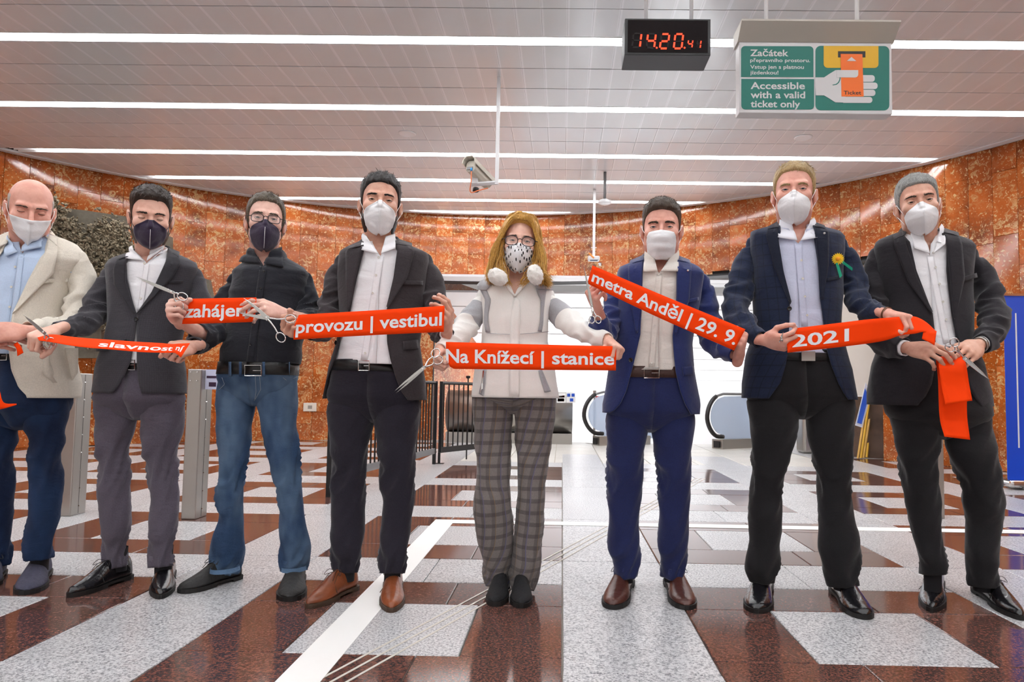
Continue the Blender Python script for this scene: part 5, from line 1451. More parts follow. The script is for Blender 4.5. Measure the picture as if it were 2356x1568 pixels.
        parts.append((v, f, uv)); core.append(capped([(p, r*.58) for p, r in path[:-1]] + [(path[-1][0] + Vector((0, .01, 0)), .024), (Vector((path[-1][0].x, path[-1][0].y + .01, .05)), .022)], m=60))
        hp = path[-1][0]; v_, f_, u_ = tube_mesh([(hp + Vector((0, .012, .09)), .038), (Vector((hp.x, hp.y + .012, .055)), .036)], n=16, m=4, amp=0, cuff=False); mk('sock', v_, f_, C_SOCK, root)
        s = lg['shoe']; tz = Wz(*s['toe'], .012); hz = Wz(*s['heel'], .012); d = (tz - hz)
        shoe(root, tz, hz, P['shoemat'], P['solemat'], s.get('w', .10), P.get('pointed', 0), laces=P.get('laces', True), lacemat=P.get('lacemat'))
    tr = join_parts('trousers', parts, P['trousermat'], root); thick(tr, .003, -1)
    body_union(root, core, fine, skinm)
    P['lf'] = lf; P['sh'] = sh
    # shirt
    if P.get('shirtmat'):
        op = P['shirt_open']
        if jac: s_o = loft_mesh('shirt', sh, root, P['shirtmat'], nz=90, nt=64, opening=op, amp=.0035, seed=seed + 2, z0=W(P['waist'][0], P['waist'][1] + 2, Y).z, thickness=.002, f=(4, 4, 13))
        else:
            s_o = loft_mesh('shirt', sh, root, P['shirtmat'], nz=56, nt=80, opening=op, amp=P.get('shirt_amp', .007), seed=seed + 2, thickness=.003, f=(4.5, 4.5, 10))
            [join_parts('sleeve', [g_], P['shirtmat'], s_o) for g_ in garment_parts]
        for (x0, y0, x1, y1, w) in P.get('placket', []):
            patch('placket', sh, s_o, P['shirtmat'], [(x0 - w, y0), (x1 - w, y1)], [(x0 + w, y0), (x1 + w, y1)], .0022, thickness=.0012)
        for bx, by in P.get('buttons', []): button(s_o, sh, bx, by, .0054, P.get('btnmat', M_BTN_W), .005)
        if P.get('collar'):
            c = P['collar']; cc = W(c['c'][0], c['c'][1], Y + c.get('dy', .01)); collar('collar', s_o, P.get('collarmat', P['shirtmat']), cc, c.get('rx', .068), c.get('ry', .07), c['throat'], c['tips'], c.get('zb', .05), c.get('drop', .045), sh, off=.009, front_gap=c.get('gap', .5))
            for sd, sg in ((0, -1), (1, 1)): wing(s_o, P.get('collarmat', P['shirtmat']), sh, cc, c.get('rx', .068), c.get('ry', .07), c['tips'][sd], (P['placket'][0][0] + sg*3, P['placket'][0][1] - 5), sg)
    if jac:
        z0 = W(*P['hem'], Y).z
        j_o = loft_mesh('jacket', lf, root, P['jacketmat'], nz=60, nt=88, opening=P['open'], amp=P.get('jamp', .0055), seed=seed, z0=z0, thickness=.005, f=P.get('jf', (6, 6, 3.2)))
        [join_parts('sleeve', [g_], P['jacketmat'], j_o) for g_ in garment_parts]
        for lp in P.get('lapels', []):
            patch('lapel', lf, j_o, P.get('lapelmat', P['jacketmat']), lp[0], lp[1], .010, nu=6, nv=20, thickness=.004, offs=lp[2] if len(lp) > 2 else (.006, .013))
        for bx, by in P.get('jbuttons', []): button(j_o, lf, bx, by, .0105, P.get('jbtn', M_BTN_B), .008)
        for fl_ in P.get('pockets', []):
            patch('pocket_flap', lf, j_o, P['jacketmat'], fl_[0], fl_[1], .008, nu=6, nv=3, thickness=.003)
        if P.get('jcollar'):
            c = P['jcollar']; cc = W(c['c'][0], c['c'][1], Y + c.get('dy', .015)); collar('jacket_collar', j_o, P['jacketmat'], cc, c.get('rx', .078), c.get('ry', .078), c['throat'], c['tips'], c.get('zb', .04), c.get('drop', .05), lf, off=.016, front_gap=.75)
        P['jacket_obj'] = j_o
    # belt
    if P.get('belt'):
        y0, y1, bm_, bk = P['belt']; z1 = W(P['waist'][0], y0, Y).z; z0 = W(P['waist'][0], y1, Y).z; bl = Loft(Y, pr, 2.5, shrink=-.004)
        B = loft_mesh('belt', bl, root, bm_, nz=2, nt=60, z0=z0, z1=z1, amp=0, thickness=.004)
        if bk:
            (xa, xb), ya, yb, bmat, solid = bk; m = MB()
            q = [bl.front(x, y, .008) for x, y in ((xa, ya), (xb, ya), (xb, yb), (xa, yb))]
            if solid: m.prism(q, (0, -.006, 0))
            else: m.tube(q, .0028, 6, closed=True); mid = [bl.front((xa + xb)/2, (ya + yb)/2, .008), bl.front(xb - 1, (ya + yb)/2, .009)]; m.tube(mid, .002, 5)
            m.build('buckle', bmat, B)
    P['pel'] = pel; P['root'] = root; P['trousers'] = tr
    return root
# ================================================================== PEOPLE: who stands where
S_FAIR = skin('skin_fair', srgb(228, 182, 162)); S_TAN = skin('skin_tan', srgb(214, 166, 144)); S_RED = skin('skin_ruddy', srgb(224, 168, 150)); S_PALE = skin('skin_pale', srgb(228, 186, 170))
NAIL = plain('nail_natural', srgb(224, 176, 160), .3); NAIL_GOLD = plain('nail_gold', srgb(206, 182, 110), .25, .3)
HM_DARK = hair_mat('hair_dark', srgb(24, 18, 14), srgb(62, 46, 36)); HM_BLACK = hair_mat('hair_black', srgb(14, 12, 12), srgb(52, 46, 44)); HM_BROWN = hair_mat('hair_brown', srgb(40, 30, 24), srgb(92, 74, 58))
HM_ASH = hair_mat('hair_ash', srgb(58, 50, 40), srgb(118, 106, 88)); HM_GREY = hair_mat('hair_grey', srgb(92, 92, 90), srgb(178, 178, 174)); HM_BLOND = hair_mat('hair_blond', srgb(136, 108, 66), srgb(208, 180, 128))
HM_WHITE = hair_mat('hair_white', srgb(150, 138, 130), srgb(206, 198, 192)); HM_GOLD = hair_mat('hair_gold', srgb(170, 106, 32), srgb(255, 206, 108), (90, 90, 10))
C_SHIRTW = cloth('shirt_white', srgb(246, 245, 248), .8, 800, .35, var=.01, wr_scale=9); C_SHIRTB = cloth('shirt_lightblue', srgb(190, 208, 234), .8, 800, .3, var=.02, wr_scale=9)
C_SHIRTL = cloth('shirt_lilac', srgb(204, 208, 230), .8, 800, .3, var=.02, wr_scale=9); C_SHIRTC = cloth('shirt_cream', srgb(226, 220, 212), .8, 800, .4, var=.02, wr_scale=9)
C_LINEN = cloth('linen_beige', srgb(220, 212, 198), .9, 500, .32, var=.035, wr_scale=8)
C_CHAR = cloth('charcoal_wool', srgb(66, 64, 70), .85, 700, .22, check=[(0, .009, .10, srgb(44, 43, 48), .6), (1, .009, .10, srgb(44, 43, 48), .6)])
C_GREYJ = cloth('dark_grey_cotton', srgb(58, 53, 56), .88, 600, .25, var=.08)
C_BLUE = cloth('bright_blue_wool', srgb(28, 42, 98), .75, 700, .2, sheen=.35)
C_NAVY = cloth('navy_check_wool', srgb(26, 36, 62), .8, 700, .2, check=[(0, .045, .10, srgb(16, 22, 40), .65), (1, .05, .10, srgb(16, 22, 40), .65)])
C_BLACKJ = cloth('black_wool', srgb(38, 35, 40), .82, 700, .2)
C_BSHIRT = cloth('black_cotton', srgb(36, 38, 46), .8, 800, .5, wr_scale=10)
def jeans(name, c, light, amt=.55):
    m = cloth(name, c, .85, 500, .3, var=.06, sheen=.05); nt = m.node_tree; b = nt.nodes['Principled BSDF']; src = b.inputs['Base Color'].links[0].from_socket
    f = ramp(nt, noise(nt, coords(nt, 'Object', (1, 1, .5)), 5, 3, .6), [(.42, (0, 0, 0)), (.62, (amt,)*3)])
    nt.links.new(mix(nt, f, src, light), b.inputs['Base Color']); return m
C_JEAN = jeans('blue_denim', srgb(48, 72, 104), srgb(112, 138, 164)); C_JEAND = jeans('dark_denim', srgb(20, 34, 62), srgb(40, 68, 108), .4)
C_GTR = cloth('grey_chino', srgb(92, 86, 98), .85, 700, .3); C_NTR = cloth('navy_chino', srgb(38, 35, 46), .88, 600, .25); C_BTR = cloth('black_trouser', srgb(25, 24, 27), .82, 700, .16); C_BLT = cloth('blue_trouser', srgb(26, 36, 84), .78, 700, .18, sheen=.3)
C_PLAID = cloth('glen_check', srgb(138, 131, 128), .85, 600, .15, check=[(0, .0052, .35, srgb(100, 94, 92), .5), (1, .0052, .35, srgb(100, 94, 92), .5), (0, .052, .38, srgb(78, 72, 72), .5), (1, .052, .34, srgb(70, 66, 66), .55), (0, .104, .035, srgb(74, 96, 150), .75), (0, .052, .03, srgb(150, 118, 70), .6)])
C_WJ = cloth('white_jacket_cloth', srgb(250, 248, 243), .85, 700, .18, var=.01, wr_scale=7); C_GFELT = cloth('grey_felt', srgb(176, 176, 180), .9, 600, .15, var=.04)
L_BLK = plain('leather_black', srgb(22, 21, 25), .22, bumpiness=.3, bscale=40, coat=.3); L_BRN = plain('leather_brown', srgb(128, 68, 38), .3, bumpiness=.25, bscale=40, var=.25); L_DBRN = plain('leather_dark_brown', srgb(78, 42, 34), .28, bumpiness=.25, bscale=40, var=.15)
L_SUE = plain('suede_navy', srgb(66, 66, 84), .85, bumpiness=.4, bscale=120, var=.15); L_NUB = plain('nubuck_black', srgb(34, 33, 33), .65, bumpiness=.5, bscale=60); L_SUEB = plain('suede_black', srgb(20, 20, 24), .8, bumpiness=.3, bscale=100)
C_SOCK = plain('sock_black', srgb(22, 21, 26), .9); SOLE_B = plain('sole_black', srgb(22, 20, 20), .6); SOLE_T = plain('sole_tan', srgb(70, 52, 38), .6)
B_BLK = plain('belt_black', srgb(20, 19, 20), .4, bumpiness=.2); B_BRN = plain('belt_brown', srgb(62, 34, 26), .4, bumpiness=.2)
SILV = M_CHROME
def hs(front=.074, temple=.052, side=-.016, nape=-.085, ts=.004, tt=.013, **k): return dict(front=front, temple=temple, side=side, nape=nape, ts=ts, tt=tt, **k)

person(dict(label='person in a beige linen blazer and light blue shirt, leftmost, looking down', Y=3.25, base=(-2.52, 3.42), seed=1.1, crotch=985,
  head=dict(c=(70, 483, 3.185), s=1.116, sx=1.0, sz=1.0, tilt=.30, roll=.02, yaw=.05, open=-.03, skin=S_RED, nail=NAIL, browmat=HM_BROWN, brow=.8, hairmat=HM_WHITE, hair=hs(front=.20, temple=.12, side=-.012, ts=.0022, tt=-.01, n=500, len=.012, wave=.0003), mask='fold', maskmat=M_MASKW, loopmat=M_LOOPW, mz=.002, neck=.062, jaw=1.06),
  torso=[(532, 20, 112, .07, .03), (542, -5, 140, .09, .03), (556, -45, 178, .10, .03), (575, -75, 200, .12, .02), (600, -85, 208, .13), (650, -75, 186, .145, -.01), (720, -62, 176, .155, -.015), (800, -70, 184, .16, -.01), (880, -78, 190, .16), (930, -80, 188, .16)],
  open=[(545, 22, 112), (580, 4, 104), (640, -25, 66), (720, -30, 29), (780, -32, 18), (850, -38, 26), (890, -42, 42), (910, -50, 62)], hem=(100, 914),
  jacket=True, jacketmat=C_LINEN, jamp=.007, shirtmat=C_SHIRTB, shirt_open=[(545, 40, 74), (575, 48, 56), (582, 52, 52.3)], waist=(60, 815),
  collar=dict(c=(66, 560), throat=((40, 573), (60, 574)), tips=((20, 592), (101, 570)), rx=.074, ry=.076, zb=.075, drop=.05), placket=[(50, 585, 22, 800, 7)], buttons=[(52, 578), (37, 614), (28, 660), (24, 706), (18, 760)],
  lapels=[([(112, 540), (108, 575), (72, 640), (32, 718)], [(131, 546), (134, 580), (122, 630), (32, 722)])], jcollar=dict(c=(66, 552), throat=((20, 560), (113, 548)), tips=((0, 575), (133, 566)), zb=.08, rx=.088, ry=.088, drop=.055),
  pockets=[([(92, 643), (94, 652)], [(152, 639), (153, 648)]), ([(98, 800), (100, 860), (122, 880)], [(176, 800), (176, 860), (160, 878)])],
  arms=[dict(path=[(180, 600, 3.28, 22), (190, 650, 3.28, 29), (180, 715, 3.22, 29), (158, 748, 3.14, 27), (110, 758, 3.02, 26), (64, 760, 2.93, 25)], amp=.006, hands=[dict(wrist=(56, 762, 2.90), to=(8, 762, 2.84), back=(.1, -1, .35), side='L', pose='grip', s=1.16)]),
        dict(path=[(-50, 600, 3.28, 24), (-70, 660, 3.28, 30), (-66, 730, 3.2, 28), (-40, 770, 3.05, 24), (-20, 775, 2.98, 20)], amp=.005, hands=[dict(wrist=(-12, 776, 2.94), to=(20, 778, 2.88), back=(.1, -1, .2), side='R', pose='pinch')])],
  pelvis=[(812, -72, 158, .15), (860, -76, 162, .155), (930, -76, 166, .16), (985, -70, 160, .15), (1010, -60, 150, .12)],
  legs=[dict(rows=[(900, -78, 46), (960, -72, 46), (1010, -66, 41), (1100, -58, 37), (1180, -54, 33, .02), (1250, -48, 29, .05), (1298, -46, 26, .07)], shoe=dict(toe=(-40, 1350), heel=(-5, 1312), w=.10)),
        dict(rows=[(900, 40, 166), (960, 46, 160), (1000, 58, 149), (1100, 67, 148), (1180, 60, 141), (1240, 54, 126), (1284, 53, 122)], shoe=dict(toe=(62, 1361), heel=(98, 1310), w=.108))],
  trousermat=C_JEAND, shoemat=L_SUE, solemat=SOLE_B, belt=(806, 830, B_BLK, ((-5, 18), 808, 828, SILV, False))))

person(dict(label='person in a charcoal checked suit jacket and grey trousers, looking down, cutting the ribbon', Y=3.25, base=(-1.94, 3.25), seed=2.7, crotch=962, crotchx=317,
  head=dict(c=(347, 500, 3.185), s=1.095, sx=.98, tilt=.24, roll=-.01, open=-.04, skin=S_FAIR, nail=NAIL, browmat=HM_DARK, brow=1.1, hairmat=HM_DARK, hair=hs(front=.084, temple=.062, ts=.003, tt=.015, quiff=.008, n=2600, len=.016, lift=.16, recede=.02), beard=.0026, beardmat=HM_BROWN, mask='kn', maskmat=M_MASKB, loopmat=M_LOOPB, seammat=M_LOOPW, mz=.004),
  torso=[(578, 295, 398, .07, .03), (588, 268, 425, .09, .03), (600, 238, 458, .11, .02), (615, 232, 466, .12), (660, 236, 458, .125), (740, 240, 440, .125, -.005), (790, 232, 432, .13, -.005), (850, 220, 430, .14), (910, 211, 430, .145)],
  open=[(582, 300, 392), (600, 292, 392), (640, 291, 370), (700, 306, 333), (722, 313.5, 314), (735, 314, 314.3), (780, 309, 314.3), (830, 300, 314.5), (860, 286, 316), (885, 272, 320), (905, 255, 326)], hem=(340, 904),
  jacket=True, jacketmat=C_CHAR, shirtmat=C_SHIRTW, shirt_open=[(585, 318, 368), (600, 334, 342), (606, 337, 337.3)], waist=(317, 835),
  collar=dict(c=(346, 590), throat=((322, 590), (352, 596)), tips=((297, 596), (376, 572)), zb=.07, rx=.068), placket=[(338, 606, 322, 715, 6)], buttons=[(334, 606), (331, 645), (325, 686)],
  lapels=[([(302, 584), (292, 602), (291, 650), (312, 719)], [(276, 590), (266, 622), (268, 655), (312, 722)]), ([(385, 570), (383, 600), (350, 672), (317, 720)], [(408, 580), (414, 606), (396, 640), (317, 723)])],
  jcollar=dict(c=(346, 588), throat=((303, 590), (391, 580)), tips=((280, 598), (410, 592)), zb=.075, rx=.082), jbuttons=[(316, 734), (294, 785)],
  pockets=[([(228, 790), (226, 808)], [(254, 792), (252, 806)]), ([(384, 645), (384, 651)], [(428, 646), (428, 652)]), ([(366, 800), (367, 814)], [(410, 800), (410, 816)])],
  arms=[dict(path=[(250, 612, 3.29, 17), (240, 650, 3.29, 27), (220, 705, 3.24, 28), (208, 735, 3.16, 27), (172, 752, 3.02, 22), (133, 757, 2.92, 17)], cuff=C_SHIRTW, hands=[dict(wrist=(127, 759, 2.90), to=(84, 775, 2.83), back=(0, -.75, .65), side='R', pose='grip')]),
        dict(path=[(450, 618, 3.29, 17), (460, 660, 3.29, 25), (468, 720, 3.26, 27), (470, 765, 3.18, 27), (456, 790, 3.05, 23), (446, 796, 2.98, 20)], hands=[dict(wrist=(444, 796, 2.96), to=(398, 803, 2.86), back=(.2, -.9, .35), side='L', pose='grip')])],
  pelvis=[(826, 226, 425, .12), (900, 215, 428, .13), (950, 214, 424, .13), (985, 222, 420, .11)],
  legs=[dict(rows=[(880, 214, 322), (940, 215, 320), (1000, 218, 308), (1060, 221, 303), (1100, 224, 300), (1135, 222, 301), (1200, 231, 304), (1260, 235, 297, .03), (1304, 240, 296, .05)], shoe=dict(toe=(158, 1368), heel=(296, 1322), w=.095)),
        dict(rows=[(880, 316, 430), (940, 320, 428), (1000, 324, 421), (1060, 331, 413), (1100, 338, 409), (1135, 346, 413), (1200, 342, 411), (1260, 342, 404), (1302, 344, 401)], shoe=dict(toe=(369, 1371), heel=(384, 1312), w=.10))],
  trousermat=C_GTR, shoemat=L_BLK, solemat=SOLE_B, pointed=1, leg_amp=.0055, belt=(826, 850, B_BLK, ((292, 312), 828, 850, SILV, False))))

P3 = dict(label='person in a black shirt and blue jeans wearing glasses and a dark mask', Y=3.25, base=(-1.40, 3.22), seed=4.2, crotch=930, crotchx=586,
  head=dict(c=(611, 512, 3.225), s=1.085, sx=.96, tilt=.0, roll=.02, open=.34, skin=S_PALE, nail=NAIL, browmat=HM_ASH, brow=.9, hairmat=HM_ASH, hair=hs(front=.088, temple=.066, side=-.010, ts=.007, tt=.010, recede=.02, n=2000, len=.022, lift=.10, wave=.002), mask='kn', maskmat=M_MASKB, loopmat=M_LOOPB, seammat=M_LOOPW, glasses=(.0245, .0165, 3.6), neck=.054, jaw=.95, ears=1.06),
  torso=[(584, 588, 650, .065, .03), (596, 570, 668, .08, .03), (612, 538, 704, .10, .02), (626, 524, 720, .115), (665, 522, 714, .12), (720, 524, 708, .125), (770, 515, 700, .13), (815, 508, 696, .13), (836, 509, 692, .128)],
  open=None, shirt_open=[(584, 592, 632), (600, 600, 612), (610, 606, 606.3)], shirtmat=C_BSHIRT, waist=(600, 838), skin_gap=.012,
  collar=dict(c=(618, 592), throat=((594, 596), (620, 596)), tips=((560, 604), (652, 616)), zb=.06, rx=.064, ry=.068), placket=[(606, 612, 575, 832, 8)], buttons=[(608, 624), (601, 663), (583, 747), (577, 793)], btnmat=M_BTN_B,
  arms=[dict(path=[(535, 628, 3.29, 14), (522, 660, 3.29, 24), (505, 715, 3.26, 27), (496, 755, 3.2, 29), (478, 772, 3.1, 27), (456, 768, 3.02, 24)], amp=.006, bare=[(470, 768, 3.06, 17), (440, 754, 2.99, 15), (409, 735, 2.92, 13)], hands=[dict(wrist=(408, 734, 2.93), to=(390, 703, 2.84), back=(-1, -.25, .05), side='R', pose='grip')]),
        dict(path=[(702, 630, 3.29, 14), (708, 665, 3.29, 24), (709, 715, 3.25, 27), (705, 738, 3.18, 28), (690, 740, 3.1, 25)], amp=.006, bare=[(700, 738, 3.12, 19), (670, 728, 3.03, 16), (648, 720, 2.97, 13)], hands=[dict(wrist=(650, 720, 2.97), to=(600, 703, 2.88), back=(.15, -.8, .5), side='L', pose='hold')])],
  pelvis=[(834, 508, 686, .125), (870, 502, 684, .13), (920, 500, 685, .13), (950, 505, 684, .11)],
  legs=[dict(rows=[(860, 500, 592), (910, 497, 590), (1000, 498, 581), (1060, 505, 572), (1100, 506, 568), (1135, 494, 567), (1200, 501, 565), (1245, 484, 562), (1275, 484, 560), (1312, 484, 551, .03)], shoe=dict(toe=(414, 1358), heel=(550, 1322), w=.10)),
        dict(rows=[(860, 584, 686), (910, 590, 686), (950, 596, 686), (1000, 606, 687), (1050, 618, 692), (1100, 631, 699), (1135, 637, 702), (1200, 641, 706), (1250, 643, 712), (1285, 644, 710), (1310, 648, 705)], shoe=dict(toe=(667, 1377), heel=(682, 1322), w=.108))],
  trousermat=C_JEAN, shoemat=L_NUB, solemat=SOLE_B, leg_amp=.006, belt=(834, 862, B_BLK, ((565, 602), 840, 864, SILV, False)))
person(P3)

person(dict(label='person in a dark grey blazer and brown leather shoes, dark curly hair, white mask', Y=3.22, base=(-.85, 3.16), seed=5.9, crotch=968, crotchx=866,
  head=dict(c=(875, 472, 3.195), s=1.136, sx=1.0, roll=.02, open=.26, skin=S_TAN, nail=NAIL, browmat=HM_BLACK, brow=1.1, hairmat=HM_BLACK, hair=hs(front=.084, temple=.062, ts=.005, tt=.013, recede=.014, n=2600, len=.018, lift=.22, wave=.003, flow=(.5, -.3, .4)), beard=.0022, beardmat=HM_BLACK, mask='kn', maskmat=M_MASKW, loopmat=M_LOOPW, neck=.060),
  torso=[(550, 838, 912, .07, .03), (559, 815, 938, .09, .03), (570, 785, 975, .11, .02), (582, 772, 994, .12), (600, 770, 996, .125), (650, 772, 990, .13), (720, 772, 980, .13), (790, 765, 972, .135), (850, 757, 974, .14), (920, 742, 984, .145)],
  open=[(552, 842, 908), (576, 837, 914), (640, 820, 908), (713, 806, 889), (787, 778, 891), (825, 770, 898), (871, 752, 912), (900, 744, 925), (917, 742, 940)], hem=(870, 918),
  jacket=True, jacketmat=C_GREYJ, shirtmat=C_SHIRTW, shirt_open=[(556, 856, 896), (575, 866, 884), (588, 874.7, 875)], waist=(840, 836),
  collar=dict(c=(874, 562), throat=((858, 574), (890, 575)), tips=((837, 577), (910, 573)), zb=.062, rx=.068), placket=[(875, 590, 838, 828, 8)], buttons=[(872, 592), (866, 633), (858, 674), (841, 812)],
  lapels=[([(838, 556), (832, 580), (815, 660), (806, 711)], [(810, 568), (800, 580), (801, 650), (803, 714)]), ([(913, 550), (914, 575), (905, 640), (890, 705)], [(942, 560), (951, 582), (935, 640), (892, 708)])],
  jcollar=dict(c=(874, 560), throat=((839, 566), (912, 562)), tips=((814, 572), (945, 568)), zb=.065, rx=.082), jbuttons=[(777, 788)],
  pockets=[([(925, 645), (924, 655)], [(970, 646), (970, 656)]), ([(926, 785), (928, 804)], [(958, 781), (960, 801)])],
  arms=[dict(path=[(785, 600, 3.26, 18), (773, 640, 3.26, 25), (762, 700, 3.22, 27), (752, 745, 3.14, 28), (735, 762, 3.04, 23), (712, 765, 2.97, 18)], hands=[dict(wrist=(702, 764, 2.94), to=(660, 757, 2.87), back=(0, .75, -.5), side='R', pose='grip')]),
        dict(path=[(982, 602, 3.26, 18), (994, 645, 3.26, 26), (1000, 700, 3.23, 28), (1005, 745, 3.17, 29), (1018, 768, 3.06, 22), (1026, 768, 3.0, 19)], cuff=C_SHIRTW, hands=[dict(wrist=(1028, 762, 2.99), to=(1031, 720, 2.93), back=(1, -.35, 0), side='L', pose='hold')])],
  pelvis=[(828, 768, 902, .13), (860, 758, 960, .14), (930, 752, 970, .145), (985, 752, 966, .13), (1010, 756, 962, .11)],
  legs=[dict(rows=[(900, 751, 870), (950, 752, 868), (1000, 758, 855), (1060, 765, 842), (1100, 765, 840), (1150, 758, 840), (1200, 760, 839), (1260, 760, 834), (1290, 764, 827, .02), (1318, 771, 819, .05)], shoe=dict(toe=(708, 1393), heel=(814, 1346), w=.098)),
        dict(rows=[(900, 858, 974), (950, 858, 970), (1000, 866, 962), (1060, 873, 954), (1100, 876, 952), (1150, 878, 952), (1200, 876, 945), (1260, 873, 938), (1290, 872, 935), (1318, 876, 927)], shoe=dict(toe=(901, 1402), heel=(905, 1336), w=.104))],
  trousermat=C_NTR, shoemat=L_BRN, solemat=SOLE_T, pointed=1, leg_amp=.0055, lacemat=plain('lace_brown', srgb(60, 38, 26), .6), belt=(830, 853, B_BLK, ((826, 850), 830, 852, SILV, False))))


def jeans_details():
    pel = P3['pel']; tr = P3['trousers']; th = plain('stitching', srgb(150, 160, 172), .8); dk = plain('seam_dark', srgb(34, 50, 76), .9)
    for pts in ([(512, 868), (518, 884), (506, 896)], [(683, 866), (660, 876), (650, 868)], [(588, 866), (590, 900), (586, 922)], [(598, 866), (600, 896), (588, 918)]):
        MB().tube([pel.front(x, y, .0035) for x, y in resample(pts, 12)], .0012, 4).build('pocket_seam', th, tr, sm=True)
    for x in (533, 556, 608, 664):
        patch('belt_loop', pel, tr, C_JEAN, [(x - 3, 832), (x - 3, 866)], [(x + 3, 832), (x + 3, 866)], .012, nu=1, nv=4, thickness=.002)
    for lg in P3['legs']:
        r = lg['rows'][-1]; path = leg_path([(r[0] - 9, r[1] + 1, r[2] - 1, 0), (r[0] + 1, r[1], r[2], 0)], P3['Y'])
        v, f, uv = tube_mesh([(p, q*1.035) for p, q in path], n=32, m=4, amp=0, cuff=False); mk('turned_hem', v, f, plain('hem_denim', srgb(92, 122, 154), .9, bumpiness=.3, bscale=200), tr)
jeans_details()
def spotted():
    m, nt, b = new_mat('mask_spotted'); v = coords(nt, 'Object', (1, .5, .62)); v2 = coords(nt, 'Object', (.62, .5, 1), (0, .5, 0))
    out = None
    vo = nt.nodes.new('ShaderNodeTexVoronoi'); vo.inputs['Scale'].default_value = 56; vo.inputs['Randomness'].default_value = .75; nt.links.new(coords(nt, 'Object', (1.7, .5, .7), (0, .35, 0)), vo.inputs['Vector'])
    k = ramp(nt, vo.outputs['Distance'], [(.29, (1, 1, 1)), (.33, (0, 0, 0))])
    nt.links.new(mix(nt, k, srgb(236, 236, 238), srgb(24, 24, 30)), b.inputs['Base Color']); b.inputs['Roughness'].default_value = .85; return m
WOMAN = dict(label='person with long golden hair in a white jacket and plaid trousers', Y=3.22, base=(-.21, 3.2), seed=7.3, crotch=948, crotchx=1180, nailmat=NAIL_GOLD,
  head=dict(c=(1196, 563, 3.165), s=1.014, sx=.98, roll=.06, open=.30, skin=S_FAIR, nail=NAIL_GOLD, browmat=HM_BROWN, brow=.6, hairmat=HM_GOLD, hair=None, mask='cloth', maskmat=spotted(), loopmat=M_LOOPW, glasses=(.0285, .0205, 2.5), neck=.048, jaw=.92, framemat=plain('frame_plum', srgb(36, 24, 34), .2)),
  torso=[(622, 1168, 1226, .06, .03), (634, 1140, 1252, .08, .03), (646, 1108, 1266, .10, .02), (662, 1096, 1276, .115), (700, 1102, 1274, .12, -.01), (740, 1104, 1270, .12, -.01), (785, 1101, 1268, .115), (840, 1092, 1276, .125), (900, 1084, 1285, .13), (918, 1083, 1286, .13)],
  open=[(630, 1160, 1214), (650, 1170, 1200), (668, 1180, 1188), (680, 1184, 1184.3)], hem=(1180, 914), jacket=True, jacketmat=C_WJ, jamp=.004,
  shirtmat=None, waist=(1180, 850), skin_gap=.0,
  arms=[dict(path=[(1108, 660, 3.27, 14), (1094, 695, 3.27, 27), (1078, 740, 3.2, 28), (1058, 768, 3.12, 27), (1032, 790, 3.02, 21), (1013, 804, 2.95, 16.5)], amp=.0022, hands=[dict(wrist=(1011, 806, 2.94), to=(1003, 838, 2.87), back=(-1, -.45, .0), side='R', pose='grip', s=.92)]),
        dict(path=[(1264, 660, 3.27, 14), (1279, 692, 3.27, 27), (1298, 730, 3.2, 29), (1325, 752, 3.12, 26), (1362, 770, 3.03, 22), (1398, 781, 2.95, 17.5)], amp=.0022, hands=[dict(wrist=(1400, 783, 2.94), to=(1428, 806, 2.87), back=(.5, -.35, .8), side='L', pose='grip', s=.92)])],
  pelvis=[(850, 1096, 1270, .12), (900, 1086, 1281, .13), (940, 1085, 1282, .13), (975, 1088, 1278, .11)],
  legs=[dict(rows=[(880, 1088, 1182), (930, 1085, 1181), (1000, 1090, 1177), (1060, 1094, 1175), (1110, 1094, 1175), (1150, 1089, 1178), (1200, 1093, 1181), (1250, 1102, 1183), (1300, 1110, 1176), (1342, 1118, 1169)], shoe=dict(toe=(1139, 1388), heel=(1158, 1335), w=.085)),
        dict(rows=[(880, 1180, 1282), (930, 1181, 1282), (1000, 1184, 1271), (1060, 1188, 1262), (1110, 1190, 1257), (1150, 1190, 1256), (1200, 1186, 1252), (1250, 1182, 1247), (1300, 1173, 1241), (1352, 1176, 1230)], shoe=dict(toe=(1200, 1392), heel=(1198, 1340), w=.085))],
  trousermat=C_PLAID, shoemat=L_SUEB, solemat=SOLE_B, laces=False, leg_amp=.005, leg_joint=(.97,))
woman = person(WOMAN)
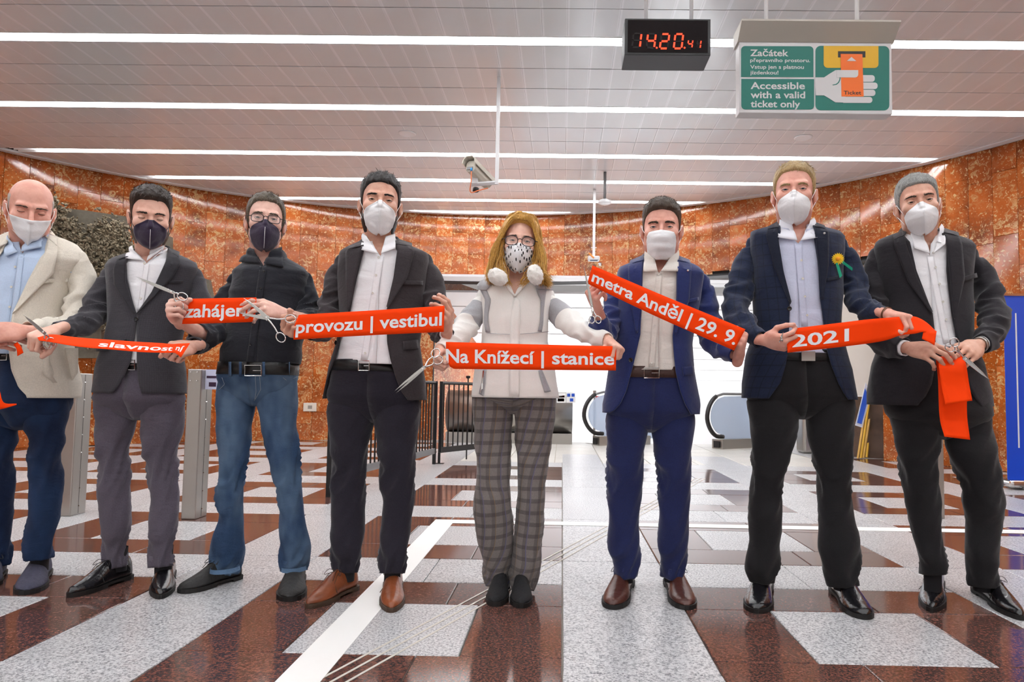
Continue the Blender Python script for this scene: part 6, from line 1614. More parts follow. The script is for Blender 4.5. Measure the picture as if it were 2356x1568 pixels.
def woman_extras():
    root = woman; lf = WOMAN['lf']; jo = WOMAN['jacket_obj']; Y = WOMAN['Y']
    # grey felt insets
    def ins(L, R, off=.0045): patch('felt_inset', lf, jo, C_GFELT, L, R, off, nu=3, nv=14, thickness=.0015)
    ins([(1104, 660), (1118, 690), (1116, 720), (1115, 740), (1119, 764)], [(1122, 668), (1131, 690), (1125, 720), (1124, 740), (1129, 765)])
    ins([(1232, 664), (1243, 690), (1243, 720), (1241, 745), (1236, 762)], [(1256, 662), (1252, 690), (1249, 720), (1248, 745), (1245, 763)])
    ins([(1112, 644), (1102, 655), (1104, 667)], [(1140, 642), (1132, 656), (1122, 668)], .009); ins([(1216, 642), (1226, 652), (1234, 664)], [(1258, 646), (1267, 655), (1268, 668)], .009)
    ins([(1238, 852), (1244, 875), (1252, 902)], [(1246, 850), (1256, 875), (1266, 900)])
    ins([(1112, 850), (1110, 875), (1103, 905)], [(1120, 850), (1118, 880), (1113, 911)])
    patch('front_placket', lf, jo, C_WJ, [(1184, 682), (1176, 720), (1173, 800), (1172, 912)], [(1196, 690), (1197, 720), (1195, 800), (1195, 912)], .0055, nu=3, thickness=.0025)
    patch('collar_edge', lf, jo, C_WJ, [(1158, 652), (1170, 668), (1184, 682)], [(1164, 648), (1175, 664), (1187, 680)], .010, nu=2, nv=8, thickness=.003)
    patch('collar_edge', lf, jo, C_WJ, [(1212, 654), (1200, 668), (1185, 683)], [(1207, 650), (1196, 664), (1184, 678)], .010, nu=2, nv=8, thickness=.003)
    for L in ([(1121, 766), (1150, 768), (1173, 769)], [(1197, 768), (1225, 766), (1262, 762)]):
        MB().tube([lf.front(x, y, .003) for x, y in resample(L, 10)], .0012, 5).build('waist_seam', C_GFELT, jo, sm=True)
    m = MB(); m.tube([lf.front(x, y, .008) for x, y in resample([(1115, 852), (1113, 880), (1108, 904)], 8)], .0028, 6); p = lf.front(1113, 888, .012); m.box(p, (.008, .004, .026)); m.build('zip', M_CHROME, jo)
    # fur rolls of the collar
    def fur(name, c, r, seed, ax):
        rs = random.Random(seed)
        def fn(X, Y_, Z): return ell(X, Y_, Z, (0, 0, 0), r) + .004*np.sin(X*180 + seed)*np.sin(Z*170)*np.sin(Y_*150)
        V, F = snet(fn, tuple(-q - .012 for q in r), tuple(q + .012 for q in r), .005)
        Rm = np.array(Matrix.Rotation(ax, 3, 'Y')); V = V @ Rm.T + np.array(c); vv = [tuple(q) for q in V]; ff = [tuple(int(i) for i in q) for q in F]; cc = Vector(c)
        for k in range(900):
            p = Vector(vv[rs.randrange(len(V))]); n = (p - cc).normalized(); n = (n + Vector((rs.gauss(0, .45), rs.gauss(0, .45), rs.gauss(0, .45)))).normalized(); s = n.orthogonal().normalized()*.0009; L = rs.uniform(.002, .005); i = len(vv)
            vv += [tuple(p - s), tuple(p + s), tuple(p + n*L)]; ff.append((i, i + 1, i + 2))
        mk(name, vv, ff, plain('white_fur', srgb(240, 236, 230), .9, bumpiness=.3, bscale=90, var=.02), jo)
    fur('fur_collar', W(1145, 637, 3.03), (.046, .038, .036), 3, .5); fur('fur_collar', W(1231, 632, 3.03), (.034, .038, .046), 5, -.3)
    fur('fur_collar', W(1190, 618, 3.33), (.11, .05, .045), 8, 0)
    # grey felt bands across the upper sleeves
    for ch in jo.children:
        if ch.name.startswith('sleeve'):
            ch.data.materials.append(C_GFELT); mi_ = [1 if (24 <= (k//36) < 40 and k < 89*36) else 0 for k in range(len(ch.data.polygons))]; ch.data.polygons.foreach_set('material_index', mi_)
    # long hair: a cap, then many curved locks
    H = WOMAN['head']; s = H['s']; M = (Matrix.Translation(W(*H['c'])) @ Matrix.Rotation(H['roll'], 4, 'Y') @ Matrix.Diagonal((s*H['sx'], s, s, 1)))
    st = hs(front=.100, temple=.078, side=-.02, nape=-.15, ts=.014, tt=.020, recede=.0, wave=.0006); hk = dict(jaw=H['jaw'], nose=1, neck=.048, lean=0)
    V, F = snet(lambda X, Y_, Z: hair_sdf(X, Y_, Z, st, hk), (-.12, -.13, -.20), (.12, .16, .17), .0045); R = np.array(M)[:3]; V = V @ R[:, :3].T + R[:, 3]
    vv = [tuple(q) for q in V]; ff = [tuple(int(i) for i in q) for q in F]; rs = random.Random(31)
    def lock(P_, w0, seedx):
        C = catmull([tuple(M @ Vector(p)) + (w,) for p, w in zip(P_, w0)], 15); st_ = len(vv); n = 4; up = None; cen = [Vector(c[:3]) for c in C]
        for i, c in enumerate(C):
            t = (cen[min(i + 1, 14)] - cen[max(i - 1, 0)]).normalized(); out = (cen[i] - (M @ Vector((0, .02, cen[i].z*0)))); out = (out - t*out.dot(t)).normalized() if out.length > 1e-6 else t.orthogonal(); sd = t.cross(out); w = c[3]
            for k in range(n): a = 2*PI*k/n; vv.append(tuple(cen[i] + sd*math.cos(a)*w + out*math.sin(a)*w*.45))
        for i in range(14):
            for k in range(n): ff.append((st_ + i*n + k, st_ + i*n + (k + 1) % n, st_ + (i + 1)*n + (k + 1) % n, st_ + (i + 1)*n + k))
    part = -.012
    for q in range(1300):
        sg = -1 if q % 2 else 1; f = rs.random()**1.45; yy = -.090 + .175*f; j = lambda a: rs.gauss(0, a)
        px_ = part + j(.004); top = Vector((px_, yy*.95, .136 + .012*math.cos(yy*14) - .9*max(0, -.04 - yy)))
        side = .088 + .010*rs.random(); fr = max(0, (-.02 - yy)/.07)      # front locks frame the face
        if fr > 0: a = Vector((sg*(.040 + j(.004)) + .006, -.094 + .55*(yy + .090), .100 + .12*(yy + .09) + j(.005))); b = Vector((sg*(side - .007 - .008*fr), -.070 + .6*(yy + .090), .03 + j(.007)))
        else: a = Vector((sg*(.052) + j(.006), yy*.98, .130 - .25*max(0, -yy) + j(.005))); b = Vector((sg*side, yy*.72 - .004, .035 + j(.012)))
        low = .135 + .03*rs.random() if sg < 0 else .12 + .035*rs.random()
        wv = .006*math.sin(q*.37); c = Vector((sg*(side + .016 + wv + j(.005)), yy*.7 - .008 - wv, -.055 + j(.012))); e = Vector((sg*(side + .022 + .018*rs.random()), yy*.55 - .03 + j(.012), -low)); 
        cu = rs.random(); g_ = Vector((sg*(side + (.02 if cu < .5 else .062)*(1 if sg > 0 else .35) + j(.01)), e.y - .02 + j(.01), -low - .035 - j(.008)))
        w = rs.uniform(.0012, .0026); lock([top, a, b, c, e, g_], [w*.8, w, w, w*1.05, w, w*.15], q)
    for q in range(120):   # locks falling in front of the shoulders, towards the neck opening
        sg = -1 if q % 3 else 1; j = lambda a: rs.gauss(0, a)
        b = Vector((sg*(.078 + j(.005)), -.045 + j(.01), -.01 + j(.02))); c = Vector((sg*(.082 + j(.008)), -.055 + j(.01), -.075)); e = Vector((sg*(.070 + j(.014)), -.088 + j(.01), -.13)); g_ = Vector((sg*(.050 + j(.012)), -.095 + j(.006), -.165 - abs(j(.012)))); h_ = Vector((sg*(.030 + j(.014)), -.090, -.19 - abs(j(.012))))
        w = rs.uniform(.0010, .0020); lock([b, c, e, g_, h_], [w*.6, w, w, w, w*.15], q)
    mk('hair', vv, ff, HM_GOLD, root)
woman_extras()

P6 = dict(label='person in a bright blue suit with a cream shirt and brown belt', Y=3.22, base=(.41, 3.24), seed=9.1, crotch=990, crotchx=1497,
  head=dict(c=(1522, 528, 3.185), s=1.106, sx=1.0, tilt=.10, roll=.01, open=.30, skin=S_RED, nail=NAIL, browmat=HM_BROWN, brow=1.3, browz=-.002, iris=M_BLUE_IRIS, hairmat=HM_BROWN, hair=hs(front=.080, temple=.058, ts=.0035, tt=.012, quiff=.008, n=2400, len=.015, lift=.2, recede=.012), mask='surgical', maskmat=M_MASKW, loopmat=M_LOOPW, neck=.062, jaw=1.06),
  torso=[(590, 1478, 1560, .07, .03), (600, 1455, 1585, .09, .03), (614, 1420, 1622, .11, .02), (628, 1412, 1632, .12), (670, 1412, 1622, .13), (740, 1408, 1610, .13), (790, 1402, 1602, .13), (850, 1394, 1606, .14), (930, 1384, 1610, .145), (975, 1386, 1608, .145)],
  open=[(592, 1482, 1556), (620, 1478, 1557), (700, 1476, 1556), (771, 1473, 1548), (800, 1466, 1550), (854, 1453, 1555), (900, 1440, 1566), (930, 1426, 1578), (945, 1412, 1588), (952, 1400, 1592)], hem=(1500, 950),
  jacket=True, jacketmat=C_BLUE, shirtmat=C_SHIRTC, shirt_open=[(594, 1496, 1545), (618, 1508, 1526), (627, 1516, 1516.3)], waist=(1505, 850),
  collar=dict(c=(1521, 600), throat=((1488, 606), (1542, 606)), tips=((1482, 627), (1556, 626)), zb=.06, rx=.070), placket=[(1516, 630, 1499, 846, 7)], buttons=[(1515, 631), (1506, 749), (1502, 790), (1499, 834)],
  lapels=[([(1480, 588), (1477, 618), (1475, 700), (1468, 764)], [(1456, 600), (1448, 614), (1452, 690), (1466, 768)]), ([(1557, 588), (1558, 618), (1556, 700), (1550, 768)], [(1580, 598), (1588, 612), (1582, 690), (1552, 771)])],
  jcollar=dict(c=(1521, 598), throat=((1480, 600), (1558, 600)), tips=((1458, 606), (1582, 606)), zb=.062, rx=.082), jbuttons=[(1453, 828)],
  pockets=[([(1574, 690), (1574, 698)], [(1604, 683), (1604, 691)]), ([(1568, 844), (1570, 864)], [(1592, 841), (1594, 861)])],
  arms=[dict(path=[(1424, 640, 3.27, 16), (1418, 680, 3.26, 25), (1405, 730, 3.2, 27), (1390, 768, 3.12, 29), (1380, 755, 3.04, 25), (1378, 728, 3.0, 19)], hands=[dict(wrist=(1376, 716, 2.98), to=(1360, 676, 2.92), back=(-.85, -.5, 0), side='R', pose='grip')]),
        dict(path=[(1618, 645, 3.27, 16), (1626, 685, 3.26, 25), (1630, 735, 3.22, 28), (1640, 780, 3.14, 29), (1668, 805, 3.04, 24), (1692, 818, 2.98, 20)], hands=[dict(wrist=(1700, 816, 2.96), to=(1708, 782, 2.9), back=(.75, -.65, .1), side='L', pose='grip')])],
  pelvis=[(842, 1405, 1600, .13), (900, 1394, 1602, .14), (960, 1391, 1601, .14), (1000, 1394, 1598, .12)],
  legs=[dict(rows=[(900, 1390, 1500), (950, 1391, 1499), (1000, 1395, 1490), (1060, 1396, 1480), (1100, 1396, 1476), (1200, 1399, 1469), (1250, 1397, 1471), (1285, 1403, 1472), (1325, 1412, 1466)], shoe=dict(toe=(1408, 1395), heel=(1442, 1332), w=.104)),
        dict(rows=[(900, 1496, 1604), (950, 1497, 1602), (1000, 1499, 1597), (1060, 1508, 1590), (1100, 1514, 1586), (1200, 1514, 1584), (1250, 1512, 1582), (1285, 1514, 1578), (1325, 1519, 1574)], shoe=dict(toe=(1580, 1396), heel=(1544, 1332), w=.104))],
  trousermat=C_BLT, shoemat=L_DBRN, solemat=SOLE_B, leg_amp=.004, belt=(844, 869, B_BRN, ((1482, 1516), 846, 869, SILV, False)))
person(P6)
P7 = dict(label='tallest person, blond, in a navy checked blazer with a yellow flower badge', Y=3.2, base=(1.08, 3.16), seed=10.6, crotch=960, crotchx=1845,
  head=dict(c=(1827, 447, 3.165), s=1.136, sx=1.0, tilt=.03, roll=.015, open=.30, skin=S_RED, nail=NAIL, browmat=HM_BLOND, brow=1.1, browz=-.002, iris=M_BLUE_IRIS, hairmat=HM_BLOND, hair=hs(front=.088, temple=.066, side=-.008, ts=.006, tt=.011, recede=.016, n=2200, len=.020, lift=.10, flow=(.7, -.3, .1)), mask='kn', foam=True, maskmat=M_MASKW, loopmat=M_LOOPW, neck=.062, jaw=1.0),
  torso=[(512, 1788, 1872, .07, .03), (520, 1765, 1900, .09, .03), (532, 1722, 1945, .11, .02), (545, 1716, 1952, .12), (580, 1718, 1950, .13), (680, 1724, 1946, .135), (760, 1726, 1942, .135), (820, 1714, 1950, .14), (880, 1706, 1965, .145), (920, 1703, 1973, .145)],
  open=[(514, 1792, 1868), (550, 1791, 1874), (620, 1800, 1884), (687, 1818, 1887), (740, 1816, 1896), (803, 1814, 1904), (840, 1808, 1914), (880, 1796, 1930), (905, 1778, 1944), (918, 1768, 1954)], hem=(1840, 917),
  jacket=True, jacketmat=C_NAVY, shirtmat=C_SHIRTL, shirt_open=[(516, 1806, 1856), (545, 1822, 1850), (559, 1836, 1836.4)], waist=(1850, 812),
  collar=dict(c=(1830, 526), throat=((1804, 540), (1864, 536)), tips=((1790, 548), (1875, 549)), zb=.062, rx=.070), collarmat=plain('collar_white', srgb(232, 232, 240), .7), placket=[(1836, 560, 1851, 750, 8)], buttons=[(1843, 599), (1846, 641), (1851, 682), (1856, 725)],
  lapels=[([(1788, 512), (1791, 550), (1803, 625), (1820, 694)], [(1770, 522), (1764, 540), (1780, 610), (1818, 700)]), ([(1873, 512), (1875, 550), (1884, 620), (1888, 688)], [(1892, 520), (1903, 536), (1902, 610), (1890, 692)])],
  jcollar=dict(c=(1830, 524), throat=((1790, 524), (1872, 522)), tips=((1768, 528), (1894, 527)), zb=.062, rx=.084), jbuttons=[(1816, 710)],
  pockets=[([(1898, 640), (1898, 648)], [(1932, 633), (1932, 641)])],
  arms=[dict(path=[(1728, 565, 3.25, 16), (1716, 610, 3.25, 29), (1700, 670, 3.2, 31), (1694, 718, 3.12, 31), (1722, 758, 3.03, 28), (1750, 780, 2.97, 24)], hands=[dict(wrist=(1760, 782, 2.94), to=(1798, 786, 2.88), back=(0, -.85, -.5), side='R', pose='pinch')]),
        dict(path=[(1938, 562, 3.25, 16), (1952, 605, 3.25, 28), (1966, 665, 3.2, 29), (1980, 702, 3.12, 27), (2012, 718, 3.03, 22), (2034, 722, 2.98, 18)], hands=[dict(wrist=(2042, 722, 2.95), to=(2082, 730, 2.88), back=(.15, -.35, 1), side='L', pose='pinch')])],
  pelvis=[(806, 1722, 1945, .13), (880, 1715, 1968, .14), (940, 1713, 1971, .14), (985, 1722, 1966, .12)],
  legs=[dict(rows=[(870, 1713, 1848), (930, 1716, 1846), (1000, 1725, 1833), (1050, 1727, 1816), (1100, 1728, 1804), (1200, 1721, 1800), (1250, 1724, 1795), (1290, 1715, 1795), (1315, 1718, 1790), (1338, 1728, 1778)], shoe=dict(toe=(1740, 1404), heel=(1758, 1338), w=.108)),
        dict(rows=[(870, 1844, 1972), (930, 1847, 1971), (1000, 1855, 1965), (1050, 1867, 1962), (1100, 1878, 1960), (1160, 1882, 1964), (1200, 1882, 1969), (1250, 1881, 1981), (1300, 1893, 1979), (1346, 1905, 1974)], shoe=dict(toe=(1990, 1418), heel=(1924, 1352), w=.104))],
  trousermat=C_BTR, shoemat=L_BLK, solemat=SOLE_B, leg_amp=.004, belt=(806, 831, B_BLK, ((1842, 1873), 808, 830, M_STEEL, True)))
person(P7)
P8 = dict(label='person with short grey hair in a black suit and white shirt, rightmost', Y=3.22, base=(1.86, 3.22), seed=12.4, crotch=1006, crotchx=2168,
  head=dict(c=(2112, 472, 3.165), s=1.096, sx=1.0, tilt=.04, roll=-.11, yaw=.10, open=.26, skin=S_TAN, nail=NAIL, browmat=HM_BROWN, brow=1.1, hairmat=HM_GREY, hair=hs(front=.080, temple=.060, side=-.012, ts=.005, tt=.012, recede=.016, n=2400, len=.014, lift=.12, flow=(.8, -.3, .1)), mask='kn', maskmat=M_MASKW, loopmat=M_LOOPW, neck=.062),
  torso=[(528, 2078, 2168, .07, .03), (538, 2050, 2205, .09, .03), (552, 2012, 2245, .11, .02), (568, 2000, 2252, .12), (620, 2005, 2250, .13), (700, 2020, 2248, .135), (780, 2016, 2252, .14), (840, 2002, 2265, .15), (900, 1994, 2282, .155), (942, 1992, 2286, .155)],
  open=[(530, 2084, 2164), (541, 2079, 2170), (620, 2108, 2178), (719, 2146, 2190), (773, 2152, 2200), (826, 2154, 2212), (884, 2144, 2228), (912, 2130, 2244), (932, 2112, 2260)], hem=(2140, 932),
  jacket=True, jacketmat=C_BLACKJ, shirtmat=C_SHIRTW, shirt_open=[(532, 2098, 2156), (560, 2122, 2142), (586, 2139, 2139.4)], waist=(2170, 800),
  collar=dict(c=(2122, 540), throat=((2104, 560), (2154, 556)), tips=((2101, 573), (2168, 563)), zb=.065, rx=.070), placket=[(2140, 590, 2178, 790, 8)], buttons=[(2146, 582), (2151, 615), (2160, 653), (2168, 694), (2175, 735)],
  lapels=[([(2078, 530), (2084, 560), (2110, 640), (2144, 716)], [(2056, 542), (2058, 566), (2090, 650), (2142, 722)]), ([(2170, 525), (2176, 560), (2184, 640), (2191, 730)], [(2198, 536), (2208, 560), (2214, 640), (2193, 735)])],
  jcollar=dict(c=(2122, 538), throat=((2080, 542), (2169, 536)), tips=((2058, 552), (2200, 545)), zb=.065, rx=.084),
  pockets=[([(2210, 638), (2212, 648)], [(2242, 628), (2244, 638)])],
  arms=[dict(path=[(2020, 590, 3.27, 18), (2012, 640, 3.26, 27), (2012, 710, 3.22, 30), (2020, 770, 3.16, 32), (2052, 795, 3.07, 28), (2080, 800, 3.0, 23)], cuff=C_SHIRTW, hands=[dict(wrist=(2092, 800, 2.98), to=(2140, 806, 2.9), back=(0, -1, .35), side='R', pose='hold', s=1.12)]),
        dict(path=[(2240, 590, 3.27, 18), (2262, 640, 3.26, 29), (2282, 700, 3.2, 33), (2288, 745, 3.12, 33), (2272, 778, 3.04, 27), (2258, 790, 2.99, 22)], cuff=C_SHIRTW, hands=[dict(wrist=(2250, 794, 2.97), to=(2214, 814, 2.89), back=(.1, -.9, .55), side='L', pose='flatcurl', s=1.12)])],
  pelvis=[(806, 2020, 2258, .14), (880, 2024, 2274, .15), (950, 2036, 2280, .15), (1000, 2050, 2278, .13), (1020, 2060, 2280, .11)],
  legs=[dict(rows=[(900, 2026, 2168), (950, 2040, 2172), (1000, 2055, 2168), (1050, 2062, 2160), (1100, 2072, 2163), (1200, 2090, 2168), (1260, 2104, 2174), (1318, 2112, 2186)], shoe=dict(toe=(2143, 1401), heel=(2150, 1332), w=.108)),
        dict(rows=[(900, 2160, 2284, .02), (950, 2166, 2284), (1000, 2170, 2290), (1050, 2180, 2299, -.03), (1100, 2206, 2309, -.03), (1150, 2212, 2312, -.02), (1200, 2218, 2310), (1280, 2216, 2300), (1320, 2222, 2302), (1348, 2228, 2298)], shoe=dict(toe=(2350, 1420), heel=(2250, 1352), w=.10))],
  trousermat=C_BTR, shoemat=L_BLK, solemat=SOLE_B, pointed=1, leg_amp=.0045, belt=(806, 828, B_BLK, None))
person(P8)
# ================================================================== RIBBONS AND SCISSORS
def ribbon_mat():
    m, nt, b = new_mat('orange_ribbon'); b.inputs['Base Color'].default_value = srgb(255, 66, 0); b.inputs['Roughness'].default_value = .7; b.inputs['Specular IOR Level'].default_value = .12
    n = noise(nt, coords(nt), 700, 1); bump(nt, b, n, .06, .002); return m
M_RIB = ribbon_mat(); M_TEXT = plain('ribbon_print', srgb(236, 236, 238), .5)
def ribbon(label, rows, text=None, n=40, group='pieces of the cut orange ribbon', round_end=None, sag=0.0):
    """rows: ((top px, py, Y), (bottom px, py, Y)) along the strip; text: list of (string, s0, s1, t0, cap)"""
    T_ = [tuple(W(*r[0])) for r in rows]; B_ = [tuple(W(*r[1])) for r in rows]
    T_ = catmull(T_, n + 1); B_ = catmull(B_, n + 1); m = 5; V = []
    base = Vector(T_[n//2])
    def at(s, t):
        s = max(0, min(1, s))*n; i = min(int(s), n - 1); f = s - i
        a = Vector(T_[i]).lerp(Vector(T_[i + 1]), f); b = Vector(B_[i]).lerp(Vector(B_[i + 1]), f); return b.lerp(a, t)
    for i in range(n + 1):
        for j in range(m + 1):
            s, t = i/n, j/m; d = 0
            V.append(at(s, t))
    F = [(i*(m + 1) + j, (i + 1)*(m + 1) + j, (i + 1)*(m + 1) + j + 1, i*(m + 1) + j + 1) for i in range(n) for j in range(m)]
    if round_end:      # trim corners: (end 0/1, corner 'top'/'bottom', size in s)
        for e, c, q in round_end:
            for i in range(n + 1):
                s = i/n if e == 0 else 1 - i/n
                if s < q:
                    k = (1 - s/q); k = k*k*.42
                    for j in range(m + 1):
                        t = j/m
                        if c == 'top': t2 = t*(1 - k)
                        else: t2 = k + t*(1 - k)
                        V[i*(m + 1) + j] = at(i/n, t2)
    o = mk('ribbon', V, F, M_RIB, None, origin=base, sm=True); thick(o, .0009, 0); tag(o, label, 'ribbon', group)
    nm = (V[(n//2)*(m + 1) + m] - V[(n//2)*(m + 1)]).cross(V[(n//2 + 1)*(m + 1)] - V[(n//2)*(m + 1)]).normalized()
    if nm.y > 0: nm = -nm
    for (s_, s0, s1, t0, cap) in (text or []):
        v, f = text2d(s_, .022); me_v = []
        for x, y in v:
            s = s0 + (s1 - s0)*x; t = t0 + y*cap; me_v.append(at(s, t) + nm*.0016)
        lt = mk('lettering', me_v, f, M_TEXT, o, sm=False)
    return o
Yr = 2.88
ribbon('long orange ribbon piece sagging between the hands of the person in the charcoal suit', [((86, 776, 2.80), (90, 783, 2.79)), ((118, 769, 2.84), (114, 786, 2.80)), ((180, 776, 2.84), (180, 797, 2.79)), ((250, 781, 2.84), (250, 803, 2.79)), ((320, 786, 2.84), (320, 809, 2.79)), ((372, 789, 2.84), (372, 811, 2.79)), ((396, 791, 2.83), (396, 811, 2.79)), ((410, 790, 2.82), (404, 812, 2.79)), ((437, 789, 2.81), (416, 822, 2.78))], [('slavnost', .375, .845, .20, .52), ('ní', .89, .975, .28, .5)], n=60)
ribbon('orange ribbon piece with white letters, held by the person in the black shirt', [((428, 687, Yr), (419, 745, Yr)), ((500, 685.5, Yr - .01), (500, 743, Yr - .01)), ((590, 684, Yr), (588, 740, Yr))], [('zahájení', .015, .955, .26, .50)], round_end=[(1, 'top', .05), (1, 'bottom', .05)])
ribbon('orange ribbon piece with white letters, held by the person in the dark grey blazer', [((679, 724, 2.84), (675, 781, 2.84)), ((850, 714, 2.84), (850, 771, 2.84)), ((1023, 703, 2.87), (1021, 763, 2.87))], [('provozu | vestibul', .012, .985, .26, .50)], round_end=[(0, 'top', .03)])
ribbon('orange ribbon piece with white letters, held by the person with long golden hair', [((1026, 786, 2.86), (1026, 848, 2.86)), ((1200, 791, 2.85), (1200, 850, 2.85)), ((1418, 796, 2.86), (1417, 852, 2.86))], [('Na Knížecí | stanice', .0, .99, .24, .50)], round_end=[(0, 'top', .045), (0, 'bottom', .045)])
ribbon('slanting orange ribbon piece with white letters, held by the person in the bright blue suit', [((1363, 610, 2.86), (1351, 652, 2.86)), ((1530, 681, 2.85), (1515, 730, 2.85)), ((1715, 757, 2.86), (1689, 806, 2.86))], [('metra Anděl | 29. 9.', .02, .985, .22, .54)])
ribbon('long orange ribbon piece with a white year, held by the tallest person', [((1808, 757, 2.86), (1812, 811, 2.86)), ((1900, 746, 2.86), (1905, 801, 2.86)), ((1990, 735, 2.85), (1995, 790, 2.85)), ((2035, 731, 2.84), (2040, 782, 2.85)), ((2075, 728, 2.86), (2072, 771, 2.84)), ((2105, 728, 2.87), (2105, 767, 2.84)), ((2130, 740, 2.88), (2125, 763, 2.85)), ((2154, 762, 2.88), (2152, 765, 2.86))], [('2021', .025, .305, .22, .50)], n=60, round_end=[(0, 'top', .04)])
ribbon('short folded end of orange ribbon hanging over the hand of the rightmost person', [((2124, 763, 2.855), (2121, 779, 2.85)), ((2138, 762, 2.852), (2136, 786, 2.84)), ((2155, 761, 2.86), (2150, 794, 2.84))], None, n=12)
ribbon('front tail of orange ribbon hanging below the hands of the rightmost person', [((2160, 820, 2.90), (2218, 818, 2.90)), ((2160, 845, 2.87), (2224, 845, 2.87)), ((2167, 890, 2.86), (2230, 884, 2.86)), ((2175, 930, 2.84), (2237, 921, 2.84))], None, n=20)
ribbon('back tail of orange ribbon, hanging lowest in front of the rightmost person', [((2153, 824, 2.93), (2215, 824, 2.93)), ((2158, 870, 2.92), (2224, 870, 2.92)), ((2162, 960, 2.91), (2225, 955, 2.91)), ((2173, 1004, 2.88), (2232, 1011, 2.88))], None, n=20)
ribbon('small twisted end of orange ribbon below the fist of the leftmost person', [((31, 792, 2.86), (40, 786, 2.86)), ((38, 803, 2.85), (49, 798, 2.85)), ((40, 819, 2.85), (54, 811, 2.85))], None, n=12)
ribbon('piece of orange ribbon entering the picture at the left edge', [((-40, 905, 2.5), (-40, 955, 2.5)), ((-5, 893, 2.5), (-2, 942, 2.5)), ((8, 925, 2.5), (14, 938, 2.5)), ((38, 928, 2.5), (38, 931, 2.5))], None, n=16)

def scissors(label, pivot, tips, rings, rr=.020, wb=.011, Yn=None, ring_n=(0, 1, 0)):
    """pivot/tips/rings in (px, py, Y). tips and rings: two each; blade i continues to ring i"""
    pv = W(*pivot); r = empty('scissors', pv); tag(r, label, 'scissors', 'pairs of steel scissors')
    for i in (0, 1):
        tp = W(*tips[i]); d = (tp - pv).normalized(); view = (EYE - pv).normalized(); s = d.cross(view).normalized(); nrm = s.cross(d).normalized(); off = nrm*(.0016 if i == 0 else -.0016); sg = 1 if i == 0 else -1
        L = (tp - pv).length; b0 = pv - d*.012
        outl = [b0 + s*wb*.55, pv + d*L*.25 + s*wb*(.62 if sg > 0 else .28), pv + d*L*.65 + s*wb*(.45 if sg > 0 else .12), tp, pv + d*L*.65 - s*wb*(.12 if sg > 0 else .45), pv + d*L*.25 - s*wb*(.28 if sg > 0 else .62), b0 - s*wb*.55]
        bevel(MB().prism([p + off - nrm*.0011 for p in outl], nrm*.0022).build('blade', M_BLADE, r), .0006, 1)
        rc = W(*rings[i]); h = MB(); mid = (pv + rc)/2 + s*(.004*sg)
        di = (rc - pv).normalized(); q = catmull([tuple(b0 + off), tuple(mid + off), tuple(rc - di*rr*.95 + off)], 10); h.tube(q, [.0042 - .0016*k/9 for k in range(10)], 8)
        a = di; b = nrm.cross(di).normalized()
        h.tube([rc + off + (a*math.cos(2*PI*k/22)*1.2 + b*math.sin(2*PI*k/22)*.9)*rr for k in range(22)], .0025, 7, closed=True); h.build('handle', M_CHROME, r, sm=True)
    view = (EYE - pv).normalized(); m = MB().lathe((0, 0, 0), [(.004, -.005), (.0045, .004), (.003, .0055)], 12); q = view.to_track_quat('Z', 'Y'); m.v = [tuple(q @ Vector(v) + pv) for v in m.v]; m.build('pivot_screw', M_CHROME, r, sm=True, angle=40)
    return r
M_BLADE = plain('blade_steel', srgb(190, 188, 184), .16, 1)
scissors('steel scissors held by the person in the charcoal suit, blades up to the left', (99, 763, 2.79), [(51, 722, 2.72), (56, 726, 2.73)], [(118, 786, 2.82), (110, 792, 2.82)], rr=.016)
scissors('steel scissors held by the person in the black shirt, pointing up to the left', (394, 671, 2.83), [(312, 636, 2.78), (316, 639, 2.80)], [(420, 682, 2.84), (412, 702, 2.84)], rr=.017)
scissors('large open steel scissors cutting the ribbon, held by the person in the dark grey blazer', (612, 730, 2.80), [(560, 685, 2.78), (546, 718, 2.78)], [(646, 776, 2.80), (668, 733, 2.80)], rr=.018, wb=.016)
scissors('steel scissors hanging from the hand of the person with long golden hair', (972, 848, 2.80), [(907, 900, 2.78), (911, 904, 2.79)], [(1002, 812, 2.84), (1008, 828, 2.84)], rr=.018, wb=.012)
scissors('steel scissors upright in the fist of the person in the bright blue suit', (1361, 700, 2.86), [(1342, 609, 2.86), (1344, 612, 2.87)], [(1362, 735, 2.85), (1376, 735, 2.85)], rr=.013, wb=.010)
scissors('small scissors in the hand of the tallest person, seen edge on', (1798, 775, 2.84), [(1802, 762, 2.80), (1803, 764, 2.80)], [(1798, 785, 2.86), (1801, 789, 2.86)], rr=.008, wb=.006)
scissors('steel scissors between the hands of the rightmost person, blades down to the right', (2222, 826, 2.84), [(2281, 876, 2.86), (2278, 875, 2.87)], [(2196, 787, 2.82), (2186, 800, 2.83)], rr=.017, wb=.014)

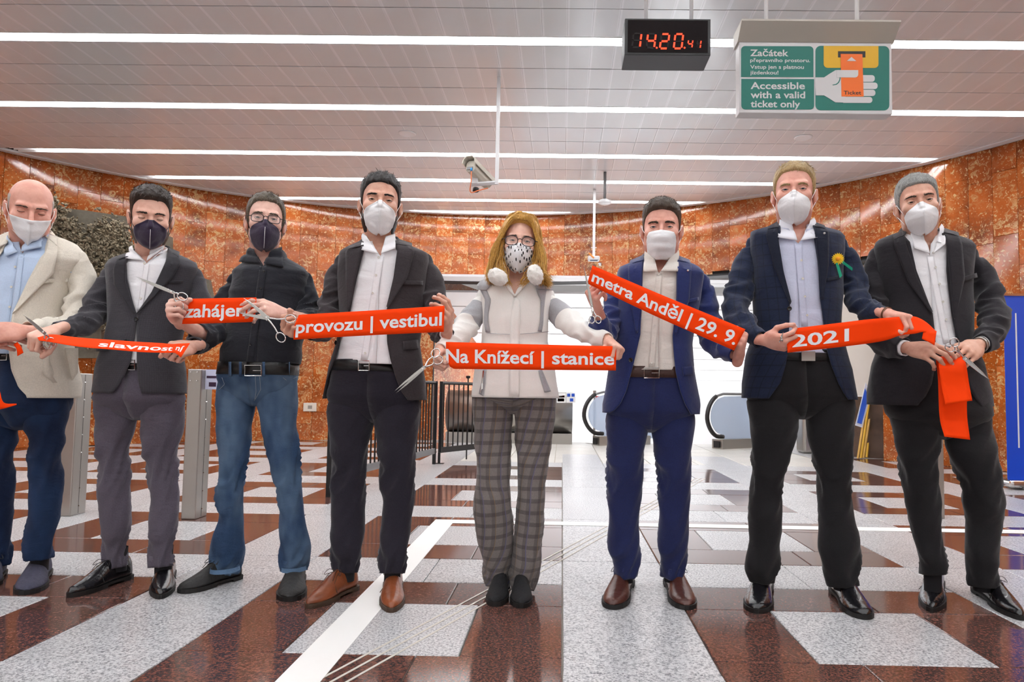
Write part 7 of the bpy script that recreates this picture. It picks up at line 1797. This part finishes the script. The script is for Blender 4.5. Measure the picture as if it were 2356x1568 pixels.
# flower badge of the tallest person, lapel pins, ring, bracelet
def badge():
    lf = P7['lf']; c = lf.front(1919, 597, .022); r = empty('flower_badge', c); tag(r, 'yellow flower badge with green ribbons on the navy blazer', 'badge')
    ye = plain('petal_yellow', srgb(250, 206, 20), .5); og = plain('flower_centre', srgb(244, 160, 20), .6); gn = plain('badge_green', srgb(30, 178, 140), .45)
    ax = (EYE - c).normalized(); sx = Vector((1, 0, 0)); sx = (sx - ax*sx.dot(ax)).normalized(); sy = ax.cross(sx)
    for ring, (R, n, L, z) in enumerate(((.010, 18, .018, 0), (.007, 14, .012, .004))):
        for k in range(n):
            a = 2*PI*(k + .5*ring)/n; d = sx*math.cos(a) + sy*math.sin(a); t = ax.cross(d); o = c + ax*z
            MB().prism([o + d*R*.6 - t*.0022, o + d*(R + L*.6) - t*.0034, o + d*(R + L) + ax*-.001, o + d*(R + L*.6) + t*.0034, o + d*R*.6 + t*.0022], ax*.0016).build('petal', ye, r)
    m = MB().lathe((0, 0, 0), [(.009, 0), (.010, .004), (.006, .008), (.001, .009)], 16); q = ax.to_track_quat('Z', 'Y'); m.v = [tuple(q @ Vector(v) + c + ax*.004) for v in m.v]; m.build('flower_centre', og, r, sm=True)
    for (x0, y0, x1, y1) in ((1918, 606, 1927, 636), (1929, 603, 1952, 619)):
        a = lf.front(x0, y0, .018); b = lf.front(x1, y1, .016); d = (b - a).normalized(); t = d.cross(Vector((0, -1, 0))).normalized()*.0062
        MB().prism([a - t, b - t*1.1, b + t*1.1 + d*.006, a + t], (0, -.0012, 0)).build('badge_ribbon', gn, r)
badge()
def pin(lf, x, y, root, nm='lapel_pin'):
    p = lf.front(x, y, .017); m = MB().lathe((0, 0, 0), [(.005, 0), (.005, .002), (.002, .003)], 12); n = (EYE - p).normalized(); q = n.to_track_quat('Z', 'Y'); m.v = [tuple(q @ Vector(v) + p) for v in m.v]
    m.build(nm, M_CHROME, root, sm=True, angle=40)
pin(P7['lf'], 1892, 538, P7['jacket_obj']); pin(P6['lf'], 1579, 623, P6['jacket_obj'])

def band(root, c, to, r, mat, name, w=.012, t=.0016, face=False):
    c = W(*c); d = (W(*to) - c).normalized(); V, F, UV = tube_mesh([(c - d*w/2, r), (c + d*w/2, r)], n=20, m=3, amp=0, cuff=False, flat=.9); o = mk(name, V, F, mat, root); thick(o, t, 1)
band(P8['root'], (2256, 792, 2.98), (2214, 814, 2.89), .0305, M_STEEL, 'wristwatch', .016, .004)
band(P7['root'], (2040, 722, 2.955), (2082, 730, 2.88), .029, plain('strap_brown', srgb(110, 64, 34), .5), 'leather_bracelet', .012, .002)
band(P6['root'], (1375, 712, 2.975), (1360, 676, 2.92), .0275, M_CHROME, 'bracelet', .004, .002)
